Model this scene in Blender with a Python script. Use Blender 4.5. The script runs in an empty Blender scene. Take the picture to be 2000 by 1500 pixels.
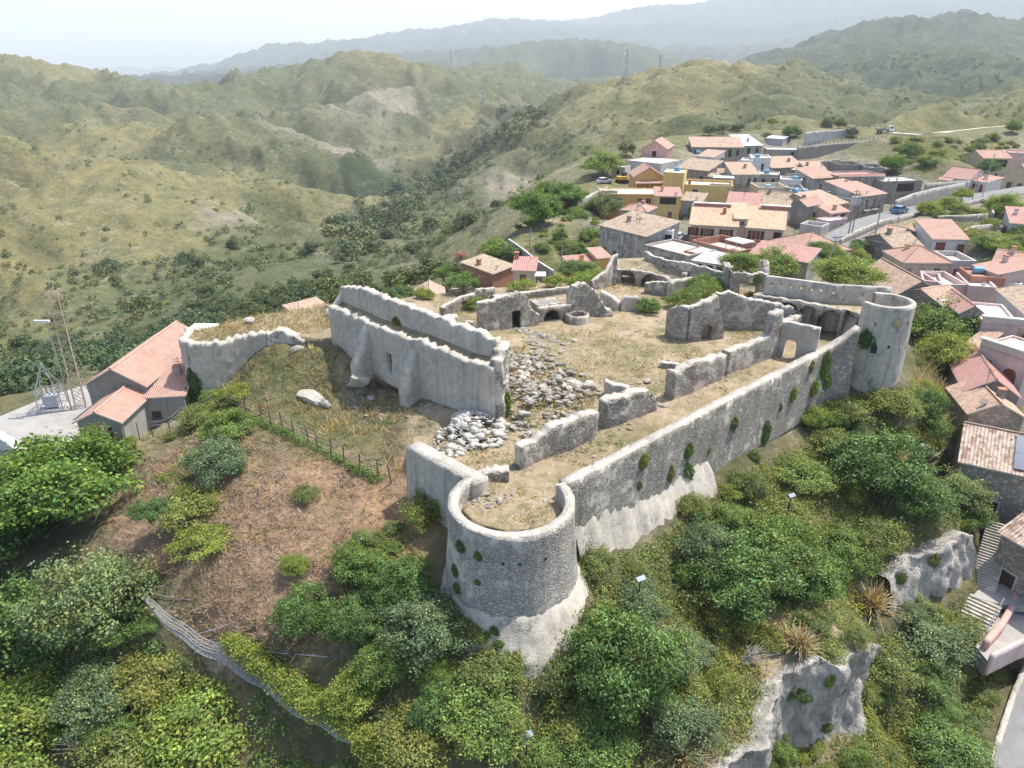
import bpy, bmesh, math, random
import numpy as np
from mathutils import Vector, Matrix
from mathutils.geometry import delaunay_2d_cdt
R = math.radians
S = bpy.context.scene
COL = S.collection
# ---------------------------------------------------------------- camera model
F = 1400.0; PITCH = R(24.4); CH = 26.7
SP, CP = math.sin(PITCH), math.cos(PITCH)
def ray(px, py):
    a = (px-1000.0)/F; b = (750.0-py)/F
    return Vector((a, CP+b*SP, -SP+b*CP))
def P(px, py, d):            # point at distance d along the optical axis
    v = ray(px, py)*d
    return Vector((v.x, v.y, CH+v.z))
def G(px, py, z=0.0):        # where the ray meets the level z
    v = ray(px, py)
    return P(px, py, (z-CH)/v.z)
cam = bpy.data.cameras.new('camera'); camo = bpy.data.objects.new('camera', cam); COL.objects.link(camo)
cam.sensor_width = 36; cam.lens = 36*F/2000; cam.clip_end = 40000; cam.clip_start = 0.5
camo.location = (0, 0, CH); camo.rotation_euler = (R(90)-PITCH, 0, 0)
S.camera = camo
# ---------------------------------------------------------------- noise (numpy)
def _hash(ix, iy, seed):
    h = (ix.astype(np.int64)*374761393 + iy.astype(np.int64)*668265263 + seed*974711) & 0xffffffff
    h = ((h ^ (h >> 13))*1274126177) & 0xffffffff
    return ((h ^ (h >> 16)) & 0xffffff)/float(0x1000000)
def perlin(x, y, seed=0):
    x = np.asarray(x, float); y = np.asarray(y, float)
    ix = np.floor(x); iy = np.floor(y); fx = x-ix; fy = y-iy
    u = fx*fx*fx*(fx*(fx*6-15)+10); v = fy*fy*fy*(fy*(fy*6-15)+10)
    def g(dx, dy):
        a = _hash(ix+dx, iy+dy, seed)*2*np.pi
        return np.cos(a)*(fx-dx)+np.sin(a)*(fy-dy)
    return ((g(0,0)*(1-u)+g(1,0)*u)*(1-v)+(g(0,1)*(1-u)+g(1,1)*u)*v)*1.5
def fbm(x, y, seed=0, oc=4, gain=0.5):
    s = 0; a = 1.0; f = 1.0
    for i in range(oc):
        s = s+a*perlin(np.asarray(x)*f, np.asarray(y)*f, seed+i*17); a *= gain; f *= 2.03
    return s
def inpoly(x, y, poly):
    x = np.asarray(x); y = np.asarray(y); c = np.zeros(x.shape, bool); n = len(poly)
    for i in range(n):
        x0, y0 = poly[i][:2]; x1, y1 = poly[(i+1) % n][:2]
        if y0 == y1: continue
        c ^= ((y0 > y) != (y1 > y)) & (x < (x1-x0)*(y-y0)/(y1-y0)+x0)
    return c
class TPS:                   # thin-plate surface through scattered points
    def __init__(s, X, v, lam=1e-4):
        X = np.array(X, float); v = np.array(v, float); n = len(X); s.X = X
        d2 = ((X[:, None]-X[None])**2).sum(-1)
        A = np.zeros((n+3, n+3)); A[:n, :n] = 0.5*d2*np.log(d2+1e-12)+np.eye(n)*np.asarray(lam)
        A[:n, n] = 1; A[:n, n+1:] = X; A[n, :n] = 1; A[n+1:, :n] = X.T
        s.w = np.linalg.solve(A, np.concatenate([v, np.zeros(3)]))
    def __call__(s, a, b):
        a = np.asarray(a, float).ravel(); b = np.asarray(b, float).ravel(); out = np.empty(len(a)); n = len(s.X)
        for i in range(0, len(a), 20000):
            d2 = (a[i:i+20000, None]-s.X[None, :, 0])**2+(b[i:i+20000, None]-s.X[None, :, 1])**2
            out[i:i+20000] = (0.5*d2*np.log(d2+1e-12))@s.w[:n]+s.w[n]+s.w[n+1]*a[i:i+20000]+s.w[n+2]*b[i:i+20000]
        return out
# ---------------------------------------------------------------- objects
def tag(o, label=None, cat=None, group=None, kind=None):
    if label:
        o['label'] = label
        if not kind: o['kind'] = 'thing'
    if cat: o['category'] = cat
    if group: o['group'] = group
    if kind: o['kind'] = kind
    return o
def thing(name, label, cat, loc=(0,0,0), rz=0.0, group=None):
    o = bpy.data.objects.new(name, None); COL.objects.link(o); o.empty_display_size = .3
    o.location = loc; o.rotation_euler = (0, 0, rz)
    return tag(o, label, cat, group)
def link(name, me, parent=None, loc=None, rz=None):
    o = bpy.data.objects.new(name, me); COL.objects.link(o)
    if parent is not None: o.parent = parent
    if loc is not None: o.location = loc
    if rz is not None: o.rotation_euler = (0, 0, rz)
    return o
def np_mesh(name, V, Fq, mats, tint=None, uv=None, smooth=False, midx=None):
    """mesh from arrays; Fq (n,k) faces of one size, or a list of such arrays"""
    me = bpy.data.meshes.new(name); V = np.asarray(V, np.float32)
    FL = Fq if isinstance(Fq, list) else [Fq]
    FL = [np.asarray(f, np.int32) for f in FL if len(f)]
    me.vertices.add(len(V)); me.vertices.foreach_set('co', V.ravel())
    tot = np.concatenate([np.full(len(f), f.shape[1], np.int32) for f in FL]); idx = np.concatenate([f.ravel() for f in FL])
    me.loops.add(len(idx)); me.loops.foreach_set('vertex_index', idx)
    me.polygons.add(len(tot)); me.polygons.foreach_set('loop_start', (np.cumsum(tot)-tot).astype(np.int32))
    try: me.polygons.foreach_set('loop_total', tot)
    except Exception: pass
    if smooth: me.polygons.foreach_set('use_smooth', np.ones(len(tot), bool))
    for m in (mats if isinstance(mats, (list, tuple)) else [mats]): me.materials.append(m)
    if midx is not None: me.polygons.foreach_set('material_index', np.asarray(midx, np.int32))
    if uv is not None:
        l = me.uv_layers.new(name='uv'); l.data.foreach_set('uv', np.asarray(uv, np.float32).ravel())
    if tint is not None:
        a = me.attributes.new('tint', 'FLOAT_COLOR', 'POINT')
        a.data.foreach_set('color', np.asarray(tint, np.float32).ravel())
    me.update(calc_edges=True)
    return me
class MB:                    # collects faces for one mesh, with uv in metres and material slots
    def __init__(s): s.v = []; s.f = []; s.uv = []; s.m = []
    def face(s, pts, uvs=None, m=0):
        i = len(s.v); s.v += [tuple(p) for p in pts]; s.f.append(tuple(range(i, i+len(pts))))
        if uvs is None:
            a, b, c = Vector(pts[0]), Vector(pts[1]), Vector(pts[2])
            n = (b-a).cross(c-a)
            if n.length < 1e-9: n = Vector((0, 0, 1))
            n.normalize()
            ux = Vector((0, 0, 1)).cross(n)
            ux = ux.normalized() if ux.length > .15 else Vector((1, 0, 0))
            uy = n.cross(ux)
            uvs = [(Vector(p).dot(ux), Vector(p).dot(uy)) for p in pts]
        s.uv += list(uvs); s.m.append(m)
    def box(s, x0, y0, z0, x1, y1, z1, m=0, T=None, bottom=True):
        c = [(x0,y0,z0),(x1,y0,z0),(x1,y1,z0),(x0,y1,z0),(x0,y0,z1),(x1,y0,z1),(x1,y1,z1),(x0,y1,z1)]
        if T is not None: c = [tuple(T@Vector(p)) for p in c]
        for q in ((0,1,5,4),(1,2,6,5),(2,3,7,6),(3,0,4,7),(4,5,6,7))+(((3,2,1,0),) if bottom else ()):
            s.face([c[i] for i in q], None, m)
    def tube(s, pts, rad, n=6, m=0, cap=True):
        pts = [Vector(p) for p in pts]; rr = rad if isinstance(rad, (list, tuple)) else [rad]*len(pts)
        rings = []; L = 0
        for i, p in enumerate(pts):
            d = (pts[min(i+1, len(pts)-1)]-pts[max(i-1, 0)]).normalized()
            a = d.cross(Vector((0, 0, 1)))
            a = a.normalized() if a.length > .05 else Vector((1, 0, 0))
            b = d.cross(a)
            rings.append([p+(a*math.cos(2*math.pi*k/n)+b*math.sin(2*math.pi*k/n))*rr[i] for k in range(n)])
        for i in range(len(pts)-1):
            for k in range(n):
                s.face([rings[i][k], rings[i+1][k], rings[i+1][(k+1) % n], rings[i][(k+1) % n]], [(k*.1, i), (k*.1, i+1), (k*.1+.1, i+1), (k*.1+.1, i)], m)
        if cap: s.face(rings[0], None, m); s.face(rings[-1][::-1], None, m)
    def mesh(s, name, mats, smooth=False):
        me = bpy.data.meshes.new(name); me.from_pydata(s.v, [], s.f)
        for m in (mats if isinstance(mats, (list, tuple)) else [mats]): me.materials.append(m)
        if len(me.materials) > 1: me.polygons.foreach_set('material_index', s.m)
        l = me.uv_layers.new(name='uv'); l.data.foreach_set('uv', np.array(s.uv, np.float32).ravel())
        if smooth: me.polygons.foreach_set('use_smooth', [True]*len(s.f))
        return me
    def build(s, name, mats, parent=None, smooth=False, loc=None, rz=None, weld=False):
        me = s.mesh(name, mats, smooth)
        if weld:
            bm = bmesh.new(); bm.from_mesh(me); bmesh.ops.remove_doubles(bm, verts=bm.verts, dist=.002); bm.to_mesh(me); bm.free()
        return link(name, me, parent, loc, rz)
# ---------------------------------------------------------------- material helper
class NT:
    def __init__(s, name, rough=.9):
        s.m = bpy.data.materials.new(name); s.m.use_nodes = True; s.t = s.m.node_tree; s.n = s.t.nodes
        s.b = s.n['Principled BSDF']; s.b.inputs['Roughness'].default_value = rough
        s.b.inputs['Specular IOR Level'].default_value = .25
        s.out = s.n['Material Output']
    def add(s, typ, **kw):
        nd = s.n.new(typ)
        for k, v in kw.items(): setattr(nd, k, v)
        return nd
    def l(s, a, b): s.t.links.new(a, b)
    def put(s, sock, v):
        if hasattr(v, 'is_linked') or isinstance(v, bpy.types.NodeSocket): s.l(v, sock)
        else:
            if sock.type == 'RGBA' and len(v) == 3: v = (*v, 1)
            sock.default_value = v
    def coord(s, kind='Object'): return s.add('ShaderNodeTexCoord').outputs[kind]
    def uv(s): return s.add('ShaderNodeUVMap').outputs[0]
    def scale(s, v, sc):
        m = s.add('ShaderNodeMapping'); s.l(v, m.inputs[0]); m.inputs['Scale'].default_value = sc if hasattr(sc, '__len__') else (sc,)*3
        return m.outputs[0]
    def noise(s, v, scale, detail=4, rough=.55, dist=0.0):
        nd = s.add('ShaderNodeTexNoise'); s.l(v, nd.inputs['Vector']); nd.inputs['Scale'].default_value = scale
        nd.inputs['Detail'].default_value = detail; nd.inputs['Roughness'].default_value = rough; nd.inputs['Distortion'].default_value = dist
        return nd.outputs['Fac']
    def voro(s, v, scale, feature='F1', out='Distance', rand=1.0):
        nd = s.add('ShaderNodeTexVoronoi', feature=feature); s.l(v, nd.inputs['Vector']); nd.inputs['Scale'].default_value = scale
        nd.inputs['Randomness'].default_value = rand
        return nd.outputs[out]
    def ramp(s, f, stops, interp='LINEAR'):
        nd = s.add('ShaderNodeValToRGB'); s.l(f, nd.inputs[0]); cr = nd.color_ramp; cr.interpolation = interp
        while len(cr.elements) < len(stops): cr.elements.new(.5)
        for e, (p, c) in zip(cr.elements, stops):
            e.position = p; e.color = (c, c, c, 1) if not hasattr(c, '__len__') else (*c, 1)
        return nd.outputs[0]
    def math(s, op, a, b=0.0, clamp=False):
        nd = s.add('ShaderNodeMath', operation=op); nd.use_clamp = clamp; s.put(nd.inputs[0], a); s.put(nd.inputs[1], b); return nd.outputs[0]
    def mix(s, f, a, b, mode='MIX'):
        nd = s.add('ShaderNodeMix', data_type='RGBA', blend_type=mode)
        s.put(nd.inputs[0], f); s.put(nd.inputs[6], a); s.put(nd.inputs[7], b); return nd.outputs[2]
    def bump(s, h, dist=.05, strength=1.0, n=None):
        nd = s.add('ShaderNodeBump'); s.l(h, nd.inputs['Height']); nd.inputs['Distance'].default_value = dist; nd.inputs['Strength'].default_value = strength
        if n is not None: s.l(n, nd.inputs['Normal'])
        return nd.outputs[0]
    def done(s, col=None, n=None, rough=None):
        if col is not None: s.put(s.b.inputs['Base Color'], col)
        if n is not None: s.l(n, s.b.inputs['Normal'])
        if rough is not None: s.put(s.b.inputs['Roughness'], rough)
        return s.m
_flat = {}
def flat(name, col, rough=.8, metal=0.0, var=.12):
    if name in _flat: return _flat[name]
    t = NT(name, rough); c = t.noise(t.coord(), 3.0, 5)
    d = tuple(x*(1-var) for x in col); e = tuple(min(1, x*(1+var)) for x in col)
    t.b.inputs['Metallic'].default_value = metal
    _flat[name] = t.done(t.ramp(c, [(.3, d), (.7, e)]))
    return _flat[name]
# ---------------------------------------------------------------- terrain
PAL = dict(dry=(.150,.140,.066), olive=(.120,.115,.055), scrub=(.084,.096,.045), forest=(.038,.056,.026), brown=(.255,.170,.110),
           soil=(.280,.225,.155), scree=(.200,.178,.140), rock=(.42,.40,.37), gard=(.130,.128,.055), conc=(.42,.40,.37), far=(.045,.058,.048), under=(.105,.098,.050), vill=(.185,.168,.128))
TP = []                      # (px, py, depth, class)
def tp(cls, *pts):
    for q in pts: TP.append((q[0], q[1], q[2], cls))
HID = []                     # hidden ground behind a crest
def crest(cls, *pts, back=1.35, drop=.045):
    for q in pts:
        TP.append((q[0], q[1], q[2], cls)); HID.append((q[0], q[1], q[2], back, drop, cls))
tp('under', (1030,1262,44.5),(880,1180,46),(1160,1205,46),(1000,1480,41.1),(1200,1490,41.6),(1300,1200,49.1),(1100,1380,43.1),(800,1400,42.5),(1400,1350,45),(1450,1150,52))
tp('under', (1230,1092,51.5),(1450,907,61.7),(1660,772,72),(1760,765,71),(1500,1000,60),(1650,950,64.8),(1800,900,70),(1850,800,77.8),(1780,700,82),(1840,720,84))
tp('soil', (1500,1262,48.5),(1640,1240,50),(1690,1255,48.8),(1560,1290,47.5),(1480,1440,43.5))
tp('under', (1880,1050,62),(1750,1095,60),(1820,1075,61))
tp('under', (1880,1160,61.5),(1750,1225,58.5),(1800,1350,55),(1720,1300,54.7),(1650,1490,49.4),(1700,1420,52.5))
tp('under', (1980,1410,55.6),(1930,1330,57.5),(1900,1260,59.2))
tp('brown', (780,985,53.5),(600,950,54.7),(400,900,60),(300,1080,53.7),(500,1100,51),(650,1150,48.9),(450,1200,49.2),(330,980,58),(700,1050,51))
tp('under', (280,1175,51.3),(700,1300,45),(560,1290,46.3),(250,870,66.5),(380,850,66))
tp('olive', (500,800,66.2),(640,760,67.9),(700,830,61.7),(780,800,61.7),(520,720,72),(600,700,73.2),(450,790,70),(600,850,60.5))
tp('soil', (850,830,57.8),(700,735,69.2),(790,780,63.5))
tp('under', (400,1330,49.5),(600,1450,44.8),(200,1450,46.8),(50,1200,56),(100,1000,63.7),(0,1450,49),(-150,1100,62),(-150,1400,52))
tp('under', (100,830,72.6),(0,805,75.4),(20,880,70),(150,868,69),(200,770,77.5),(-120,830,77.5),(330,760,75.5),(90,780,78))
tp('under', (60,740,125),(170,700,150),(-100,740,125),(300,720,120))
tp('scrub', (0,650,260),(-150,660,260))
tp('scrub', (300,650,205),(600,590,175),(300,600,240),(450,560,235),(650,520,240),(420,620,180),(240,700,150),(560,610,140))
tp('dry', (150,500,300),(60,560,250),(0,450,300),(300,500,300),(-150,500,300))
tp('scrub', (450,500,290),(520,440,350),(600,480,300))
tp('forest', (750,420,450),(850,350,600),(950,280,800),(700,465,370),(1010,240,880))
tp('scrub', (900,460,260),(800,500,240),(730,530,215),(950,420,320),(900,380,400),(1000,380,330),(1000,300,480),(1100,300,420),(1060,340,360))
tp('dry', (1150,250,500),(1250,220,500),(1350,220,470),(1200,280,420),(1350,180,540))
crest('dry', (1200,170,580),(1130,187,590),(1340,140,600),(1270,155,590),(1400,150,640))
crest('scrub', (1060,217,620))
crest('soil', (1440,137,700)); crest('scrub', (1600,130,760),(1520,150,720),(1680,175,680),(1735,218,600))
tp('scrub', (1600,190,600),(1500,205,520),(1400,240,400),(1650,230,560))
crest('gard', (1500,259,264),(1640,251,272),(1400,262,262),(1730,259,272),(1320,278,245),(1820,262,275),back=1.3,drop=.03)
crest('dry', (1900,252,280),(2000,241,282),(2150,236,284),back=1.3,drop=.02)
tp('soil', (1000,445,165),(1060,430,160)); tp('gard', (1100,400,172),(1130,372,180),(1190,350,192),(1200,320,206),(1260,290,225))
crest('gard', (950,497,140),(860,545,118),back=1.25,drop=.05)
tp('gard', (950,545,116),(880,575,103),(1000,500,130),(1080,470,135),(1000,455,150))
tp('gard', (760,590,100),(830,600,97)); tp('scrub', (690,560,150)); tp('gard', (600,612,93))
tp('gard', (1760,300,222),(1850,310,215),(1940,760,80),(1990,1200,62),(2150,900,78),(2150,1200,66),(1960,1150,63.5))
crest('dry', (430,318,425),(330,325,430),(540,335,430),(240,345,440),back=1.2,drop=.04)
tp('dry', (0,350,385),(120,400,360),(430,400,370),(300,420,345)); crest('dry', (0,272,530),(-150,265,540),back=1.15,drop=.02)
crest('dry', (150,232,640),(230,255,640),back=1.2,drop=.03)
tp('scrub', (430,250,820),(300,200,960),(60,220,800),(200,180,1050),(330,300,560),(100,180,1000))
crest('dry', (100,113,1200),(0,120,1150),(-150,125,1150),(170,130,1190)); crest('scrub', (235,155,1200),(290,172,1280),(370,183,1330),(450,165,1270),drop=.02)
crest('scrub', (520,135,1250),(590,140,1270),(640,120,1300)); crest('dry', (720,108,1300),(770,114,1300)); crest('scrub', (800,130,1350),(850,127,1500),(900,140,1560),(980,121,1650),(1060,150,1650),(1150,165,1900))
tp('scrub', (620,200,960),(700,250,760),(800,220,900),(880,190,1000),(600,300,600),(550,400,420),(560,250,800),(960,190,1150),(700,160,1100),(480,210,960),(1050,190,1300))
tp('scree', (660,250,740),(700,300,640),(760,200,930),(590,255,770))
tp('dry', (900,230,900),(820,260,780),(800,310,680),(700,400,460)); tp('forest', (735,345,600))
tp('olive', (640,380,470),(700,450,345)); tp('scree', (1000,340,400),(450,420,360))
crest('far', (1460,118,2000),(1560,85,1800),(1690,52,1700),(1780,33,1600),(1840,52,1600),(1900,30,1700),(2000,30,1750),(2150,20,1800),drop=.02)
tp('forest', (1700,130,1150),(1850,150,1000),(1640,150,1200),(1800,100,1300),(1790,45,1580),(1560,95,1780),(1900,45,1680),(1990,45,1720),(1690,228,760),(1780,200,850),(1950,120,1200),(1900,90,1400))
crest('scrub', (1930,182,560),(2000,166,560),(2150,160,560),(1850,212,560)); tp('gard', (1950,225,420))
crest('far', (150,124,9500),(230,130,9500),(310,137,9000),(-150,127,9500),drop=.01)
crest('far', (450,107,5600),(400,125,5200),(345,150,4800),(540,94,5800),(610,96,6000),(690,84,6300),(760,68,6500),(880,44,6800),(1000,41,7000),(1130,39,7000),(1180,32,7000),(1230,17,7200),(1310,14,7200),(1420,0,7400),(1560,-25,7600),(1720,0,7600),(1850,-12,7600),(2000,-20,7800),(2150,-25,7800),drop=.02)
tp('far', (900,110,3600),(1100,115,3600),(1300,110,3600),(600,135,3600),(1450,60,5200),(1200,70,5200),(1160,150,2600),(420,165,2400),(300,158,3000))
def tz(cls, *pts):
    for q in pts: TP.append((q[0], q[1], (CH-q[2])/-ray(q[0], q[1]).z, cls))
tz('olive', (540,670,.5),(580,678,.8),(620,678,.9),(655,680,.7),(510,672,.1),(560,690,.1),(560,672,.6),(600,680,.6),(640,680,.6),(530,680,-.6),(500,695,-2.6),(470,715,-4),(440,735,-5.2),(570,700,-.7),(650,690,.3),(690,712,0))
tz('under', (1915,1150,-15.7),(1955,1020,-12.2),(1885,1245,-17.4),(1930,1290,-17.6),(1985,1400,-20.4),(2000,1230,-17.2))
tp('under', (1850,470,123),(1900,450,131),(1950,470,123),(1980,500,114),(1790,290,228),(1850,300,220),(1830,330,197),(1930,430,138),(1750,300,225),(1890,320,205))
_tp = []; _tt = []; _tc = []
def _pol(x, y): return math.atan2(x, y), math.log(math.hypot(x, y))
for px, py, d, c in TP:
    q = P(px, py, d); a, lr = _pol(q.x, q.y); _tp.append((a, lr)); _tt.append((q.z-CH)/math.hypot(q.x, q.y)); _tc.append(PAL[c])
for px, py, d, bk, dr, c in HID:
    q = P(px, py, d); a, lr = _pol(q.x, q.y); _tp.append((a, lr+math.log(bk))); _tt.append((q.z-CH)/math.hypot(q.x, q.y)-dr); _tc.append(PAL[c])
for x, y, z in [(0,24,-12.5),(-15,22,-16),(20,24,-15),(-40,20,-22),(45,24,-24),(0,12,-17),(-70,40,-20),(80,36,-22),(-95,60,-14),(30,30,-14.5),(60,40,-20)]:
    a, lr = _pol(x, y); _tp.append((a, lr)); _tt.append((z-CH)/math.hypot(x, y)); _tc.append(PAL['under'])
for a in (-62,-40,-20,0,20,40,62): _tp.append((R(a), math.log(11500))); _tt.append(-.004); _tc.append(PAL['far'])
_lam = []
def solve_terrain():
    global _tps, _tp, _tc, _hp
    _hp = np.array([q[:2] for q in HPTS]+[P(*q)[:2] for q in [(1500,262,262),(1640,254,270),(1730,262,272),(1850,258,276),(1950,250,282),(2000,300,240),(1570,277,250),(1670,268,257),(1420,258,262)]])
    lam = [3e-4]*len(_tp)
    for x, y, z, l in HPTS:
        a, lr = _pol(x, y); _tp.append((a, lr)); _tt.append((z-CH)/math.hypot(x, y)); _tc.append(PAL['vill']); lam.append(l)
    _tps = TPS(_tp, _tt, np.array(lam)); _tp = np.array(_tp); _tc = np.array(_tc)
HPTS = []
# castle platform: outline of the raised ground, and its own height surface
CASTLE = [G(*q) for q in [(1000,1040,0),(930,1022,0),(893,985,0),(905,945,0),(930,925,0),(800,866,.0),(805,850,-.2),(985,822,0),(860,775,.1),(740,712,.5),(655,662,1),(640,661,1),(592,658,1),(548,648,1.2),(520,653,1.1),(362,672,1),(372,650,1),(490,622,1),(640,596,1.2),(700,585,1),(760,590,.5),(850,575,.5),(1000,560,.5),(1110,545,.5),(1190,520,.5),(1205,505,1),(1270,498,2),(1420,535,2),(1500,545,2),(1650,580,2),(1720,572,2.5),(1768,590,3),(1750,615,3),(1690,630,2),(1662,660,.6),(1590,700,.3),(1400,795,.1),(1113,948,0),(1110,985,0),(1080,1020,0)]]
CASTLE2 = [(p.x, p.y) for p in CASTLE]
_cz = [(1000,985,0),(940,950,0),(1080,930,0),(1200,870,0),(1400,770,0),(1560,690,.1),(1600,640,.1),(1500,620,.2),(1450,640,.3),(1350,690,.3),(1250,720,.4),(1150,700,.7),(1050,720,.6),(1000,790,.2),(1080,800,.2),(900,870,-.2),(850,865,-.4),(800,775,0),(900,640,1.6),(1000,650,.9),(1100,620,.8),(1200,600,.5),(1250,560,.2),(1350,560,.5),(1150,570,.6),(660,650,1),(560,650,1),(400,655,1),(490,630,1.1),(640,610,1.2),(750,600,1.0),(850,585,.7)]
_cq = [G(*q) for q in _cz]
_ctps = TPS([(q.x/50, q.y/50) for q in _cq], [q.z for q in _cq], 1e-3)
def court_z(x, y):
    x = np.atleast_1d(np.asarray(x, float)); y = np.atleast_1d(np.asarray(y, float))
    return np.clip(_ctps(x/50, y/50), -.6, 2.2)+.10*fbm(x*.35, y*.35, 5, 4)+.03*perlin(x*2.1, y*2.1, 9)
FLAT = []                    # (x, y, radius, z) building pads
def terr_z(x, y, noise=True):
    x = np.atleast_1d(np.asarray(x, float)).ravel(); y = np.atleast_1d(np.asarray(y, float)).ravel()
    r = np.hypot(x, y); a = np.arctan2(x, y)
    t = _tps(a, np.log(r)); z = CH+r*t
    if noise:
        w = np.clip((r-150)/150, 0, 1)
        nv_ = np.where((r > 120) & (r < 420))[0]
        for i in range(0, len(nv_), 20000):
            k = nv_[i:i+20000]; d2 = ((x[k][:, None]-_hp[None, :, 0])**2+(y[k][:, None]-_hp[None, :, 1])**2).min(1); w[k] *= 1-np.exp(-d2/900)
        wx = x+30*fbm(x/140, y/140, 31, 2)*w; wy = y+30*fbm(x/140+7, y/140, 37, 2)*w
        rid = (1-np.abs(fbm(wx/230, wy/230, 3, 4, .45)))-.83
        z = z+w*(rid*np.clip(r*.062, 0, 52)+((1-np.abs(fbm(wx/80, wy/80, 8, 4, .5)))-.70)*np.clip(r*.022, 0, 17)+np.clip(r*.0024, 0, 3)*fbm(x/16, y/16, 12, 4))
        big = np.clip((r-2000)/2000, 0, 1)
        z = z+big*((1-np.abs(fbm(x/1500, y/1500, 41, 2, .40)))-.72)*110
        n = 1-w
        z = z+n*(.28*fbm(x*.22, y*.22, 21, 4)+.10*fbm(x*1.1, y*1.1, 23, 2))
    for fx, fy, fr, fz in sorted(FLAT, key=lambda q: -q[1]):
        d = np.hypot(x-fx, y-fy); k = np.clip((fr*1.5-d)/(fr*.5), 0, 1); z = z*(1-k)+fz*k
    m = inpoly(x, y, CASTLE2)
    if m.any(): z = np.where(m, np.minimum(z, -1.2), z)
    return z
def _march(px, py, fun, d0=20., d1=4000., n=1600):
    v = ray(px, py); d = np.exp(np.linspace(math.log(d0), math.log(d1), n))
    g = CH+v.z*d-fun(v.x*d, v.y*d)
    i = np.argmax(g < 0)
    if g[i] >= 0: return P(px, py, 100)
    a, b = d[i-1], d[i]; ga, gb = g[i-1], g[i]; dd = a+(b-a)*ga/(ga-gb)
    return P(px, py, dd)
def on_terrain(px, py, d0=20.): return _march(px, py, terr_z, d0)
def on_court(px, py): return _march(px, py, court_z, 30, 140, 500)
def terr_col(x, y):
    r = np.hypot(x, y); a = np.arctan2(x, y); lr = np.log(r)
    a = a+.035*fbm(x/(r*.06+1), y/(r*.06+1), 51, 4)/np.clip(r/60, .5, 1.5); lr = lr+.05*fbm(x/(r*.06+1)+9, y/(r*.06+1), 57, 4)
    out = np.empty((len(x), 3))
    for i in range(0, len(x), 20000):
        d2 = (a[i:i+20000, None]-_tp[None, :, 0])**2+(.7*(lr[i:i+20000, None]-_tp[None, :, 1]))**2
        w = 1/(d2+2e-5)**2.2
        out[i:i+20000] = (w@_tc)/w.sum(1, keepdims=True)
    return out
def rocky(t, v):
    n = t.noise(v, .9, 8, .65); c = t.ramp(n, [(.28,(.15,.13,.105)),(.48,(.30,.275,.235)),(.72,(.46,.435,.39))])
    return c, n
def mat_terrain():
    t = NT('hillside', .95); v = t.coord('Object')
    at = t.add('ShaderNodeAttribute', attribute_name='tint').outputs['Color']
    nb = t.noise(v, .012, 8, .62); nm = t.noise(v, .09, 7, .62); nf = t.noise(v, .75, 6, .65); nff = t.noise(v, 3.2, 4, .7)
    c = t.mix(.75, at, t.ramp(nm, [(.3,(.30,.34,.26)),(.5,(.5,.5,.5)),(.72,(.78,.70,.58))]), 'OVERLAY')
    c = t.mix(.6, c, t.ramp(nf, [(.3,(.28,.30,.24)),(.5,(.5,.5,.5)),(.7,(.74,.70,.62))]), 'OVERLAY')
    c = t.mix(.45, c, t.ramp(nff, [(.3,(.3,.3,.28)),(.7,(.7,.68,.64))]), 'OVERLAY')
    # low scrub tufts and stony bare streaks
    tuft = t.math('MULTIPLY', t.ramp(t.voro(v, .22), [(.18,1),(.42,0)]), t.ramp(nb, [(.40,0),(.62,1)]))
    c = t.mix(t.math('MULTIPLY', tuft, .62), c, (.040,.055,.024))
    bare = t.math('MULTIPLY', t.ramp(t.noise(v, .05, 9, .72, .6), [(.56,0),(.66,1)]), t.ramp(nf, [(.42,0),(.6,1)]))
    c = t.mix(t.math('MULTIPLY', bare, .55), c, (.34,.29,.225))
    sp_ = t.math('MULTIPLY', t.ramp(t.noise(t.scale(v, (1, 1, 1.6)), .30, 8, .78, .8), [(.54,0),(.60,1)]), t.ramp(t.noise(v, .018, 5, .6), [(.42,0),(.6,1)]))
    c = t.mix(t.math('MULTIPLY', sp_, .6), c, (.30,.255,.20))
    dk = t.ramp(t.noise(v, .16, 6, .7), [(.56,0),(.66,1)]); c = t.mix(t.math('MULTIPLY', dk, .5), c, (.05,.058,.028))
    g = t.add('ShaderNodeNewGeometry'); sx = t.add('ShaderNodeSeparateXYZ'); t.l(g.outputs['Normal'], sx.inputs[0])
    ps = t.add('ShaderNodeSeparateXYZ'); t.l(g.outputs['Position'], ps.inputs[0])
    near = t.ramp(t.math('DIVIDE', t.math('ADD', t.math('ABSOLUTE', ps.outputs[0]), ps.outputs[1]), 300.0), [(.5,1),(.62,0)])
    steep = t.ramp(t.math('ADD', sx.outputs[2], t.math('MULTIPLY', t.math('SUBTRACT', nf, .5), .35)), [(.40,1),(.52,0)])
    rc, rn = rocky(t, v)
    c = t.mix(t.math('MULTIPLY', steep, near), c, rc)
    b = t.bump(t.math('ADD', t.math('MULTIPLY', nf, 1.0), t.math('MULTIPLY', nff, .35)), .5, .55)
    b = t.bump(nm, 5.0, .5, b)
    return t.done(c, b)
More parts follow.
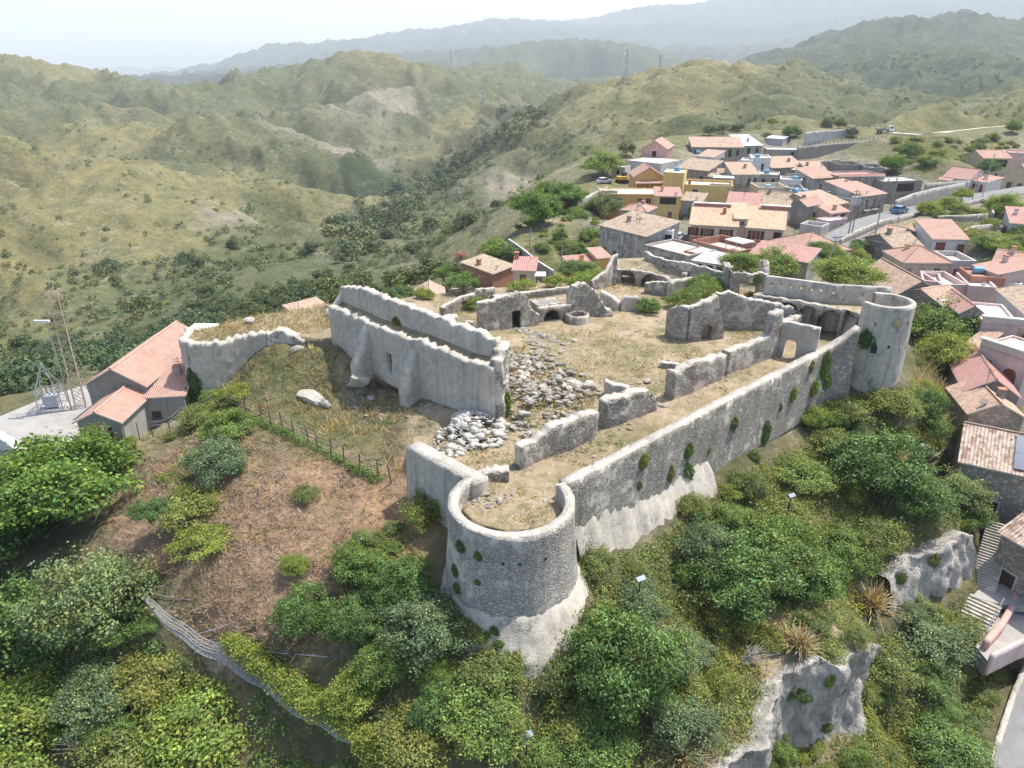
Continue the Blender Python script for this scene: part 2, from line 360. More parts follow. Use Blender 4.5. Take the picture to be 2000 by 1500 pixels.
def mat_court():
    t = NT('courtyard_soil', .95); v = t.coord('Object')
    a = t.noise(v, .16, 6, .6); b = t.noise(v, 1.3, 7, .65); d = t.noise(v, 6.0, 5, .7)
    c = t.ramp(a, [(.30,(.135,.125,.062)),(.43,(.235,.190,.115)),(.58,(.325,.255,.170)),(.75,(.375,.310,.225))])
    c = t.mix(.55, c, t.ramp(b, [(.3,(.32,.31,.27)),(.5,(.5,.5,.5)),(.72,(.72,.69,.62))]), 'OVERLAY')
    c = t.mix(t.math('MULTIPLY', t.ramp(t.noise(v, .55, 6, .7), [(.50,0),(.64,1)]), .7), c, (.105,.108,.042))
    c = t.mix(t.ramp(t.voro(v, 2.6), [(.10,1),(.16,0)]), c, t.ramp(d, [(.3,(.30,.27,.23)),(.7,(.52,.49,.45))]))
    c = t.mix(.4, c, t.ramp(d, [(.3,(.3,.3,.3)),(.7,(.7,.7,.7))]), 'OVERLAY')
    return t.done(c, t.bump(t.math('ADD', b, t.math('MULTIPLY', d, .4)), .18, .8))
M_TERR = mat_terrain(); M_COURT = mat_court()
def build_terrain():
    lr = [math.log(12.)]
    while lr[-1] < math.log(11000):
        r = math.exp(lr[-1]); lr.append(lr[-1]+(.013 if r < 26 else .0058 if r < 95 else .0075 if r < 300 else .009 if r < 1600 else .017))
    az = np.linspace(R(-63), R(63), 680); lr = np.array(lr)
    A, L = np.meshgrid(az, lr); x = (np.exp(L)*np.sin(A)).ravel(); y = (np.exp(L)*np.cos(A)).ravel()
    z = terr_z(x, y); c = terr_col(x, y)
    n, m = len(lr), len(az); i = np.arange(n*m).reshape(n, m)
    Fq = np.stack([i[:-1, :-1], i[:-1, 1:], i[1:, 1:], i[1:, :-1]], -1).reshape(-1, 4)
    me = np_mesh('hillside', np.stack([x, y, z], 1), Fq, M_TERR, np.concatenate([c, np.ones((len(c), 1))], 1), smooth=True)
    return tag(link('hillside', me), kind='structure')
def build_court():
    xs = [p[0] for p in CASTLE2]; ys = [p[1] for p in CASTLE2]; s = .42
    gx = np.arange(min(xs), max(xs), s); gy = np.arange(min(ys), max(ys), s)
    X, Y = np.meshgrid(gx, gy); m = inpoly(X.ravel(), Y.ravel(), CASTLE2)
    pts = [Vector(p) for p in np.stack([X.ravel()[m], Y.ravel()[m]], 1)]
    pl = []
    for i, p in enumerate(CASTLE2):
        q = CASTLE2[(i+1) % len(CASTLE2)]; k = max(1, int(math.hypot(q[0]-p[0], q[1]-p[1])/.6))
        pl += [Vector((p[0]+(q[0]-p[0])*j/k, p[1]+(q[1]-p[1])*j/k)) for j in range(k)]
    nb = len(pl)
    v, e, f, *_ = delaunay_2d_cdt(pl+pts, [], [list(range(nb))], 1, 1e-4)
    v = np.array([(p.x, p.y) for p in v]); z = court_z(v[:, 0], v[:, 1])
    V = np.concatenate([np.column_stack([v, z])]); ft = np.array([q for q in f if len(q) == 3])
    bm_e = {}
    for q in ft:
        for a, b in ((q[0], q[1]), (q[1], q[2]), (q[2], q[0])):
            bm_e[(min(a, b), max(a, b))] = bm_e.get((min(a, b), max(a, b)), 0)+1
    be = [k for k, c in bm_e.items() if c == 1]; n0 = len(V)
    ids = sorted({i for k in be for i in k}); mp = {i: n0+j for j, i in enumerate(ids)}
    low = V[ids].copy(); low[:, 2] -= 2.2; V = np.concatenate([V, low])
    sk = np.array([(a, b, mp[b], mp[a]) for a, b in be])
    me = np_mesh('courtyard', V, [ft, sk], M_COURT, smooth=True)
    return tag(link('courtyard', me), kind='structure')
# ---------------------------------------------------------------- masonry materials (uv in metres)
def mat_stone(name, cell=3.0, lo=(.22,.21,.195), hi=(.46,.44,.41), joint=.5, plaster=.0, brick=.0, bumpd=.06, light_joint=False, streak=.35):
    t = NT(name, .92); uv = t.uv(); ob = t.coord('Object')
    v = t.scale(uv, (cell, cell*1.55, cell)); wob = t.noise(ob, 2.2, 4)
    vv = t.add('ShaderNodeVectorMath', operation='ADD'); t.l(v, vv.inputs[0])
    sc = t.add('ShaderNodeVectorMath', operation='SCALE'); t.l(t.add('ShaderNodeTexNoise').outputs['Color'], sc.inputs[0]); sc.inputs[3].default_value = .35
    t.l(sc.outputs[0], vv.inputs[1]); v = vv.outputs[0]
    edge = t.voro(v, 1.0, 'DISTANCE_TO_EDGE'); cc = t.voro(v, 1.0, 'F1', 'Color')
    bw = t.add('ShaderNodeRGBToBW'); t.l(cc, bw.inputs[0])
    c = t.ramp(bw.outputs[0], [(.2, lo), (.8, hi)])
    big = t.noise(ob, .35, 7, .62); med = t.noise(ob, 1.7, 7, .66); fine = t.noise(ob, 9.0, 5, .7)
    jt = t.ramp(edge, [(.03, 1), (.11, 0)])
    jc = (.60,.57,.53) if light_joint else (.17,.16,.145)
    c = t.mix(t.math('MULTIPLY', jt, joint), c, jc)
    h = t.math('ADD', t.ramp(edge, [(.0, 0), (.16, 1)]), t.math('MULTIPLY', fine, .7))
    if plaster:
        pm = t.ramp(t.math('ADD', big, t.math('MULTIPLY', t.math('SUBTRACT', med, .5), .5)), [(.62-plaster*.32, 0), (.68-plaster*.32, 1)])
        pc = t.ramp(med, [(.25, (.36,.315,.255)), (.5, (.49,.44,.37)), (.75, (.57,.52,.445))])
        c = t.mix(pm, c, pc); h = t.math('MULTIPLY', h, t.math('SUBTRACT', 1.15, pm))
    if brick:
        bm = t.ramp(t.noise(ob, .55, 5, .6), [(.66-brick*.2, 0), (.70-brick*.2, 1)])
        bt = t.add('ShaderNodeTexBrick'); t.l(uv, bt.inputs['Vector']); bt.inputs['Scale'].default_value = 1.0
        bt.inputs['Brick Width'].default_value = .3; bt.inputs['Row Height'].default_value = .1; bt.inputs['Mortar Size'].default_value = .018
        for k, q in (('Color1', (.36,.19,.13)), ('Color2', (.27,.155,.11)), ('Mortar', (.42,.39,.35))): bt.inputs[k].default_value = (*q, 1)
        c = t.mix(bm, c, bt.outputs['Color'])
    st = t.noise(t.scale(uv, (1.3, .10, 1)), 1.0, 6, .7)
    c = t.mix(t.math('MULTIPLY', t.ramp(st, [(.5, 0), (.68, 1)]), streak), c, (.115,.11,.10))
    c = t.mix(.55, c, t.ramp(big, [(.3,(.33,.33,.33)), (.7,(.66,.65,.63))]), 'OVERLAY')
    c = t.mix(.35, c, t.ramp(fine, [(.3,(.3,.3,.3)), (.7,(.7,.7,.7))]), 'OVERLAY')
    return t.done(c, t.bump(t.math('ADD', h, t.math('MULTIPLY', med, .8)), bumpd, .9))
M_RUIN = mat_stone('rubble_masonry', 3.4, (.35,.31,.255), (.56,.51,.44), .45, .35, 0, .10, streak=.25)
M_RUINB = mat_stone('brick_patched_masonry', 3.2, (.38,.34,.285), (.58,.53,.46), .3, .4, .4, .08, streak=.2)
M_HALL = mat_stone('old_plaster', 2.6, (.40,.36,.305), (.55,.505,.44), .4, 1.25, 0, .05, streak=.4)
M_CURT = mat_stone('curtain_masonry', 5.0, (.30,.27,.225), (.50,.455,.39), .45, .22, 0, .06, streak=.5)
M_TOWER = mat_stone('coursed_masonry', 3.9, (.43,.385,.325), (.58,.53,.46), .55, .3, .10, .05, streak=.35)
M_SMOOTH = mat_stone('rendered_masonry', 4.2, (.35,.315,.27), (.46,.42,.36), .3, .9, 0, .03, streak=.55)
M_CAP = mat_stone('lime_capping', 1.2, (.37,.335,.285), (.47,.43,.37), .12, .2, 0, .03, streak=.15)
M_LIME = mat_stone('white_limestone', 3.8, (.42,.38,.32), (.56,.51,.44), .2, .95, 0, .06, streak=.3)
M_SHADE = flat('opening_shade_paint', (.05,.045,.04), .95)  # near-black colour standing in for the shade inside openings
def ZAT(y, py):
    b = (750.0-py)/F; return CH+y*(b*CP-SP)/(CP+b*SP)
def nodes(spec, zb_off=-.6):
    """('b', px, py, pytop) foot seen on the court; ('t', px, py, ztop, zbase) crest seen at a known level"""
    out = []
    for q in spec:
        if q[0] == 'b':
            p = on_court(q[1], q[2]); zt = ZAT(p.y, q[3]); out.append((p.x, p.y, p.z+zb_off, max(zt, p.z+.25)))
        else:
            p = G(q[1], q[2], q[3]); out.append((p.x, p.y, q[4], q[3]))
    return out
def wall_mesh(name, nd, th=.7, rag=.25, rough=.06, sp=.45, holes=(), mats=None, batter=0.0, seed=1, cap=True, ragf=1.1):
    """upright masonry along nd = [(x,y,zbase,ztop)]; holes = [(s_fraction or 'px', z above base, width, height, 'arch'|'rect'|'round')]"""
    nd = [tuple(map(float, q)) for q in nd]; xy = np.array([q[:2] for q in nd]); seg = np.hypot(*np.diff(xy, axis=0).T)
    sa = np.concatenate([[0], np.cumsum(seg)]); L = sa[-1]
    tg = np.diff(xy, axis=0)/seg[:, None]; nr = np.column_stack([tg[:, 1], -tg[:, 0]])
    vn = np.array([nr[0]]+[(nr[i]+nr[i+1])/np.linalg.norm(nr[i]+nr[i+1]+1e-9) for i in range(len(nr)-1)]+[nr[-1]])
    zb = lambda s: np.interp(s, sa, [q[2] for q in nd]); zt0 = lambda s: np.interp(s, sa, [q[3] for q in nd])
    def zt(s):
        s = np.asarray(s, float); q = np.floor(s/.34); blk = _hash(q, q*0+seed, 5)-.5
        return zt0(s)+rag*(fbm(s*ragf, s*0+seed*3.7, seed, 4, .6)*.75-.1)+min(rag, .3)*.55*blk
    n = max(2, int(L/sp)+1); ss = sorted(set(np.linspace(0, L, n).tolist()+sa.tolist()))
    ss = [s for i, s in enumerate(ss) if i == 0 or s-ss[i-1] > .05 or s in sa]
    bot = [(s, float(zb(s))) for s in ss]; st_ = ss if rag < .05 else sorted(set(np.linspace(0, L, max(2, int(L/min(sp, .19))+1)).tolist()+sa.tolist()))
    st_ = [s for i, s in enumerate(st_) if i == 0 or s-st_[i-1] > .04]; st_[-1] = L
    top = [(s, float(max(zt(np.array(s)), zb(s)+.15))) for s in reversed(st_)]
    def side(a, b):
        k = int(abs(b[1]-a[1])/sp); return [(a[0], a[1]+(b[1]-a[1])*i/(k+1)) for i in range(1, k+1)]
    outline = bot+side(bot[-1], top[0])+top+side(top[-1], bot[0])
    hl = []
    for h in holes:
        s0, z0, w, hh, kind = h; s0 = s0*L; z0 = float(zb(s0))+z0
        if kind == 'rect': pl = [(s0-w/2, z0), (s0+w/2, z0), (s0+w/2, z0+hh), (s0-w/2, z0+hh)]
        elif kind == 'round': pl = [(s0+w/2*math.cos(a), z0+hh/2*math.sin(a)) for a in np.linspace(0, 2*math.pi, 9)[:-1]]
        else:
            r = w/2; c = z0+max(hh-r, .1); ry = min(r, hh-.1)
            pl = [(s0-r, z0), (s0+r, z0)]+[(s0+r*math.cos(a), c+ry*math.sin(a)) for a in np.linspace(0, math.pi, 11)]
        hl.append(pl)
    rng = np.random.default_rng(seed); zlo = min(q[2] for q in nd); zhi = max(q[3] for q in nd)+rag
    gs, gz = np.meshgrid(np.arange(sp*.7, L-sp*.4, sp), np.arange(zlo+sp*.5, zhi, sp)); gs = gs.ravel()+rng.uniform(-.2, .2, gs.size)*sp; gz = gz.ravel()+rng.uniform(-.2, .2, gz.size)*sp
    ok = inpoly(gs, gz, outline) & (gz < zt(gs)-sp*.4) & (gz > zb(gs)+sp*.3)
    for pl in hl:
        big = [(pl[0][0], pl[0][1])]; cx = sum(p[0] for p in pl)/len(pl); cy = sum(p[1] for p in pl)/len(pl)
        big = [(cx+(p[0]-cx)*1.18, cy+(p[1]-cy)*1.18) for p in pl]; ok &= ~inpoly(gs, gz, big)
    pts = outline+[p for pl in hl for p in pl]+list(zip(gs[ok].tolist(), gz[ok].tolist()))
    loops = [list(range(len(outline)))]; k = len(outline)
    for pl in hl: loops.append(list(range(k, k+len(pl)))); k += len(pl)
    v, e, f, *_ = delaunay_2d_cdt([Vector(p) for p in pts], [], loops, 1, 1e-5)
    v = np.array([(p.x, p.y) for p in v]); f = np.array([q for q in f if len(q) == 3])
    cen = v[f].mean(1)
    for pl in hl: f = f[~inpoly(cen[:, 0], cen[:, 1], pl)]; cen = v[f].mean(1)
    s, z = v[:, 0], v[:, 1]
    px = np.interp(s, sa, xy[:, 0]); py = np.interp(s, sa, xy[:, 1]); nx = np.interp(s, sa, vn[:, 0]); ny = np.interp(s, sa, vn[:, 1])
    def off(sg, sd):
        nz = rough*(fbm(s*.9+sd*31, z*.9, seed+sd, 3)+.6*perlin(s*3.1, z*3.1+sd*9, seed+7))
        return sg*(th/2+batter*np.maximum(0, zt0(s)-z))+nz
    a = off(1, 0); b = -off(1, 1) if batter == 0 else -(th/2+rough*fbm(s*.9+31, z*.9, seed+1, 3))
    V = np.concatenate([np.column_stack([px+nx*a, py+ny*a, z]), np.column_stack([px+nx*b, py+ny*b, z])]); N = len(s)
    A, B, C = v[f[:, 0]], v[f[:, 1]], v[f[:, 2]]
    fl = ((B-A)[:, 0]*(C-A)[:, 1]-(B-A)[:, 1]*(C-A)[:, 0]) < 0; f[fl] = f[fl][:, ::-1]
    ec = {}
    for q in f:
        for i in range(3):
            i0, i1 = int(q[i]), int(q[(i+1) % 3]); kk = (min(i0, i1), max(i0, i1)); ec[kk] = None if kk in ec else (i0, i1)
    be = [x for x in ec.values() if x]
    sk = np.array([(b_, a_, a_+N, b_+N) for a_, b_ in be])
    bk = f[:, ::-1]+N; F3 = np.concatenate([f, bk])
    UV = np.concatenate([v, v+np.array([3.3, 0])])
    uv = [UV[F3].reshape(-1, 2)]
    su = []
    for q in sk:
        p0, p1 = v[q[0]], v[q[1]]; l = np.hypot(*(p1-p0)); o = p0[0]+p0[1]
        su += [(o, 0), (o+l, 0), (o+l, th), (o, th)]
    uv.append(np.array(su))
    up = np.array([abs(v[q[0]][1]-v[q[1]][1]) < abs(v[q[0]][0]-v[q[1]][0])*1.2 and v[q[0]][1] > zt0(v[q[0]][0])-rag-.3 for q in sk])
    mi = np.concatenate([np.zeros(len(F3), int), up.astype(int) if cap else np.zeros(len(sk), int)])
    return np_mesh(name, V, [F3, sk], mats, None, np.concatenate(uv), midx=mi)
def wall(name, label, cat, spec, parent=None, group=None, zb_off=-.6, **kw):
    kw.setdefault('mats', [M_RUIN, M_LIME])
    nd = nodes(spec, zb_off) if isinstance(spec[0][0], str) else spec
    o = link(name, wall_mesh(name, nd, **kw), parent)
    return tag(o, label, cat, group) if label else o
def lathe(name, c, prof, a0, a1, mats, seg=.35, noise=.03, seed=3, caps=True, parent=None, mzone=None):
    """masonry turned round the point c; prof = [(radius, z)], from the angle a0 to a1 (degrees); uv in metres"""
    R0 = max(p[0] for p in prof); n = max(6, int(R(abs(a1-a0))*R0/seg)); th = np.radians(np.linspace(a0, a1, n+1))
    pr = [prof[0]]
    for q in prof[1:]:
        k = max(1, int(math.hypot(q[0]-pr[-1][0], q[1]-pr[-1][1])/seg)); b = pr[-1]
        pr += [(b[0]+(q[0]-b[0])*i/k, b[1]+(q[1]-b[1])*i/k) for i in range(1, k+1)]
    pr = np.array(pr); m = len(pr); L = np.concatenate([[0], np.cumsum(np.hypot(*np.diff(pr, axis=0).T))])
    T, Q = np.meshgrid(th, np.arange(m)); r = pr[Q, 0]; z = pr[Q, 1]
    nz = noise*(fbm(T*R0*.8, L[Q]*.8, seed, 3)+.5*perlin(T*R0*3, L[Q]*3, seed+4))
    V = np.stack([c[0]+(r+nz)*np.cos(T), c[1]+(r+nz)*np.sin(T), z+nz*.3], -1).reshape(-1, 3)
    i = np.arange(m*(n+1)).reshape(m, n+1)
    Fq = np.stack([i[:-1, :-1], i[:-1, 1:], i[1:, 1:], i[1:, :-1]], -1).reshape(-1, 4)
    UV = np.stack([T*R0, L[Q]], -1).reshape(-1, 2)
    mi = None
    if mzone is not None: mi = np.array([mzone(pr[a, 0], pr[a, 1], pr[a+1, 0], pr[a+1, 1]) for a in range(m-1) for b in range(n)])
    return link(name, np_mesh(name, V, Fq, mats, None, UV[Fq].reshape(-1, 2), midx=mi), parent)
def rot_of(p, c): return math.degrees(math.atan2(p.y-c.y, p.x-c.x))
def ring_of_holes(c, rad, items, parent):
    for ang, z, w, h in items:
        mb = MB(); T = Matrix.Translation((c.x, c.y, z)) @ Matrix.Rotation(R(ang), 4, 'Z')
        mb.box(rad-.12, -w/2, -h/2, rad+.035, w/2, h/2, 0, T)
        mb.build('painted_putlog_hole', M_SHADE, parent)  # solid dark block on the wall; the hole's shade is its colour
def build_castle():
    # --- near round tower
    C = G(999, 976, 1.25); Rt = 124/F*((C.y*CP-(1.25-CH)*SP)); J1 = G(925, 938, 1.25); J2 = G(1102, 946, 1.25)
    a1 = rot_of(J1, C); a2 = rot_of(J2, C); a1 = a1-360 if a1 > 0 else a1
    t = thing('round_tower', 'squat near round tower of coursed stone with open top and sloping foot', 'tower', (C.x, C.y, -6))
    t.location = (0, 0, 0)
    lathe('tower_wall', (C.x, C.y), [(Rt+.42, -4.6), (Rt+.25, -3), (Rt+.08, -.8), (Rt, 1.25), (Rt-.62, 1.27), (Rt-.66, -.4)], a1-3, a2+1, [M_TOWER, M_CAP], parent=t, mzone=lambda r0, z0, r1, z1: 1 if abs(z1-z0) < .06 and z0 > 1 else 0)
    lathe('sloping_foot', (C.x, C.y), [(Rt+3.0, -9.5), (Rt+1.7, -6.6), (Rt+.40, -4.3), (Rt+.2, -4.2)], a1-3, a2+6, [M_LIME], noise=.12, seed=8, parent=t)
    e = MB()                                     # square end of the parapet
    T = Matrix.Translation((C.x, C.y, 0)) @ Matrix.Rotation(R(a2+.5), 4, 'Z'); e.box(Rt-.66, -.05, -.5, Rt+.02, .16, 1.29, 0, T)
    e.build('parapet_end', M_CAP, t)
    ring_of_holes(C, Rt+.05, [(-118,-.6,.16,.2),(-97,-.55,.15,.2),(-83,-.6,.15,.2),(-60,-.6,.15,.2),(-97,-1.9,.16,.2),(-83,-2.0,.16,.2),(-112,-2.2,.15,.18)], t)
    tag(t)
    # --- the long curtain wall up to the far tower
    cw = [('t',1100,942,1.25,-7),('t',1200,892,1.25,-7),('t',1300,840.5,1.25,-6.5),('t',1400,788,1.25,-6),('t',1500,737,1.25,-5.5),('t',1585,693.5,1.25,-5.5),('t',1622,674,1.45,-5),('t',1650,657,2.2,-5),('t',1676,637,3.2,-5)]
    cwn = nodes(cw)
    w = thing('curtain_wall', 'long grey curtain wall running from the near tower to the far tower', 'wall')
    wall('wall_face', None, None, cwn, parent=w, th=.85, rag=.03, rough=.035, sp=.55, mats=[M_CURT, M_CAP], batter=.05, seed=11)
    sc = MB(); q = [Vector(n[:2]+(0,)) for n in cwn[:5]]; dr = (q[-1]-q[0]).normalized(); nn = Vector((dr.y, -dr.x, 0))
    rows = []
    for i in range(46):
        f = i/45; b = q[0]+(q[-1]-q[0])*f*.62+dr*.6
        pk = .55+.6*float(fbm(f*9, 2.0, 4, 3))+.5*math.sin(f*9)
        row = []
        for j, (o, z) in enumerate(((.55, -2.6-f*1.2+pk*.6), (1.15, -4.2), (1.9, -6.0), (3.0, -8.5))):
            n = .25*float(fbm(f*22+j, j*1.7, 6, 3)); row.append(b+nn*(o+n)+Vector((0, 0, z)))
        rows.append(row)
    for i in range(45):
        for j in range(3): sc.face([rows[i][j], rows[i+1][j], rows[i+1][j+1], rows[i][j+1]][::-1], None, 0)
    sc.build('rock_footing', M_LIME, w, smooth=True, weld=True)
    # --- retaining stub to the left of the near tower
    wall('retaining_wall', 'short thick retaining wall with pale flat top left of near tower', 'wall', [('t',806,866,1.2,-5.2),('t',868,900,1.2,-5.4),('t',940,938,1.2,-5.6)], th=1.25, rag=.03, rough=.04, mats=[M_SMOOTH, M_CAP], batter=.05, seed=15)
    # --- far tower
    C2 = G(1732, 586, 5.2); R2 = 52/F*(C2.y*CP-(5.2-CH)*SP)
    t2 = thing('far_tower', 'tall slim far round tower with star shaped plaque and pointed window', 'tower')
    b0 = rot_of(G(1680, 590, 5.2), C2); b0 = b0-360 if b0 > 0 else b0
    lathe('tower_wall', (C2.x, C2.y), [(R2+.5, -6), (R2+.12, -3.6), (R2, 5.2), (R2-.5, 5.22), (R2-.52, 3.2)], b0-2, 92, [M_SMOOTH, M_CAP], parent=t2, seed=21, mzone=lambda r0, z0, r1, z1: 1 if abs(z1-z0) < .06 and z0 > 5 else 0)
    lathe('tower_floor', (C2.x, C2.y), [(R2-.45, 3.5), (.05, 3.55)], 0, 360, [M_COURT], parent=t2)
    pq = MB(); T = Matrix.Translation((C2.x, C2.y, 3.75)) @ Matrix.Rotation(R(-88), 4, 'Z')
    pts = []
    for k in range(16):
        a = 2*math.pi*k/16; rr = (.62, .44)[k % 2]; pts.append((math.cos(a)*rr, math.sin(a)*rr))
    for k in range(16):
        p, n2 = pts[k], pts[(k+1) % 16]
        pq.face([T@Vector((R2+.10, 0, 0)), T@Vector((R2+.10, p[0], p[1])), T@Vector((R2+.10, n2[0], n2[1]))])
        pq.face([T@Vector((R2+.10, p[0], p[1])), T@Vector((R2-.2, p[0], p[1])), T@Vector((R2-.2, n2[0], n2[1])), T@Vector((R2+.10, n2[0], n2[1]))])
    pl = pq.build('plaque', M_CAP, t2)
    pb = MB()
    for k in range(10):
        a, b = 2*math.pi*k/10, 2*math.pi*(k+1)/10
        pb.face([T@Vector((R2+.15, 0, 0)), T@Vector((R2+.11, .30*math.cos(a), .30*math.sin(a))), T@Vector((R2+.11, .30*math.cos(b), .30*math.sin(b)))])
    pb.build('emblem', flat('ochre_tile', (.46,.37,.16), .6), pl)
    wd = MB(); T = Matrix.Translation((C2.x, C2.y, 1.0)) @ Matrix.Rotation(R(-122), 4, 'Z')
    wd.face([T@Vector((R2+.09, y, z)) for y, z in ((-.28,-.5),(.28,-.5),(.28,.1),(0,.75),(-.28,.1))]); wd.build('pointed_window', M_SHADE, t2)  # flat face, the shade behind the window painted near-black
    ring_of_holes(C2, R2+.04, [(-130,3.4,.1,.35),(-62,3.6,.1,.4),(-35,3.6,.1,.4),(-95,1.3,.22,.3),(-70,.9,.12,.35),(-45,1.0,.1,.35),(-120,-2,.1,.3)], t2)
    # --- parapet with loopholes, right half and left half
    pn = nodes([('t',1497,538,5.2,-1.),('t',1560,546,5.2,-1.),('t',1603,552,5.2,-1.),('t',1632,556,5.2,-1.),('t',1662,557,5.2,-1.),('t',1700,559,5.2,-1.),('t',1741,561,5.2,-1.)])
    wall('parapet_wall', 'high parapet wall pierced by loopholes behind the right arcade', 'wall', pn, th=.5, rag=.02, rough=.04, sp=.5, mats=[M_SMOOTH, M_CAP], seed=23, holes=[(f, 5.3+(.1 if i % 2 else 0), .34, .4, 'round') for i, f in enumerate((.05,.13,.215,.30,.385,.46,.56,.66,.78))])
    wall('parapet_wall', 'low parapet wall pierced by loopholes behind the left vaults', 'wall', [('t',1262,490,3.9,-1),('t',1276,500,3.7,-1),('t',1300,507,3.6,-1),('t',1345,513,3.5,-1),('t',1424,535,3.4,-1)], th=.5, rag=.10, rough=.05, mats=[M_RUIN, M_CAP], seed=24, holes=[(f, 3.75, .34, .4, 'round') for f in (.30,.38,.52,.60,.66,.85)])
    # --- right arcade with its terrace
    A = thing('arcade', 'row of four round arches carrying a bare earth terrace', 'arcade')
    an = nodes([('t',1476,574,3.3,-.5),('t',1560,587,3.3,-.5),('t',1652,603,3.3,-.5)])
    wall('arched_wall', None, None, an, parent=A, th=.7, rag=.12, rough=.05, sp=.4, mats=[M_RUINB, M_CAP], seed=25, holes=[(.135,.5,2.3,3.0,'arch'),(.39,.5,2.3,3.0,'arch'),(.63,.5,2.3,2.95,'arch'),(.875,.5,2.3,2.95,'arch')])
    tf = MB(); fr = [Vector((n[0], n[1], 3.22)) for n in an]; bk = [Vector((n[0], n[1], 3.22)) for n in pn]
    poly = fr+[G(1690, 618, 3.22)]+[bk[i] for i in (6, 5, 4, 3, 2, 1, 0)]
    tf.face(poly, [(p.x, p.y) for p in poly]); tf.face([p-Vector((0, 0, .5)) for p in poly][::-1])
    tf.build('terrace_floor', M_COURT, A)
    dv = MB()
    for f in (.27, .52, .765):
        i = f*2; a = fr[0].lerp(fr[1], min(i, 1)) if i <= 1 else fr[1].lerp(fr[2], i-1); b = bk[0].lerp(bk[3], f)
        d = (b-a).normalized(); n = Vector((-d.y, d.x, 0))*.3
        dv.face([a+n-Vector((0,0,3.6)), b+n-Vector((0,0,3.6)), b+n, a+n]); dv.face([a-n, b-n, b-n-Vector((0,0,3.6)), a-n-Vector((0,0,3.6))])
    e0, e1 = fr[2], bk[4]; wall('end_wall', None, None, [(e0.x, e0.y+.3, -.6, 3.2), (e1.x, e1.y, -.6, 3.2)], parent=A, th=.5, rag=.02, mats=[M_RUINB, M_RUINB], seed=61)
    e0, e1 = fr[0], bk[0]; wall('end_wall', None, None, [(e0.x, e0.y+.3, -.6, 3.2), (e1.x, e1.y, -.6, 3.2)], parent=A, th=.5, rag=.02, mats=[M_RUINB, M_RUINB], seed=62)
    dv.build('cross_wall', M_RUINB, A)
    # --- left vaults with earth roof
    V = thing('vault_arcade', 'pair of dark vaults under a grassy earth roof at back of castle', 'arcade')
    vn = nodes([('b',1200,548,526),('b',1235,556,527),('b',1265,558,530),('b',1300,562,541),('b',1332,566,556)])
    wall('arched_wall', None, None, vn, parent=V, th=.7, rag=.15, rough=.06, sp=.35, mats=[M_RUINB, M_CAP], seed=26, holes=[(.22,.5,2.1,2.0,'arch'),(.55,.5,2.5,1.75,'arch'),(.84,.5,1.8,.9,'arch')])
    vb = [Vector((n[0], n[1], 0)) for n in vn]; back = [G(1208, 505, 2.6), G(1262, 503, 2.6), G(1300, 518, 2.6), G(1345, 527, 2.6)]
    rf = MB(); poly = [Vector((b.x, b.y, min(2.6, n[3]-.1))) for b, n in zip(vb, vn)]+back[::-1]
    cc = sum(poly, Vector())/len(poly); cc.z = 2.9
    for i in range(len(poly)): p, q2 = poly[i], poly[(i+1) % len(poly)]; rf.face([cc, p, q2], [(x.x, x.y) for x in (cc, p, q2)])
    rf.build('earth_roof', M_COURT, V); bw = MB(); bw.face([vb[0]+Vector((0,4.5,-.5)), vb[-1]+Vector((0,4.5,-.5)), vb[-1]+Vector((0,4.5,2.0)), vb[0]+Vector((0,4.5,2.0))]); bw.build('back_wall', M_RUINB, V)
    for a_, b_ in ((vb[0], back[0]), (vb[-1], back[-1])): wall('side_wall', None, None, [(a_.x, a_.y+.2, -.5, 2.5), (b_.x, b_.y, -.5, 2.5)], parent=V, th=.5, rag=.05, mats=[M_RUINB, M_RUINB], seed=63)
    # --- gate tower
    gt = thing('gate_tower', 'broken gate tower with brick doorway between the two arcades', 'gate tower')
    wall('front_wall', None, None, [('b',1420,589,528),('b',1440,590,531),('b',1470,591,534),('b',1492,593,533)], parent=gt, th=.8, rag=.3, sp=.35, mats=[M_RUIN, M_CAP], seed=27, holes=[(.50,.5,2.0,2.9,'rect')])
    g0 = nodes([('b',1420,589,528)])[0]; g1 = nodes([('b',1492,593,533)])[0]
    wall('side_wall', None, None, [(g0[0], g0[1]+.5, g0[2], g0[3]), (g0[0]+.6, g0[1]+4.2, g0[2], g0[3]-.2)], parent=gt, th=.7, rag=.4, mats=[M_RUIN, M_RUIN], seed=28)
    wall('side_wall', None, None, [(g1[0], g1[1]+.5, g1[2], g1[3]), (g1[0]+.3, g1[1]+2.4, g1[2], g1[3]+.9), (g1[0]+.6, g1[1]+4.4, g1[2], g1[3]+.3)], parent=gt, th=.7, rag=.3, mats=[M_RUIN, M_RUIN], seed=29)
    wall('lintel', None, None, [(g0[0]+1.2, g0[1]+.1, g0[3]-1.4, g0[3]-.7), (g1[0]-1.0, g1[1]+.1, g0[3]-1.4, g0[3]-.7)], parent=gt, th=.9, rag=.1, mats=[M_RUINB, M_RUINB], seed=30)
    # --- double wall of the great hall
    H = thing('hall_wall', 'long pale double wall of ruined hall with two buttresses', 'ruined wall')
    hn = nodes([('b',656,663,595),('b',699,690,613),('b',740,722,632),('b',790,748,650),('b',835,772,665),('b',915,809,700),('b',968,826,714)])
    wall('front_leaf', None, None, hn, parent=H, th=.9, rag=.28, rough=.05, sp=.42, mats=[M_HALL, M_LIME], seed=31, holes=[(.47,1.2,.7,1.9,'rect')])
    u = Vector((hn[-1][0]-hn[0][0], hn[-1][1]-hn[0][1], 0)).normalized(); nb = Vector((-u.y, u.x, 0))
    bl = []
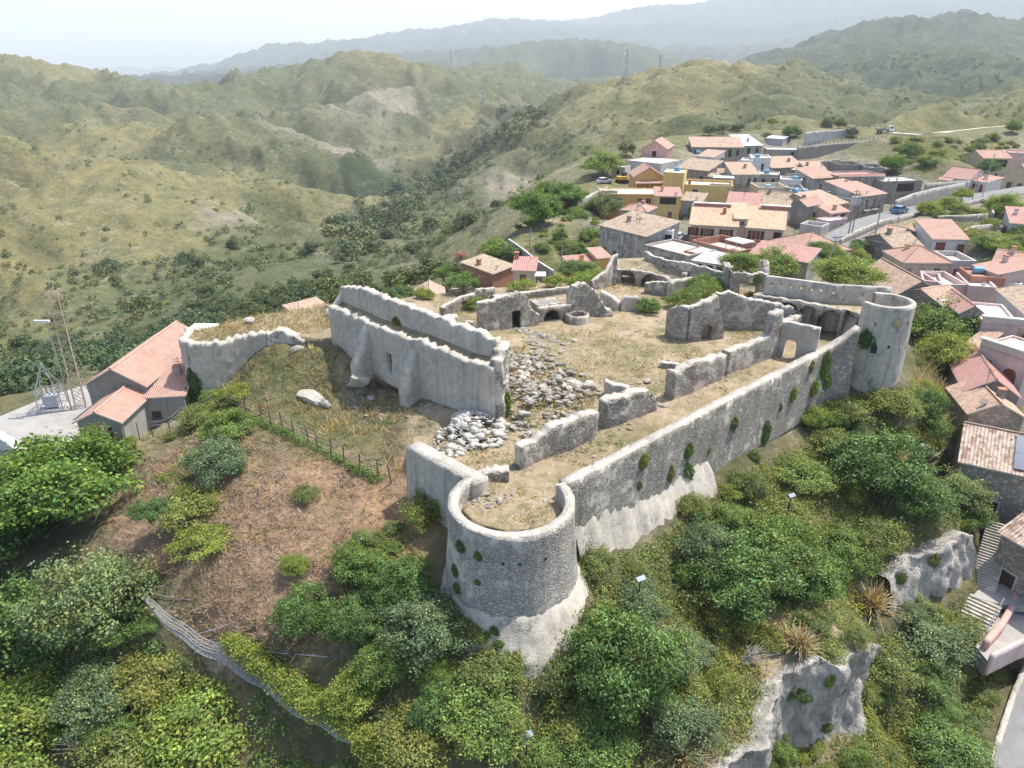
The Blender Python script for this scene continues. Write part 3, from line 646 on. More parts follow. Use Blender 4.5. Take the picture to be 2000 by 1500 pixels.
    for i, (n, py) in enumerate(zip(hn, (562, 566, 582, 600, 618, 650, 668))):
        x, y = n[0]+nb.x*1.5, n[1]+nb.y*1.5
        bl.append((x, y, n[2], ZAT(y, py-(4 if i < 6 else 0))))
    bl[-1] = (bl[-1][0]-u.x*1.2, bl[-1][1]-u.y*1.2, bl[-1][2], bl[-1][3])
    wall('rear_leaf', None, None, bl, parent=H, th=.8, rag=.35, rough=.05, sp=.42, mats=[M_HALL, M_LIME], seed=32)
    fl = MB()
    for i in range(len(hn)-1):
        a, b = hn[i], hn[i+1]; c, d = bl[i+1], bl[i]
        q = [(a[0], a[1], a[3]-.25), (b[0], b[1], b[3]-.25), (c[0], c[1], b[3]+.2), (d[0], d[1], a[3]+.2)]; fl.face(q, [(x[0], x[1]) for x in q])
    fl.build('vault_fill', M_COURT, H)
    wall('end_wall', None, None, [(hn[-1][0]+.1*u.x, hn[-1][1], hn[-1][2], hn[-1][3]+.5), (bl[-1][0]+u.x*.6, bl[-1][1]+.3, bl[-1][2], bl[-1][3]-.4)], parent=H, th=1.0, rag=.5, rough=.14, sp=.3, mats=[M_RUIN, M_LIME], seed=33)
    wall('end_wall', None, None, [(hn[0][0], hn[0][1], hn[0][2], hn[0][3]-.2), (bl[0][0], bl[0][1], bl[0][2], bl[0][3]-.6)], parent=H, th=.8, rag=.4, rough=.1, sp=.4, mats=[M_HALL, M_LIME], seed=34)
    for i, (k, ln) in enumerate(((2, 2.0), (4, 1.9))):
        b = hn[k]; x, y = b[0]-u.x*1.0, b[1]-u.y*1.0
        wall('buttress', None, None, [(x, y, b[2]-.5, b[3]-.1), (x-nb.x*.9, y-nb.y*.9, b[2]-.5, b[3]-1.5), (x-nb.x*ln, y-nb.y*ln, b[2]-.7, b[2]+1.2)], parent=H, th=1.1, rag=.3, rough=.09, sp=.35, mats=[M_HALL, M_LIME], seed=35+i)
    # --- left bastion
    wall('bastion_wall', 'high pale bastion wall with ivy and grassy top beside red roofed building', 'wall', [('t',372,640,1.2,-5),('t',357,662,1.3,-7.6),('t',375,668,1.1,-7.6),('t',400,670,1.05,-7.4),('t',440,662,1.1,-6.4),('t',470,654,1.25,-5.4),('t',500,650,1.35,-4.5),('t',521,648,1.4,-3.8)], th=.9, rag=.30, rough=.10, sp=.4, mats=[M_HALL, M_LIME], seed=41)
    wall('bastion_wall', 'low broken end of bastion wall at top of grassy slope', 'wall', [('t',521,648,1.4,-4.5),('t',548,643,1.6,-4),('t',578,650,1.3,-3),('t',596,660,.9,-2.5)], th=1.1, rag=.4, rough=.14, sp=.35, mats=[M_RUIN, M_LIME], seed=42)
    RW = [
     ('ruined_wall', 'long low ruined wall nearest to the near tower along wall walk', [('b',1012,912,870),('b',1028,905,862),('b',1060,890,842),('b',1066,888,834),('b',1112,872,815),('b',1158,852,800)], .9, .25),
     ('ruined_wall', 'blocky ruined wall with loose stone end in the middle of the wall walk', [('b',1174,834,782),('b',1215,820,768),('b',1258,803,756),('b',1275,798,785)], 1.0, .2),
     ('ruined_wall', 'short plastered return wall behind the blocky ruined wall', [('b',1180,772,743),('b',1228,780,757)], .6, .1),
     ('ruined_wall', 'ruined wall with reddish stones below the plastered room', [('b',1305,778,724),('b',1320,772,722),('b',1345,764,705),('b',1405,736,690)], .9, .3),
     ('ruined_wall', 'stepped ruined wall rising to a jagged corner beside the arched doorway wall', [('b',1412,730,684),('b',1470,708,664),('b',1489,701,654),('b',1493,700,612),('b',1508,693,606),('b',1513,690,628)], .8, .25),
     ('ruined_wall', 'small low wall stub in grass behind reddish ruined wall', [('b',1288,716,706),('b',1338,724,714)], .6, .1),
     ('ruined_wall', 'flat plastered wall with small arched doorway standing by curtain wall', [('b',1508,688,626),('b',1540,697,630),('b',1590,709,640)], .6, .06),
     ('ruined_wall', 'plastered return wall behind the small arched doorway', [('b',1512,684,628),('b',1545,655,617),('b',1562,642,612)], .6, .15),
     ('ruined_wall', 'brick patched outer wall of roofless chapel facing the courtyard', [('b',1303,653,602),('b',1322,660,596),('b',1341,664,600)], .8, .1),
     ('ruined_wall', 'gable shaped chapel wall with blind arch', [('b',1341,664,600),('b',1365,662,589),('b',1388,660,576),('b',1399,659,612),('b',1409,658,648)], .8, .2),
     ('ruined_wall', 'long jagged rear wall of roofless chapel with brick patches', [('b',1390,638,572),('b',1415,640,569),('b',1453,641,581),('b',1500,641,590),('b',1535,641,597),('b',1558,640,610)], .8, .25),
     ('ruined_wall', 'tall ruined house front with dark rectangular doorway', [('b',932,640,591),('b',960,643,583),('b',1010,640,570),('b',1026,637,576),('b',1036,634,602),('b',1051,632,612)], .7, .2),
     ('ruined_wall', 'low wall with dark brick arch in the far courtyard', [('b',1050,628,600),('b',1080,624,596),('b',1112,621,593)], .7, .12),
     ('ruined_wall', 'pointed triangular wall fragment behind the old well', [('b',1110,620,575),('b',1116,618,555),('b',1140,616,552),('b',1160,614,566),('b',1180,616,598),('b',1196,616,608)], .8, .25),
     ('ruined_wall', 'low rubble wall between triangular fragment and rounded stub', [('b',1172,598,568),('b',1190,602,576),('b',1208,606,588)], .7, .2),
     ('ruined_wall', 'rounded wall stub beside courtyard bush', [('b',1212,606,590),('b',1218,606,579),('b',1244,606,578),('b',1256,604,590)], .7, .12),
     ('ruined_wall', 'white plastered wall below the vine covered vault', [('b',1304,582,549),('b',1348,572,541)], .6, .12),
     ('ruined_wall', 'short broken wall in front of the second vault', [('b',1258,572,553),('b',1280,574,548),('b',1304,578,552)], .6, .2),
     ('boundary_wall', 'long low garden wall behind the far courtyard', [('b',1012,585,571),('b',1060,579,566),('b',1112,573,559)], .5, .1),
     ('boundary_wall', 'crenellated garden wall with small square openings', [('b',862,618,600),('b',900,606,579),('b',929,600,572),('b',931,600,564),('b',966,596,562)], .5, .08),
     ('ruined_wall', 'slanting wall climbing to a tall pillar left of the vaults', [('b',1154,566,549),('b',1182,560,528),('b',1195,556,499),('b',1203,556,497)], .5, .12)]
    for i, (nm, lb, sp_, th, rag) in enumerate(RW):
        hs = ()
        if 'small arched doorway standing' in lb: hs = [(.42,.6,1.15,1.9,'arch')]
        if 'dark rectangular' in lb: hs = [(.60,.6,1.2,2.0,'rect')]
        if 'dark brick arch' in lb: hs = [(.42,.6,2.0,1.2,'arch')]
        if 'blind arch' in lb: hs = [(.5,.5,1.3,1.7,'arch')]
        if 'crenellated' in lb: hs = [(.45,1.1,.5,.5,'rect'),(.58,1.1,.5,.5,'rect'),(.76,1.4,.45,.6,'rect'),(.92,1.4,.45,.6,'rect')]
        br = 'brick' in lb or 'reddish' in lb or 'stepped' in lb or 'chapel' in lb; pl = 'plaster' in lb or 'rounded' in lb
        m = [M_RUINB if br else M_HALL if pl else M_RUIN, M_LIME]
        o = wall(nm, lb, 'garden wall' if nm == 'boundary_wall' else 'ruined wall', sp_, th=th, rag=rag, rough=.07, sp=.36, mats=m, seed=50+i, holes=hs)
        if 'blind arch' in lb or 'dark rect' in lb or 'dark brick' in lb:
            nd = nodes(sp_); a, b = nd[0], nd[-1]; f = hs[0][0]; x = a[0]+(b[0]-a[0])*f; y = a[1]+(b[1]-a[1])*f
            back = MB(); hh_ = 2.3 if 'brick arch' not in lb else 1.5; back.box(-1.4, 0, -.5, 1.4, .3, hh_)
            if 'blind' not in lb: back.box(-1.4, -1.9, -.5, -1.1, -.002, hh_); back.box(1.1, -1.9, -.5, 1.4, -.002, hh_); back.box(-1.45, -1.95, hh_+.002, 1.45, .35, hh_+.25)  # roofed box added behind doorway and brick arch to keep them dark
            ang = math.atan2(b[1]-a[1], b[0]-a[0]); dx = .25 if 'blind' in lb else 2.2
            back.build('recess_backing', M_RUINB if 'blind' in lb else M_RUIN, o, loc=(x-math.sin(ang)*dx, y+math.cos(ang)*dx, a[2]+.5), rz=ang)
    tag(wall('broken_parapet', 'low ragged stone curb on the near tower floor', 'ruined wall', [('b',898,975,962),('b',905,958,942),('b',925,946,928),('b',960,935,917),('b',994,934,913)], th=.9, rag=.22, rough=.16, sp=.25, seed=80))
    # --- stair up to the terrace
    st = MB(); a = G(1652, 668, .15); b = G(1678, 612, 3.2); d = (Vector((b.x, b.y, 0))-Vector((a.x, a.y, 0))); n = 15
    ang = math.atan2(d.y, d.x); L = d.length
    for i in range(n): st.box(L*i/n, -.2, -.4, L*(i+1)/n-.002, 1.35, .06+3.0*(i+1)/n)
    tag(st.build('stone_stair', M_CAP, loc=(a.x, a.y, .15), rz=ang), 'worn stone stair climbing from courtyard to arcade terrace', 'stairs')
    # --- old well
    q = on_court(1127, 626); wl = thing('old_well', 'round stone well covered by a wire cage in the courtyard', 'well', (q.x, q.y, q.z))
    lathe('well_ring', (0, 0), [(1.35, -.3), (1.3, .75), (.85, .78), (.8, -.3)], 0, 360, [M_RUIN], noise=.06, seg=.25, parent=wl)
    cg = MB()
    for k in range(9):
        a = math.pi*k/9; cg.tube([(1.1*math.cos(a)*math.cos(t_), 1.1*math.sin(a)*math.cos(t_), .7+.75*math.sin(t_)) for t_ in np.linspace(0, math.pi, 9)], .02, 4)
    cg.build('wire_cage', flat('rusty_wire', (.16,.12,.09), .7), wl)
build_castle()
# ---------------------------------------------------------------- houses
_pl = {}
def plaster(name, col, dirt=.35, stone=0.0):
    if name in _pl: return _pl[name]
    t = NT(name, .9); ob = t.coord('Object'); n = t.noise(ob, .6, 6, .62); n2 = t.noise(ob, 5, 5, .7)
    st = t.noise(t.scale(ob, (1.6, 1.6, .16)), 1.0, 6, .7)
    c = t.mix(.5, (*col, 1), t.ramp(n, [(.3,(.34,.34,.34)), (.7,(.64,.63,.61))]), 'OVERLAY')
    c = t.mix(t.math('MULTIPLY', t.ramp(st, [(.47, 0), (.7, 1)]), dirt), c, tuple(x*.42 for x in col))
    if stone:
        v = t.scale(ob, (2.6, 2.6, 3.8)); e = t.voro(v, 1.0, 'DISTANCE_TO_EDGE'); k = t.add('ShaderNodeRGBToBW'); t.l(t.voro(v, 1.0, 'F1', 'Color'), k.inputs[0])
        sc = t.mix(t.ramp(e, [(.02, 1), (.1, 0)]), t.ramp(k.outputs[0], [(.2,(.24,.21,.17)), (.8,(.42,.37,.31))]), (.2,.18,.155))
        c = t.mix(t.ramp(n, [(.58-stone*.3, 0), (.64-stone*.3, 1)]), c, sc)
    _pl[name] = t.done(c, t.bump(n2, .02, .6)); return _pl[name]
_rf = {}
def tiles(name, a, b, mott=.5, pitch=.22):
    if name in _rf: return _rf[name]
    t = NT(name, .85); uv = t.uv(); ob = t.coord('Object')
    s = t.add('ShaderNodeSeparateXYZ'); t.l(uv, s.inputs[0])
    wv = t.math('SINE', t.math('MULTIPLY', s.outputs[0], 2*math.pi/pitch)); row = t.math('FRACT', t.math('DIVIDE', s.outputs[1], .38))
    vc = t.add('ShaderNodeRGBToBW'); t.l(t.voro(t.scale(uv, (1/pitch, 1/.38, 1)), 1.0, 'F1', 'Color', .95), vc.inputs[0])
    n = t.noise(ob, .8, 6, .65)
    c = t.mix(t.ramp(t.math('ADD', t.math('MULTIPLY', vc.outputs[0], mott), t.math('MULTIPLY', n, 1-mott*.5)), [(.35, 0), (.85, 1)]), (*a, 1), (*b, 1))
    c = t.mix(t.math('MULTIPLY', t.ramp(t.noise(ob, .5, 7, .7), [(.52, 0), (.7, 1)]), .45), c, tuple(x*.5 for x in a))
    c = t.mix(t.ramp(wv, [(0, .35), (.35, 0)]), c, tuple(x*.55 for x in a))
    h = t.math('ADD', wv, t.math('MULTIPLY', row, .6))
    _rf[name] = t.done(c, t.bump(h, .04, .8)); return _rf[name]
SALMON = lambda: tiles('salmon_tiles', (.43,.25,.19), (.55,.36,.285), .35)
PINKR = lambda: tiles('pink_red_tiles', (.42,.23,.19), (.52,.31,.265), .25, .3)
OLDT = lambda: tiles('old_clay_tiles', (.30,.215,.145), (.50,.40,.29), .8)
OLDP = lambda: tiles('weathered_pink_tiles', (.38,.235,.165), (.56,.42,.31), .75)
BEIGE = lambda: tiles('pale_orange_tiles', (.52,.335,.215), (.68,.50,.36), .55)
MOTT = lambda: tiles('mottled_tiles', (.28,.165,.12), (.62,.50,.39), 1.0, .3)
GREYR = lambda: plaster('concrete_roof', (.45,.43,.40), .25)
WHITER = lambda: plaster('white_roof', (.70,.69,.67), .12)
PAVE = lambda: plaster('terrace_paving', (.52,.42,.36), .2)
W = dict(orange=lambda: plaster('orange_render', (.60,.36,.14), .12), yellow=lambda: plaster('yellow_render', (.60,.44,.19), .12), cream=lambda: plaster('cream_render', (.60,.50,.37), .2),
         grey=lambda: plaster('grey_render', (.36,.34,.31), .45), stone=lambda: plaster('bare_stone', (.38,.34,.29), .3, .9), white=lambda: plaster('white_render', (.66,.645,.62), .22), pink=lambda: plaster('pink_render', (.55,.34,.29), .3),
         beige=lambda: plaster('beige_render', (.52,.42,.30), .25), old=lambda: plaster('peeling_render', (.46,.43,.39), .65, .35), lav=lambda: plaster('lilac_render', (.58,.47,.48), .2), brick=lambda: plaster('raw_brick', (.36,.19,.13), .3), dark=lambda: plaster('dark_render', (.27,.245,.22), .4), podium=lambda: plaster('pale_concrete', (.50,.48,.46), .35), offpink=lambda: plaster('rose_render', (.58,.44,.40), .3))
def glassm():
    if 'glass' not in _flat:
        t = NT('window_glass', .12); t.b.inputs['Specular IOR Level'].default_value = .5; _flat['glass'] = t.done((.035,.04,.045))
    return _flat['glass']
WOOD = lambda: flat('dark_wood', (.095,.055,.035), .6); GREEN = lambda: flat('green_shutter', (.05,.11,.085), .6); REDW = lambda: flat('red_wood', (.27,.085,.06), .55); FRAME = lambda: flat('stone_frame', (.52,.49,.44), .8); BROWN = lambda: flat('brown_shutter', (.20,.105,.065), .6); PALE = lambda: flat('pale_door', (.45,.46,.45), .6); TERRA = lambda: flat('terracotta', (.42,.19,.125), .8); IRON = lambda: flat('black_iron', (.05,.05,.05), .5); STEEL = lambda: flat('galvanised_steel', (.42,.43,.44), .45, .6)
HOUSES = []
def house(label, e, d, dp, h, roof, rh, wl, rf, op=(), ex=(), cat='house', name='house', ov=.3, deep=3.0, pad=True, dark=None, side=None, group=None):
    A = P(e[0], e[1], d); B = G(e[2], e[3], A.z); v = B-A; w = v.length; rz = math.atan2(v.y, v.x)
    root = thing(name, label, cat, (A.x, A.y, A.z-h), rz, group); root['kind'] = 'thing'
    wm = W[wl]() if isinstance(wl, str) else wl; rm = rf()
    c = Matrix.Rotation(rz, 4, 'Z') @ Vector((w/2, dp/2, 0)); 
    if pad:
        FLAT.append((A.x+c.x, A.y+c.y, min(w, dp)*.62, A.z-h-.1)); HPTS.append((A.x+c.x*.3, A.y+c.y*.3, A.z-h-.1, 4e-3)); HPTS.append((A.x+c.x*2, A.y+c.y*2, A.z-h-.1, 8e-3))
    z0 = -deep; ap = h+rh
    prof = {f: [(0, z0), (W_, z0), (W_, h), (0, h)] for f, W_ in (('f', w), ('b', w), ('l', dp), ('r', dp))}
    if roof == 'gx':
        prof['l'] = prof['r'] = [(0, z0), (dp, z0), (dp, h), (dp/2, ap), (0, h)]
    elif roof == 'gy': prof['f'] = prof['b'] = [(0, z0), (w, z0), (w, h), (w/2, ap), (0, h)]
    elif roof == 'sf':
        prof['l'] = [(0, z0), (dp, z0), (dp, h), (0, ap)]; prof['r'] = [(0, z0), (dp, z0), (dp, ap), (0, h)]; prof['b'] = [(0, z0), (w, z0), (w, ap), (0, ap)]
    elif roof == 'sl':
        prof['f'] = [(0, z0), (w, z0), (w, ap), (0, h)]; prof['b'] = [(0, z0), (w, z0), (w, h), (0, ap)]; prof['r'] = [(0, z0), (dp, z0), (dp, ap), (0, ap)]
    elif roof == 'sr':
        prof['f'] = [(0, z0), (w, z0), (w, h), (0, ap)]; prof['b'] = [(0, z0), (w, z0), (w, ap), (0, h)]; prof['l'] = [(0, z0), (dp, z0), (dp, ap), (0, ap)]
    fm = dict(f=lambda u, z, o=0: Vector((u, o, z)), b=lambda u, z, o=0: Vector((w-u, dp-o, z)), l=lambda u, z, o=0: Vector((o, dp-u, z)), r=lambda u, z, o=0: Vector((w-o, u, z)))
    fw = dict(f=w, b=w, l=dp, r=dp); mb = MB(); rev = .16
    for f in 'frbl':
        hs = []
        for o in op:
            if o[0] != f: continue
            _, u, dz, ww, hh, kind = o[:6]; uc = u*fw[f]; zt = h-dz; zb = zt-hh
            if kind in 'aA':
                r = ww/2; cz = zt-min(r, hh*.5); ry = zt-cz
                pl = [(uc-r, zb), (uc+r, zb)]+[(uc+r*math.cos(t_), cz+ry*math.sin(t_)) for t_ in np.linspace(0, math.pi, 9)]
            else: pl = [(uc-ww/2, zb), (uc+ww/2, zb), (uc+ww/2, zt), (uc-ww/2, zt)]
            hs.append((pl, o))
        pf = prof[f]; pts = list(pf); loops = [list(range(len(pf)))]
        for pl, o in hs: loops.append(list(range(len(pts), len(pts)+len(pl)))); pts += pl
        v_, e_, f_, *_ = delaunay_2d_cdt([Vector(p) for p in pts], [], loops, 1, 1e-5)
        for q in f_:
            cx = sum(v_[i].x for i in q)/3; cy = sum(v_[i].y for i in q)/3
            if any(inpoly(np.array([cx]), np.array([cy]), pl)[0] for pl, o in hs): continue
            mb.face([fm[f](v_[i].x, v_[i].y) for i in q], [(v_[i].x, v_[i].y) for i in q])
        for pl, o in hs:
            for i in range(len(pl)):
                a, b = pl[i], pl[(i+1) % len(pl)]
                mb.face([fm[f](*a), fm[f](*a, rev), fm[f](*b, rev), fm[f](*b)])
            kind = o[5]; ww, hh = o[3], o[4]; x0 = min(p[0] for p in pl); x1 = max(p[0] for p in pl); y0 = min(p[1] for p in pl); y1 = max(p[1] for p in pl)
            wb = MB(); T = lambda u, z, oo: fm[f](u, z, oo)
            def bar(u0, z0_, u1, z1, o0, o1, m):
                P8 = [T(u0, z0_, o0), T(u1, z0_, o0), T(u1, z1, o0), T(u0, z1, o0), T(u0, z0_, o1), T(u1, z0_, o1), T(u1, z1, o1), T(u0, z1, o1)]
                for q in ((0,1,2,3),(0,4,5,1),(1,5,6,2),(2,6,7,3),(3,7,4,0)): wb.face([P8[i] for i in q], None, m)
            wb.face([T(*p, rev-.01) for p in pl], None, 0)
            pane = {'w': glassm, 'a': lambda: M_SHADE, 'x': lambda: M_SHADE, 'd': WOOD, 's': BROWN, 'g': GREEN, 'r': REDW, 'A': REDW, 'p': PALE, 'b': glassm, 't': BROWN}[kind]()  # open doorways and arches get a pane with their shade painted on
            frame = WOOD() if kind in 'sdw' and len(o) < 7 else FRAME()
            if kind in 'wbt' and ww > .3:
                for k in (0, .5, 1):
                    uu = x0+(x1-x0)*k-.04*(k*2-1)
                    bar(uu-.035, y0, uu+.035, y1, rev-.06, rev-.012, 1)
            if len(o) > 6 or kind in 'bA':                # moulded surround standing proud
                for a_, b_, c_, d_ in ((x0-.14, y0, x0, y1), (x1, y0, x1+.14, y1), (x0-.14, y1, x1+.14, y1+.14)): bar(a_, b_, c_, d_, -.04, .0, 1)
            if kind in 'wsgt': bar(x0-.1, y0-.08, x1+.1, y0, -.08, 0, 1)
            nm = 'door' if kind in 'dpArb' and hh > 1.6 or kind == 'a' else 'window'
            wb.build(nm, [pane, frame], root)
            if 'shut' in o:
                for s_ in (-1, 1):
                    sb = MB(); keep = wb; wb = sb; c0 = x0-.62 if s_ < 0 else x1+.04
                    bar(c0, y0, c0+.58, y1, -.05, -.005, 0); wb = keep; sb.build('shutter', WOOD(), root)
            if kind == 'b':
                bl = MB(); keep = wb; wb = bl; bar(x0-.5, y0-.14, x1+.5, y0, -.95, 0, 0)
                k = 7
                for i in range(k+1):
                    uu = x0-.45+(x1-x0+.9)*i/k; bar(uu-.02, y0, uu+.02, y0+.95, -.93, -.89, 1)
                bar(x0-.47, y0+.93, x1+.47, y0+.98, -.94, -.88, 1); wb = keep
                bl.build('balcony', [FRAME(), IRON()], root)
    mb.build('wall', wm, root)
    rb = MB(); th = .13
    def plane(pts, along):                        # one roof slope, uv: across, down the slope
        n = (Vector(pts[1])-Vector(pts[0])).cross(Vector(pts[2])-Vector(pts[1])).normalized()
        ux = Vector(along).normalized(); uy = n.cross(ux)
        U = [(Vector(p).dot(ux), Vector(p).dot(uy)) for p in pts]
        top = [Vector(p)+Vector((0, 0, th)) for p in pts]; rb.face(top, U, 0); rb.face([Vector(p) for p in pts][::-1], U[::-1], 1)
        for i in range(len(pts)): a, b = i, (i+1) % len(pts); rb.face([Vector(pts[a]), Vector(pts[b]), top[b], top[a]], None, 1)
    o = ov
    if roof == 'gx':
        k = rh/(dp/2); e0 = h-o*k
        plane([(-o, -o, e0), (w+o, -o, e0), (w+o, dp/2, ap), (-o, dp/2, ap)], (1, 0, 0)); plane([(w+o, dp+o, e0), (-o, dp+o, e0), (-o, dp/2, ap), (w+o, dp/2, ap)], (1, 0, 0))
        rb.tube([(-o, dp/2, ap+th), (w+o, dp/2, ap+th)], .12, 6, 0)
    elif roof == 'gy':
        k = rh/(w/2); e0 = h-o*k
        plane([(-o, dp+o, e0), (-o, -o, e0), (w/2, -o, ap), (w/2, dp+o, ap)], (0, 1, 0)); plane([(w+o, -o, e0), (w+o, dp+o, e0), (w/2, dp+o, ap), (w/2, -o, ap)], (0, 1, 0))
        rb.tube([(w/2, -o, ap+th), (w/2, dp+o, ap+th)], .12, 6, 0)
    elif roof == 'sf': k = rh/dp; plane([(-o, -o, h-o*k), (w+o, -o, h-o*k), (w+o, dp+o, ap+o*k), (-o, dp+o, ap+o*k)], (1, 0, 0))
    elif roof == 'sl': k = rh/w; plane([(-o, dp+o, h-o*k), (-o, -o, h-o*k), (w+o, -o, ap+o*k), (w+o, dp+o, ap+o*k)], (0, 1, 0))
    elif roof == 'sr': k = rh/w; plane([(w+o, -o, h-o*k), (w+o, dp+o, h-o*k), (-o, dp+o, ap+o*k), (-o, -o, ap+o*k)], (0, 1, 0))
    elif roof == 'hip':
        m = min(w, dp)/2; k = rh/m; e0 = h-o*k
        c = [(-o, -o, e0), (w+o, -o, e0), (w+o, dp+o, e0), (-o, dp+o, e0)]
        if w >= dp: r0, r1 = (m, dp/2, ap), (w-m, dp/2, ap); fs = [([c[0], c[1], r1, r0], (1,0,0)), ([c[1], c[2], r1], (0,1,0)), ([c[2], c[3], r0, r1], (1,0,0)), ([c[3], c[0], r0], (0,1,0))]
        else: r0, r1 = (w/2, m, ap), (w/2, dp-m, ap); fs = [([c[0], c[1], r0], (1,0,0)), ([c[1], c[2], r1, r0], (0,1,0)), ([c[2], c[3], r1], (1,0,0)), ([c[3], c[0], r0, r1], (0,1,0))]
        for p, a in fs: plane([Vector(x) for x in p], a)
        for a, b in ((c[0], r0), (c[1], r1 if w >= dp else r0), (c[2], r1), (c[3], r0 if w >= dp else r1), (r0, r1)):
            if (Vector(a)-Vector(b)).length > .05: rb.tube([Vector(a)+Vector((0,0,th)), Vector(b)+Vector((0,0,th))], .11, 5, 0)
    else:                                          # flat roof behind a parapet
        pw = .22; zr = h-rh
        rb.face([(pw, pw, zr), (w-pw, pw, zr), (w-pw, dp-pw, zr), (pw, dp-pw, zr)], None, 0)
        for a, b, c_, d_ in ((0, 0, w, pw), (0, dp-pw, w, dp), (0, pw, pw, dp-pw), (w-pw, pw, w, dp-pw)): rb.box(a-.02, b-.02, zr-.02, c_+.02, d_+.02, h+.05, 1)
    rb.build('roof', [rm, FRAME() if roof != 'flat' else wm], root)
    def top_at(x, y):
        if roof == 'gx': return ap-abs(y-dp/2)*rh/(dp/2)
        if roof == 'gy': return ap-abs(x-w/2)*rh/(w/2)
        if roof == 'sf': return h+rh*y/dp
        if roof == 'flat': return h-rh
        return h+rh*.4
    def extra(x):
        k = x[0]; X, Y = x[1]*w, x[2]*dp; Z = top_at(X, Y)-.1; m = MB()
        if k == 'chim':
            m.box(X-.3, Y-.25, Z, X+.3, Y+.25, Z+1.1, 0); m.box(X-.38, Y-.33, Z+1.1, X+.38, Y+.33, Z+1.22, 1); m.build('chimney', [x[3]() if len(x) > 3 else wm, TERRA()], root)
        elif k == 'tank':
            m.tube([(X-.7, Y, Z+.62), (X-.62, Y, Z+.62), (X+.62, Y, Z+.62), (X+.7, Y, Z+.62)], [.3, .5, .5, .3], 10); m.box(X-.5, Y-.3, Z, X-.4, Y+.3, Z+.3); m.box(X+.4, Y-.3, Z, X+.5, Y+.3, Z+.3)
            m.build('water_tank', flat('blue_plastic', (.16,.33,.45), .5), root, smooth=True)
        elif k == 'mast': m.tube([(X, Y, Z), (X, Y, Z+2.2)], .03, 4); m.tube([(X-.5, Y, Z+2.0), (X+.5, Y, Z+2.0)], .02, 4); m.tube([(X-.4, Y, Z+1.7), (X+.4, Y, Z+1.7)], .02, 4); m.build('antenna', IRON(), root)
        elif k == 'dish':
            m.tube([(X, Y, Z), (X, Y, Z+.5)], .025, 4); pts_ = [(X+.38*math.cos(a), Y-.25-.12*math.sin(a), Z+.62+.36*math.sin(a)) for a in np.linspace(0, 2*math.pi, 11)[:-1]]; m.face(pts_); [m.face([pts_[i], (X, Y-.08, Z+.55), pts_[(i+1) % 10]]) for i in range(10)]; m.build('satellite_dish', flat('white_lamp', (.75,.75,.73), .4), root)
        elif k == 'pent':                          # roof room: w, d, h
            a, b, c_ = x[3:6]; m.box(X, Y, Z, X+a, Y+b, Z+c_, 0); m.box(X-.15, Y-.15, Z+c_, X+a+.15, Y+b+.15, Z+c_+.15, 1); m.build('roof_room', [x[6]() if len(x) > 6 else wm, WHITER()], root)
        elif k == 'canopy':                        # white sheet on posts: w, d, h
            a, b, c_ = x[3:6]
            for px_, py_ in ((X, Y), (X+a, Y), (X, Y+b), (X+a, Y+b)): m.box(px_-.05, py_-.05, Z, px_+.05, py_+.05, Z+c_, 0)
            m.box(X-.2, Y-.2, Z+c_, X+a+.2, Y+b+.2, Z+c_+.1, 1); m.build('canopy', [STEEL(), x[6]() if len(x) > 6 else WHITER()], root)
        elif k == 'porch':                         # lean-to tiled roof on the front: x0..x1 fraction, drop below eave, depth
            x0_, x1_, dr, dd = x[3:7]; a, b = x0_*w, x1_*w; z1 = h-dr
            q = [(a, -dd, z1-.55), (b, -dd, z1-.55), (b, -.01, z1), (a, -.01, z1)]; tq = [Vector(p)+Vector((0, 0, .12)) for p in q]
            m.face(tq, [(p[0], p[1]) for p in q], 0); m.face(q[::-1], None, 1)
            for i in range(4): m.face([q[i], q[(i+1) % 4], tq[(i+1) % 4], tq[i]], None, 1)
            n_ = max(2, int((b-a)/2.6)+1)
            for i in range(n_): xx = a+.15+(b-a-.3)*i/(n_-1); m.box(xx-.09, -dd+.1, z1-.6-2.5, xx+.09, -dd+.28, z1-.5, 1)
            m.build('porch', [x[7]() if len(x) > 7 else rm, FRAME()], root)
        elif k == 'rail':                          # terrace wall in front: x0..x1, height, depth, material
            x0_, x1_, zz, dd, hh = x[3:8]; a, b = x0_*w, x1_*w; m.box(a, -dd, h-zz-.2, b, 0, h-zz, 1); m.box(a, -dd-.1, h-zz-.25, b, -dd+.08, h-zz+hh, 0); m.box(a-.02, -dd, h-zz, a+.12, -.01, h-zz+hh-.02, 0); m.box(b-.12, -dd, h-zz, b+.02, -.01, h-zz+hh-.02, 0)
            m.build('balcony', [x[8]() if len(x) > 8 else TERRA(), FRAME()], root)
        elif k == 'solar':
            pl = flat('solar_cell', (.05,.07,.12), .2); 
            for j in range(x[3]):
                m2 = MB(); X0 = X+j*1.05
                def zz(xx, yy): return top_at(xx, yy)+.28
                y0, y1 = Y, Y+1.7
                q = [(X0, y0, zz(X0, y0)), (X0+1.0, y0, zz(X0+1, y0)), (X0+1.0, y1, zz(X0+1, y1)), (X0, y1, zz(X0, y1))]
                m2.face(q, None, 0)
                for a_, b_ in ((0, 1), (1, 2), (2, 3), (3, 0)):
                    pa, pb = Vector(q[a_]), Vector(q[b_]); m2.tube([pa, pb], .03, 4, 1)
                m2.build('solar_panel', [pl, STEEL()], root)
    for x in ex: extra(x)
    hr = random.Random(label); auto = []
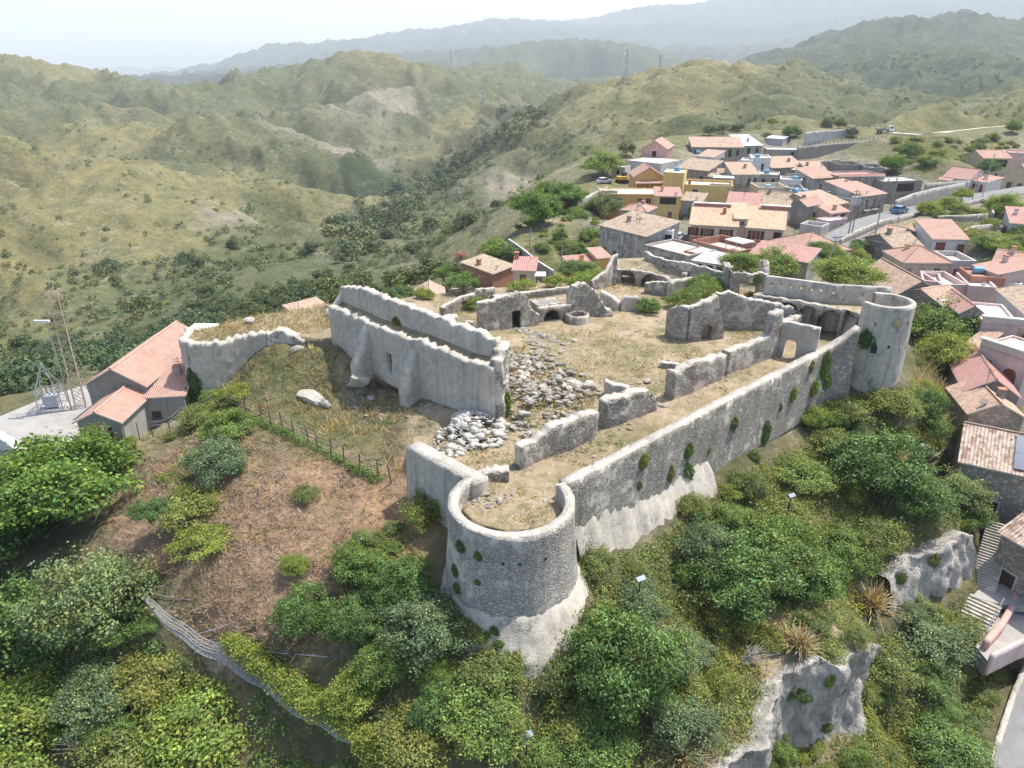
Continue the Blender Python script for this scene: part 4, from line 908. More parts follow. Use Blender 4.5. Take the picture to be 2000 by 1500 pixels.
    if cat == 'house' and len(ex) == 0 and w > 3:
        if hr.random() < .55 and roof != 'flat': auto.append(('chim', hr.uniform(.15, .85), hr.uniform(.35, .6)))
        if hr.random() < .5: auto.append(('mast', hr.uniform(.1, .9), hr.uniform(.3, .7)))
        if hr.random() < .35: auto.append(('dish', hr.uniform(.1, .9), .1))
        if roof == 'flat' and hr.random() < .4: auto.append(('tank', hr.uniform(.3, .7), .6))
    for x in auto: extra(x)
    HOUSES.append((root, w, dp, h))
    return root
def build_village():
    H = house
    # --- top of the village, left
    H('pink gabled house with salmon roof standing on a high pale podium', (1254,289,1303,291), 214, 11, 4.6, 'gy', 2.2, 'pink', SALMON, [('f',.5,.7,1.4,3.4,'x',1),('r',.2,.8,1.2,2.2,'x',1),('r',.5,.8,1.2,2.6,'t',1),('r',.8,.8,1.2,2.6,'t',1)], pad=False, deep=1.5)
    H('pale concrete podium block under the pink gabled house', (1223,313,1291,320), 207, 12, 5.5, 'flat', .1, 'podium', PAVE, cat='podium', name='podium')
    H('small grey cabin with one dark window left of the pale podium', (1194,325,1221,327), 197, 4, 3.2, 'flat', .2, 'podium', GREYR, [('f',.5,.9,.9,1.2,'x')])
    H('orange gabled house with tiled porch above the long orange terrace', (1239,345,1297,345), 176, 8, 5.0, 'gy', 2.2, 'orange', SALMON, [('f',.22,2.4,1.6,1.3,'w'),('f',.5,2.3,.9,2.1,'d'),('f',.78,2.4,2.6,1.2,'w')], [('porch',0,0,.02,.98,.9,1.6)], pad=False, deep=2)
    H('long orange house with white railed roof terrace and brown windows', (1174,379,1287,380), 166, 9, 6.5, 'flat', .15, 'orange', PAVE, [('f',.08,.7,1.2,1.4,'s',1),('f',.22,.7,.9,1.7,'s',1),('f',.33,.9,1.1,1.4,'s',1),('f',.68,.9,1.2,1.4,'s',1),('f',.83,.9,1.2,2.3,'b')], [('porch',0,0,-.01,.28,-.7,.01)])
    H('tall windowless yellow stair tower with white flat roof', (1296,336,1336,338), 170, 5.5, 9, 'flat', .1, 'yellow', WHITER, pad=False)
    H('wide yellow block with parapet and single square window', (1332,360,1431,364), 172, 9, 6.5, 'flat', .5, 'yellow', PAVE, [('f',.27,1.0,1.3,1.5,'w',1),('f',.93,.6,.3,.3,'x')], [('canopy',.62,.4,4.5,3,1.9),('chim',.14,.4,BROWN)])
    H('yellow house with brown roofed veranda and arched ground floor doors', (1281,383,1330,384), 157, 6, 7.6, 'sf', .9, 'yellow', PINKR, [('f',.5,.25,3.6,1.5,'x'),('f',.62,3.3,.9,1.6,'s',1),('f',.35,6.0,.9,1.5,'a'),('f',.78,5.7,1.7,1.9,'a')])
    H('old tile roofed lean-to between yellow house and dark tree', (1331,391,1371,394), 158, 5, 2.6, 'sf', .9, 'grey', OLDT)
    H('grey two storey farmhouse with weathered tile roof and peeling front', (1172,440,1262,462), 126, 8, 6, 'sf', 1.4, 'old', OLDT, [('f',.12,.8,.8,1.5,'p',1),('f',.48,.9,.8,1.6,'p',1),('f',.78,.9,.7,1.6,'p',1),('f',.13,3.6,.8,1.2,'s'),('f',.36,3.7,.8,1.2,'s'),('l',.3,.9,.8,1.4,'s')])
    H('small grey outbuilding with hipped salmon roof in front of orange house', (1212,409,1262,414), 146, 6, 3.4, 'hip', 1.0, 'grey', SALMON, [('f',.85,.4,1.4,2.6,'x')])
    H('white terrace cabin with brown door and two windows', (1273,449,1314,452), 121, 3.6, 2.7, 'flat', .1, 'white', WHITER, [('f',.28,.7,.8,1.0,'w'),('f',.52,.6,.7,1.9,'d'),('f',.8,.6,1.2,1.1,'w'),('l',.5,.6,.7,1.5,'w')])
    H('low grey flat roofed house below the white terrace cabin', (1259,478,1345,500), 116, 7, 4.2, 'flat', .3, 'old', PAVE, [('f',.12,1.2,.8,2.2,'s'),('f',.55,1.2,1.0,1.4,'x')])
    # --- big double villa
    H('left half of large beige villa with pale orange roof and brown shutters', (1349,438,1440,443), 128, 7, 5.6, 'sf', 2.2, 'cream', BEIGE, [('f',.07,.5,.7,1.5,'s','shut'),('f',.37,.6,1.1,1.9,'t','shut'),('f',.78,.6,1.1,1.9,'t','shut')], [('rail',0,0,.0,.93,2.7,1.1,.9),('pent',.02,.92,6.5,.5,.7,TERRA),('chim',.7,.6,TERRA)])
    H('tall middle bay of beige villa with small double window', (1436,427,1461,428), 127.5, 7.5, 6.9, 'sf', 1.3, 'cream', BEIGE, [('f',.5,.4,1.2,.7,'t'),('f',.5,3.9,1.3,1.2,'s')], pad=False)
    H('right half of large beige villa with terracotta balcony front', (1458,444,1531,449), 127, 7.5, 5.6, 'sf', 2.2, 'cream', BEIGE, [('f',.28,.5,1.5,2.0,'t','shut'),('f',.85,.5,1.3,1.9,'x')], [('rail',0,0,.0,1.0,2.7,1.3,.9),('pent',.3,.92,5,.5,.8,TERRA)])
    H('raw brick terrace block with white canopy in front of beige villa', (1352,469,1440,492), 117, 7, 4.5, 'flat', 1.1, 'brick', PAVE, [('f',.85,1.8,1.0,2.0,'x')], [('canopy',.5,.4,3.2,2.5,1.8)])
    H('flat grey roofed shed beside the white garden pavilion', (1336,490,1402,504), 112.5, 5, 3, 'flat', .05, 'brick', GREYR)
    H('garden pavilion with white pyramid roof behind the loopholed parapet', (1354,508,1420,518), 106, 5.5, 2.6, 'hip', .8, 'white', WHITER, [('f',.2,.4,1.0,2.0,'x'),('f',.5,.4,1.0,2.0,'x'),('f',.8,.4,1.0,2.0,'x'),('r',.5,.4,2,2,'x')], cat='pavilion', name='pavilion')
    H('long barn with faded pink ribbed sheet roof behind green trees', (1466,496,1578,513), 107, 5, 3.2, 'sf', .9, 'grey', PINKR, cat='barn', name='barn')
    H('grey building with broad hipped red tile roof behind the castle parapet', (1572,494,1660,487), 113, 9, 4.0, 'hip', 1.9, 'dark', SALMON, [('f',.62,1.0,.9,1.6,'x'),('f',.80,1.0,.9,2.2,'x')])
    # --- middle rows
    H('house with smooth pink roof behind the beige villa', (1418,406,1479,410), 148, 7, 3.5, 'sf', 2.0, 'grey', PINKR)
    H('house with ribbed old tile roof right of the smooth pink roof', (1480,409,1533,414), 147, 5, 3.2, 'sf', 1.3, 'stone', OLDT, [], [('mast',.95,.3)])
    H('pair of small grey gables behind the ribbed old tile roof', (1481,388,1545,392), 156, 5, 3, 'gx', 1.2, 'grey', OLDT)
    H('stone house with green shutters and weathered tile roof', (1432,341,1482,341), 178, 8, 7.2, 'sf', 1.8, 'old', OLDP, [('f',.65,.9,.8,2.0,'g'),('f',.88,.7,.8,1.5,'g'),('f',.1,5.0,1.0,1.6,'x'),('f',.42,5.4,.8,1.2,'g'),('f',.6,5.3,.8,1.3,'g'),('f',.55,4.1,.5,.5,'x')])
    H('white cube house with tall slit window', (1468,308,1506,309), 198, 8, 7.5, 'flat', .3, 'white', GREYR, [('f',.62,1.5,.7,2.4,'w')], [('mast',.2,.3),('tank',.35,.4)])
    H('lower white wing attached left of the white cube house', (1447,313,1469,314), 197.5, 6, 5.5, 'flat', .3, 'white', GREYR)
    H('long stone row house with old tile roof below the green field', (1352,287,1452,288), 236, 9, 3.6, 'sf', 2.2, 'stone', OLDP, [('f',.08,.9,.9,1.6,'x'),('f',.32,1.0,.9,1.6,'a'),('f',.55,1.0,.9,1.6,'a'),('f',.75,.6,1.1,2.4,'x'),('f',.9,.9,.8,1.6,'x')])
    H('stone house with shiny grey metal sheet roof', (1453,285,1489,284), 237, 10, 3.6, 'sf', 2.4, 'grey', lambda: flat('metal_sheet', (.52,.54,.57), .4, .3), [('f',.3,.7,1.2,1.8,'w'),('f',.75,.7,1.0,1.5,'w')])
    H('old tiled house with sagging roof below the pink house', (1322,328,1384,334), 190, 8, 4.5, 'sf', 1.6, 'stone', OLDT, [('f',.3,1.0,1.0,1.4,'x'),('f',.8,1.5,.9,1.8,'x')])
    H('narrow white fronted house with small tile roof and blue tank', (1360,305,1393,308), 211, 7, 5, 'sf', 1.2, 'white', OLDP, [('f',.6,1.2,2.2,2.4,'p')], [('tank',-.1,.3)])
    H('dark grey roofless house right of the narrow white house', (1393,313,1440,316), 206, 7, 6, 'flat', 1.0, 'dark', OLDP, [('f',.1,1.5,.9,1.8,'x'),('f',.8,1.0,1.2,.8,'x')])
    H('low house with broad old tile roof right of white cube', (1508,328,1570,326), 203, 7, 3.2, 'sf', 2.0, 'stone', OLDP, [('f',.2,.6,2,1.4,'x')])
    H('flat concrete shed by the terraced garden', (1498,292,1562,293), 238, 7, 3, 'flat', .1, 'grey', GREYR, [('f',.8,.7,1.0,1.0,'x')], cat='shed', name='shed')
    H('tiny metal shed under the bougainvillea tree', (1497,270,1530,272), 258, 5, 3, 'sf', .5, 'podium', lambda: flat('metal_sheet', (.52,.54,.57), .4, .3), cat='shed', name='shed')
    H('house with dark grey parapet over a cream wall', (1482,366,1540,366), 171, 7, 5.0, 'flat', .9, 'cream', GREYR, [('f',.05,1.5,.5,1.4,'d')], [])
    H('grey flat roofed house with two doors right of cream wall', (1541,368,1572,369), 170, 7, 4.6, 'flat', .8, 'grey', GREYR, [('f',.4,1.4,.8,2.0,'d')])
    H('white house with flat terrace roof and row of tiny windows', (1524,350,1567,352), 182, 6, 4.2, 'flat', .4, 'white', PAVE, [('f',.2,1.4,.6,.5,'x'),('f',.7,1.4,.6,.8,'w')], [('tank',.7,.5)])
    H('stone workshop with blue tanks under a white canopy', (1565,346,1600,344), 184, 6, 5.5, 'flat', .6, 'old', PAVE, [('f',.3,2.6,.9,2.4,'d',1)], [('canopy',.1,.2,5,3.5,2.0),('tank',.8,.6)])
    H('small grey house with bright pink tile roof and turquoise door', (1546,398,1576,403), 150, 6, 3.4, 'gy', 1.0, 'grey', SALMON, [('f',.6,.8,1.2,1.6,'p')])
    H('row house with salmon roof above two brown doors', (1588,349,1637,346), 180, 7, 5.0, 'sf', 1.6, 'old', SALMON, [('f',.35,1.3,.9,2.2,'s',1),('f',.75,1.3,.9,2.0,'s')])
    H('wide grey row house with pink eave band and tall shutters', (1637,344,1728,342), 180, 8, 6, 'flat', .3, 'old', PINKR, [('f',.1,1.0,1.0,2.6,'s'),('f',.4,.8,.9,2.0,'s'),('f',.82,.8,1.0,2.0,'w')], [('porch',0,0,0,1.0,-.3,.5)])
    H('roofless grey ruin with broken gable above the wide row house', (1641,322,1690,322), 200, 8, 4, 'flat', 1.6, 'dark', PAVE, [('f',.3,.8,3.5,1.8,'x')])
    H('second roofless ruin with parapet edge beside the broken gable', (1691,327,1727,328), 196, 8, 4, 'flat', 1.4, 'dark', GREYR)
    H('salmon walled house with old tile roof and glazed pink extension', (1607,404,1655,396), 149, 7, 6.0, 'sf', 1.6, 'beige', OLDP, [('f',.12,.9,.8,2.2,'s'),('f',.5,.6,.8,1.6,'s'),('f',.9,.5,.7,1.4,'s')], [('tank',.1,1.1)])
    H('pink glazed veranda in front of the salmon walled house', (1622,417,1658,413), 144, 3, 2.6, 'sf', .7, 'pink', SALMON, [('f',.25,.4,1.2,1.0,'w'),('f',.72,.4,1.6,1.2,'w')], pad=False)
    H('lilac garage block below the pink glazed veranda', (1618,432,1655,427), 140.5, 3, 4, 'flat', .1, 'lav', PAVE, [('f',.75,1.0,.7,1.2,'s')])
    H('narrow grey house with tall white balcony doors', (1660,388,1684,384), 155, 8, 7.5, 'flat', .5, 'old', GREYR, [('f',.35,1.0,.8,2.4,'p'),('f',.75,1.0,.7,2.2,'p'),('f',.1,5.0,.8,1.8,'r')])
    H('long street house with salmon roof, balconies and hanging plants', (1684,384,1731,378), 156, 8, 7.5, 'sf', 1.5, 'old', SALMON, [('f',.25,.8,.9,2.2,'b'),('f',.58,.8,.9,2.2,'b'),('f',.12,4.8,.9,1.8,'r'),('f',.33,4.6,.9,2.5,'d'),('f',.6,4.7,.9,1.9,'r'),('f',.85,4.7,.9,1.9,'r')])
    H('grey stone house with dark open veranda under hay mound', (1727,355,1803,352), 178, 7, 6, 'flat', .2, 'dark', GREYR, [('f',.58,.6,5.0,2.0,'x'),('f',.6,3.6,2.2,1.4,'w')])
    H('white vine pergola house with dark garage opening', (1563,437,1605,443), 136, 4, 4, 'flat', .6, 'podium', GREYR, [('f',.3,1.8,2.0,2.2,'x'),('f',.85,1.4,.5,1.2,'d')])
    # --- right hill
    H('white gabled house with red tile roof and terracotta terrace wall', (1843,345,1893,351), 184, 9, 3.6, 'gx', 2.0, 'white', PINKR, [('f',.72,1.2,1.8,1.8,'A'),('f',.25,.8,2.2,1.4,'x')], [('porch',0,0,-.1,.45,.15,1.6,SALMON),('rail',0,0,.55,1.35,2.7,1.6,1.0,TERRA)])
    H('small tiled porch house right of the white gabled house', (1897,352,1928,357), 181, 5, 3.4, 'sf', .9, 'white', SALMON, [('f',.3,.6,1.4,2.0,'x'),('f',.7,.6,1.0,2.0,'A')])
    H('beige two storey house with pink roof and shaded loggia', (1922,309,1975,309), 206, 9, 6.5, 'gx', 1.6, 'beige', SALMON, [('f',.08,.8,1.2,2.2,'a'),('f',.62,.5,4.4,2.0,'x'),('f',.6,4.2,.8,1.4,'w'),('f',.85,4.2,.8,1.4,'w')])
    H('pale top floor block at right edge behind the loggia house', (1972,298,2030,300), 212, 8, 6, 'flat', .3, 'offpink', SALMON)
    H('large beige gable house with two dark green windows at right edge', (1958,341,2022,347), 182, 12, 7.5, 'gy', 2.6, 'beige', SALMON, [('f',.28,1.6,1.1,1.9,'g'),('f',.6,1.7,1.1,1.9,'g')])
    # --- right middle
    H('tile roofed house with white trim and dark green door beside the street', (1706,461,1742,468), 124, 8, 4.2, 'gx', 1.4, 'grey', OLDP, [('f',.9,1.2,.9,2.0,'g'),('r',.5,1.0,.8,1.5,'w')])
    H('grey gable house with teal door behind the street tile roof', (1737,466,1766,470), 123, 8, 4, 'gy', 1.3, 'dark', OLDP, [('f',.35,1.0,.9,2.1,'g'),('f',.85,.9,.5,1.2,'w')])
    H('narrow tall stone house with tiny tile roof and vine', (1712,471,1737,476), 117, 5, 6.5, 'sf', .8, 'stone', OLDT, [('f',.8,1.6,.8,2.4,'x'),('f',.2,4,.6,1.0,'x')])
    H('old double tile roofs right of the narrow stone house', (1745,483,1800,480), 114, 7, 4, 'gx', 1.3, 'stone', OLDT)
    H('white house with salmon roof and two red shutters', (1823,467,1891,468), 119, 7, 4.2, 'sf', 1.7, 'white', SALMON, [('f',.25,.5,1.6,2.0,'r'),('f',.85,.8,1.3,1.5,'r')], deep=2)
    H('cream house with hipped salmon roof and four tall framed windows', (1766,512,1857,513), 107.5, 7, 6, 'hip', 1.6, 'cream', SALMON, [('f',.12,.9,.9,1.9,'p',1),('f',.42,.9,.9,1.9,'p',1),('f',.75,.9,.9,1.9,'w',1),('l',.5,.9,.9,1.8,'w',1)], [('chim',.3,.6)])
    H('grey flat topped annex right of the cream hipped house', (1859,509,1908,510), 107, 6, 6, 'flat', .7, 'podium', PAVE, [('f',.32,1.2,1.1,1.7,'t',1)])
    H('low house with pink roof behind raw brick parapet', (1903,519,1950,536), 104, 8, 4, 'sf', 1.2, 'offpink', SALMON)
    H('raw brick and block wall house right of the grey annex', (1899,540,1965,543), 100, 5, 4, 'flat', .3, 'brick', SALMON)
    H('wide pink roofed house at right edge behind brick wall', (1935,524,2010,535), 104, 9, 5, 'gx', 1.8, 'offpink', SALMON, [('f',.8,1.0,1.0,1.3,'w')])
    H('dark gable house with mottled old roof beside the far tower', (1748,577,1838,577), 95, 11, 4.6, 'gy', 2.0, 'dark', OLDP, [('f',.72,1.6,1.3,2.0,'p',1),('f',.25,1.4,.8,1.2,'x')])
    H('blank pinkish house with white flat terrace and parapet', (1840,556,1892,557), 99, 7, 5.5, 'flat', .7, 'offpink', WHITER)
    H('second blank pinkish house with white roof edge', (1893,558,1948,562), 98, 7, 6, 'flat', .3, 'offpink', WHITER)
    H('small house with orange tiled court behind the bright green tree', (1842,598,1893,590), 91, 7, 4.5, 'gx', 1.2, 'stone', OLDP, [], [('pent',.1,.1,3.5,2.5,.2,SALMON)])
    H('brown house with red ribbed roof and green shutters by the tree', (1876,610,1922,612), 88, 6.5, 6, 'gy', .9, 'stone', PINKR, [('f',.2,.9,.8,1.5,'g'),('f',.6,.9,.8,1.5,'g'),('f',.5,3.6,.8,1.6,'g')])
    H('long white house with weathered tile roof and brown doors at right edge', (1948,566,2035,640), 96, 9, 6, 'sf', 2.2, 'white', OLDT, [('f',.1,2.0,.9,2.6,'s'),('f',.3,2.2,.9,2.6,'s',1),('f',.52,2.2,.9,2.6,'s',1),('f',.75,2.2,.9,2.6,'s',1)])
    H('pink villa with balustraded white roof terrace and arched red doors', (1919,627,1992,634), 86, 8, 5.4, 'flat', .25, 'offpink', WHITER, [('f',.28,1.2,.9,2.2,'A',1),('f',.75,1.6,1.2,1.9,'A',1)], [('pent',.0,.0,7.5,.3,.9,FRAME)], deep=4)
    H('lower floor of pink villa with balustrade terrace and red arched door', (1915,672,2010,703), 80.5, 6, 5.6, 'flat', .15, 'offpink', PAVE, [('f',.25,1.4,.9,1.6,'s',1),('f',.72,1.6,1.5,3.0,'A',1)], [('pent',.0,.0,8.5,.3,.9,FRAME)], deep=3)
    H('gabled house with ribbed red sheet roof below the pink villa', (1886,762,1990,775), 75.5, 10, 4.5, 'gy', 1.6, 'dark', PINKR, [])
    H('brick shed with pale flat roof between olive trees and pink villa', (1898,706,1952,712), 80.5, 4, 4, 'flat', .1, 'brick', WHITER, cat='shed', name='shed')
    H('low house with weathered pale tiles in front of ribbed red roof', (1893,806,2000,815), 72, 6, 3.5, 'gy', 1.3, 'stone', OLDP)
    H('stone house with mottled tile roof, solar panels and brown door', (1878,900,2032,934), 66, 8, 6.5, 'gx', 2.0, 'stone', MOTT, [('f',.52,3.4,1.1,2.3,'d',1)], [('solar',.66,.02,4),('solar',.66,.24,4)], deep=4)
    H('lower stone house with mottled roof edge and brown garage door', (1958,1040,2075,1108), 62, 5, 6.0, 'gx', 1.2, 'stone', MOTT, [('f',.24,3.2,1.9,2.2,'d',1)], deep=3)
    H('grey block house directly under the white cube house', (1480,340,1522,342), 187, 7, 5, 'flat', .3, 'grey', GREYR, [('f',.3,1.2,.9,1.6,'x'),('f',.75,1.0,.8,1.2,'w')])
    H('pale flat house behind the turquoise door house', (1573,380,1606,378), 162, 6, 4.5, 'flat', .4, 'old', PAVE, [('f',.5,1.2,.9,1.8,'d')])
    H('small pink flat terrace beside dark gable house', (1802,548,1841,552), 101, 5, 4.5, 'flat', .5, 'offpink', PAVE)
    H('white flat house behind the long white house', (1950,550,1996,556), 101, 6, 6, 'flat', .3, 'white', WHITER, [('f',.4,1.2,.9,1.5,'w')])
    H('lean-to with rusty tiles against the pink villa', (1889,672,1917,680), 84.5, 4, 4, 'sf', .9, 'stone', OLDP)
    H('long low grey house with brown tiles behind wide yellow block', (1384,345,1432,347), 184, 6, 4.5, 'sf', 1.2, 'grey', OLDT, [('f',.25,1.2,.9,1.4,'x'),('f',.7,1.2,.9,1.4,'x')])
    H('small stone house with tile roof below the dark railing wall', (1575,330,1612,330), 200, 6, 3.6, 'sf', 1.2, 'stone', OLDP, [('f',.5,.9,.9,1.6,'d')])
    H('grey house with salmon roof behind the long street house', (1655,372,1690,367), 166, 6, 5, 'sf', 1.2, 'grey', SALMON, [('f',.3,1.0,.8,1.4,'s')])
    H('cream house with flat roof beside the small pink roofed house', (1577,404,1606,404), 149, 5, 4, 'flat', .5, 'cream', PAVE, [('f',.5,1.2,.9,1.9,'d')])
    H('pale house with red tile roof at right edge above the orchard', (1975,436,2030,440), 134, 8, 4.5, 'sf', 1.6, 'white', PINKR, [('f',.3,1.0,.9,1.3,'s')])
    # --- castle flank and left
    H('small grey garden house with pale tile gable below hillside trees', (813,588,868,586), 99, 6, 3.0, 'gy', 1.0, 'grey', OLDP, [('f',.5,.7,1.1,1.6,'x')])
    H('white house with red roof and terrace awning below retaining wall', (1003,528,1044,529), 109, 4.5, 4.6, 'sf', .8, 'cream', PINKR, [('f',.45,.6,1.0,1.5,'s')], [('porch',0,0,1.0,1.55,.2,.6,WHITER),('chim',.05,.9,TERRA),('mast',.75,.7)])
    H('brick barn with old single slope tile roof beside white red roofed house', (962,535,1003,519), 113, 6, 4.0, 'sf', .9, 'brick', OLDT)
    H('orange cottage with pink roof behind vine covered wall', (1124,530,1170,526), 111, 5, 3.2, 'sf', 1.0, 'orange', PINKR, [], [('chim',.55,.6)])
    H('small orange cabin with tiled cap beside the tall pillar', (1168,505,1192,503), 113, 4, 4.2, 'sf', .6, 'orange', SALMON)
    H('pale roofed house corner behind the great hall wall', (592,624,652,608), 95, 4.5, 3, 'sf', .8, 'cream', OLDP)
    H('low crumbling stone hut behind the crenellated wall', (880,566,930,560), 103, 4, 2.4, 'flat', .4, 'stone', OLDT, cat='hut', name='hut')
    # --- utility building left of the castle
    b = H('large grey building with salmon gable roof beside the bastion', (169,750,283,752), 71.5, 13.5, 5.4, 'gy', 1.7, 'dark', SALMON, [], [('pent',.86,.86,2.6,2.2,1.0,PAVE)])
    H('grey side wing with low salmon roof against the bastion wall', (281,776,358,772), 71, 7, 4.4, 'sf', 1.5, 'grey', SALMON, [('f',.22,1.6,.9,.8,'w')])
    H('small grey porch building with salmon gable roof and glazed door', (150,823,234,823), 66.5, 6, 3.2, 'gy', .95, 'grey', SALMON, [('f',.48,.55,2.3,2.4,'s')], [('porch',0,0,.26,.72,.35,.5)])
build_village()
# ---------------------------------------------------------------- plants
def mat_leaf(name, col, trans=.38, rough=.55):
    t = NT(name, rough); at = t.add('ShaderNodeAttribute', attribute_name='tint').outputs['Color']
    c = t.mix(1.0, (*col, 1), at, 'MULTIPLY'); oi = t.add('ShaderNodeObjectInfo').outputs['Random']; c = t.mix(1.0, c, t.ramp(oi, [(0,(.82,.86,.9)), (.35,(1.0,1.0,.9)), (.7,(1.2,1.12,.85)), (1,(1.32,1.12,.9))]), 'MULTIPLY') if name not in ('dry_grass_blades', 'dead_twigs') else c; t.l(c, t.b.inputs['Base Color']); t.b.inputs['Specular IOR Level'].default_value = .3
    tr = t.add('ShaderNodeBsdfTranslucent'); tc = t.mix(1.0, c, (1.35, 1.25, .6, 1), 'MULTIPLY'); t.l(tc, tr.inputs[0])
    mx = t.add('ShaderNodeMixShader'); mx.inputs[0].default_value = trans; t.l(t.b.outputs[0], mx.inputs[1]); t.l(tr.outputs[0], mx.inputs[2]); t.l(mx.outputs[0], t.out.inputs[0])
    return t.m
LEAF = dict(fig=mat_leaf('broad_leaves', (.125,.215,.055)), dark=mat_leaf('evergreen_leaves', (.115,.190,.054), .22), olive=mat_leaf('olive_leaves', (.160,.210,.090), .22, .5),
            fresh=mat_leaf('fresh_leaves', (.190,.260,.066), .35), scrub=mat_leaf('scrub_leaves', (.185,.225,.075)), dry=mat_leaf('dry_grass_blades', (.36,.29,.155), .25, .8), twig=mat_leaf('dead_twigs', (.27,.18,.12), .05, .9), hill=mat_leaf('hill_scrub_leaves', (.082,.112,.046), .15), wood=mat_leaf('valley_leaves', (.075,.108,.044), .15), pink=mat_leaf('oleander_blossom', (.42,.20,.26), .3))
BARK = flat('bark', (.17,.135,.10), .9)
BRANCH = flat('bare_branch', (.34,.30,.26), .9)
def leafset(rng, C, N, size, tint, bend=.5, asp=1.8):
    """diamond leaves at the points C around the rough directions N"""
    n = len(C); N = N+rng.normal(0, bend, (n, 3)); N /= np.linalg.norm(N, axis=1)[:, None]+1e-9
    a = rng.normal(0, 1, (n, 3)); a -= (a*N).sum(1)[:, None]*N; a /= np.linalg.norm(a, axis=1)[:, None]+1e-9; b = np.cross(N, a)
    s = (size*rng.uniform(.65, 1.3, n))[:, None]; w = s/asp
    V = np.stack([C-a*s*.5, C+b*w*.5+N*s*.06, C+a*s*.5-N*s*.10, C-b*w*.5+N*s*.06], 1).reshape(-1, 3)
    T = np.repeat(np.concatenate([tint, np.ones((n, 1))], 1), 4, axis=0)
    return V, np.arange(4*n).reshape(n, 4), T
def tints(rng, n, k, var=.28, hue=.16):
    v = np.exp(rng.normal(0, var, n)); h = rng.normal(0, hue, n)
    return np.stack([v*(1+h), v*(1+h*.25), v*(1-h*.6)], 1)
def crown_data(seed, rad, flatz, nl, leaf, lobes=9, clump=.24, per=16, open_=.0, low=-.25, bend=.75):
    rng = np.random.default_rng(seed); LC = []
    for i in range(lobes):
        d = rng.normal(0, 1, 3); d[2] = abs(d[2])*1.0+low*.5; d /= np.linalg.norm(d)
        r_ = rng.uniform(.17, .42); LC.append((d*(rng.uniform(.80, 1.12)-r_), r_))
    LC.append((np.array([0, 0, .02]), .42))
    nc = nl//per; ci = rng.integers(0, len(LC), nc*3); dd = rng.normal(0, 1, (nc*3, 3)); dd /= np.linalg.norm(dd, axis=1)[:, None]
    c0 = np.array([LC[i][0] for i in ci]); r0 = np.array([LC[i][1] for i in ci]); P0 = c0+dd*(r0*rng.uniform(.72, 1.04, nc*3)**1)[:, None]
    ins = np.zeros(len(P0), bool)
    for c, r in LC: ins |= ((P0-c)**2).sum(1) < (r*.62)**2
    hol = perlin(P0[:, 0]*3.1+seed, P0[:, 1]*3.1+P0[:, 2]*2.3, seed) < -.34; P0 = P0[~ins & ~hol & (P0[:, 2] > low)][:nc]; nsp = nc//6; sd_ = rng.normal(0, 1, (26, 3)); sd_[:, 2] = np.abs(sd_[:, 2])*.9-.1; sd_ /= np.linalg.norm(sd_, axis=1)[:, None]
    j_ = rng.integers(0, 26, nsp); P0 = np.concatenate([P0[:nc-nsp], sd_[j_]*(rng.uniform(.75, 1.0, nsp)+rng.uniform(.0, .28, 26)[j_])[:, None]+rng.normal(0, .05, (nsp, 3))]); nc = len(P0); out = P0/(np.linalg.norm(P0, axis=1)[:, None]+.01)
    tn = tints(rng, nc, 1)*(1+.12*np.sin(P0[:, :1]*5+seed))
    C = np.repeat(P0, per, 0)+rng.normal(0, clump*.42, (nc*per, 3))*np.array([1, 1, .7])
    N = np.repeat(out*.7+np.array([0, 0, .55]), per, 0); T = np.repeat(tn, per, 0)*np.exp(rng.normal(0, .16, (nc*per, 1)))
    C = C*rad*np.array([1, 1, flatz])
    return leafset(rng, C, N, leaf, T, bend)+(P0*rad*np.array([1, 1, flatz]),)
def limbs(seed, rad, flatz, h, tips, n=7, r0=.2):
    rng = random.Random(seed); mb = MB(); mb.tube([(0, 0, -h-1.2), (.05, .04, -h*.5), (0, 0, 0)], [r0*1.25, r0, r0*.75], 7)
    for i in range(n):
        p = Vector(tips[rng.randrange(len(tips))])*.92; m = p*.5+Vector((rng.uniform(-.1, .1)*rad, rng.uniform(-.1, .1)*rad, .08*rad))
        mb.tube([(0, 0, -h*.25), m, p], [r0*.6, r0*.35, r0*.1], 5)
    return mb.mesh('limbs', BARK)
PROTO = {}
def proto(key):
    """crown and limbs of one plant kind; the crown's centre is its origin"""
    if key in PROTO: return PROTO[key]
    sp, k = key.split('-'); s = {'a': 1, 'b': 2, 'c': 3, 'd': 4}[k]+hash_s(sp)
    cfg = dict(fig=(4.2, .80, 17000, .30, 26, .20, 12), dark=(2.6, .85, 15000, .17, 22, .19, 13), olive=(2.4, .85, 14000, .15, 22, .21, 12), fresh=(2.6, .85, 13000, .19, 22, .24, 12), scrub=(1.7, .75, 8000, .14, 18, .26, 10),
               hill=(2.2, .8, 1700, .36, 10, .28, 7), wood=(3.2, .95, 2400, .46, 12, .28, 7))[sp]
    rad, fz, nl, leaf, lob, cl, per = cfg
    V, Fq, T, P0 = crown_data(s*13+7, rad, fz, nl, leaf, lob, cl, per)
    me = np_mesh(sp+'_crown', V, Fq, LEAF[sp], T)
    PROTO[key] = (me, limbs(s, rad, fz, rad*.55, P0, 8 if sp not in ('hill', 'wood') else 4, rad*.05), rad, rad*.55); return PROTO[key]
def hash_s(s): return sum(ord(c)*(i+3) for i, c in enumerate(s)) % 97
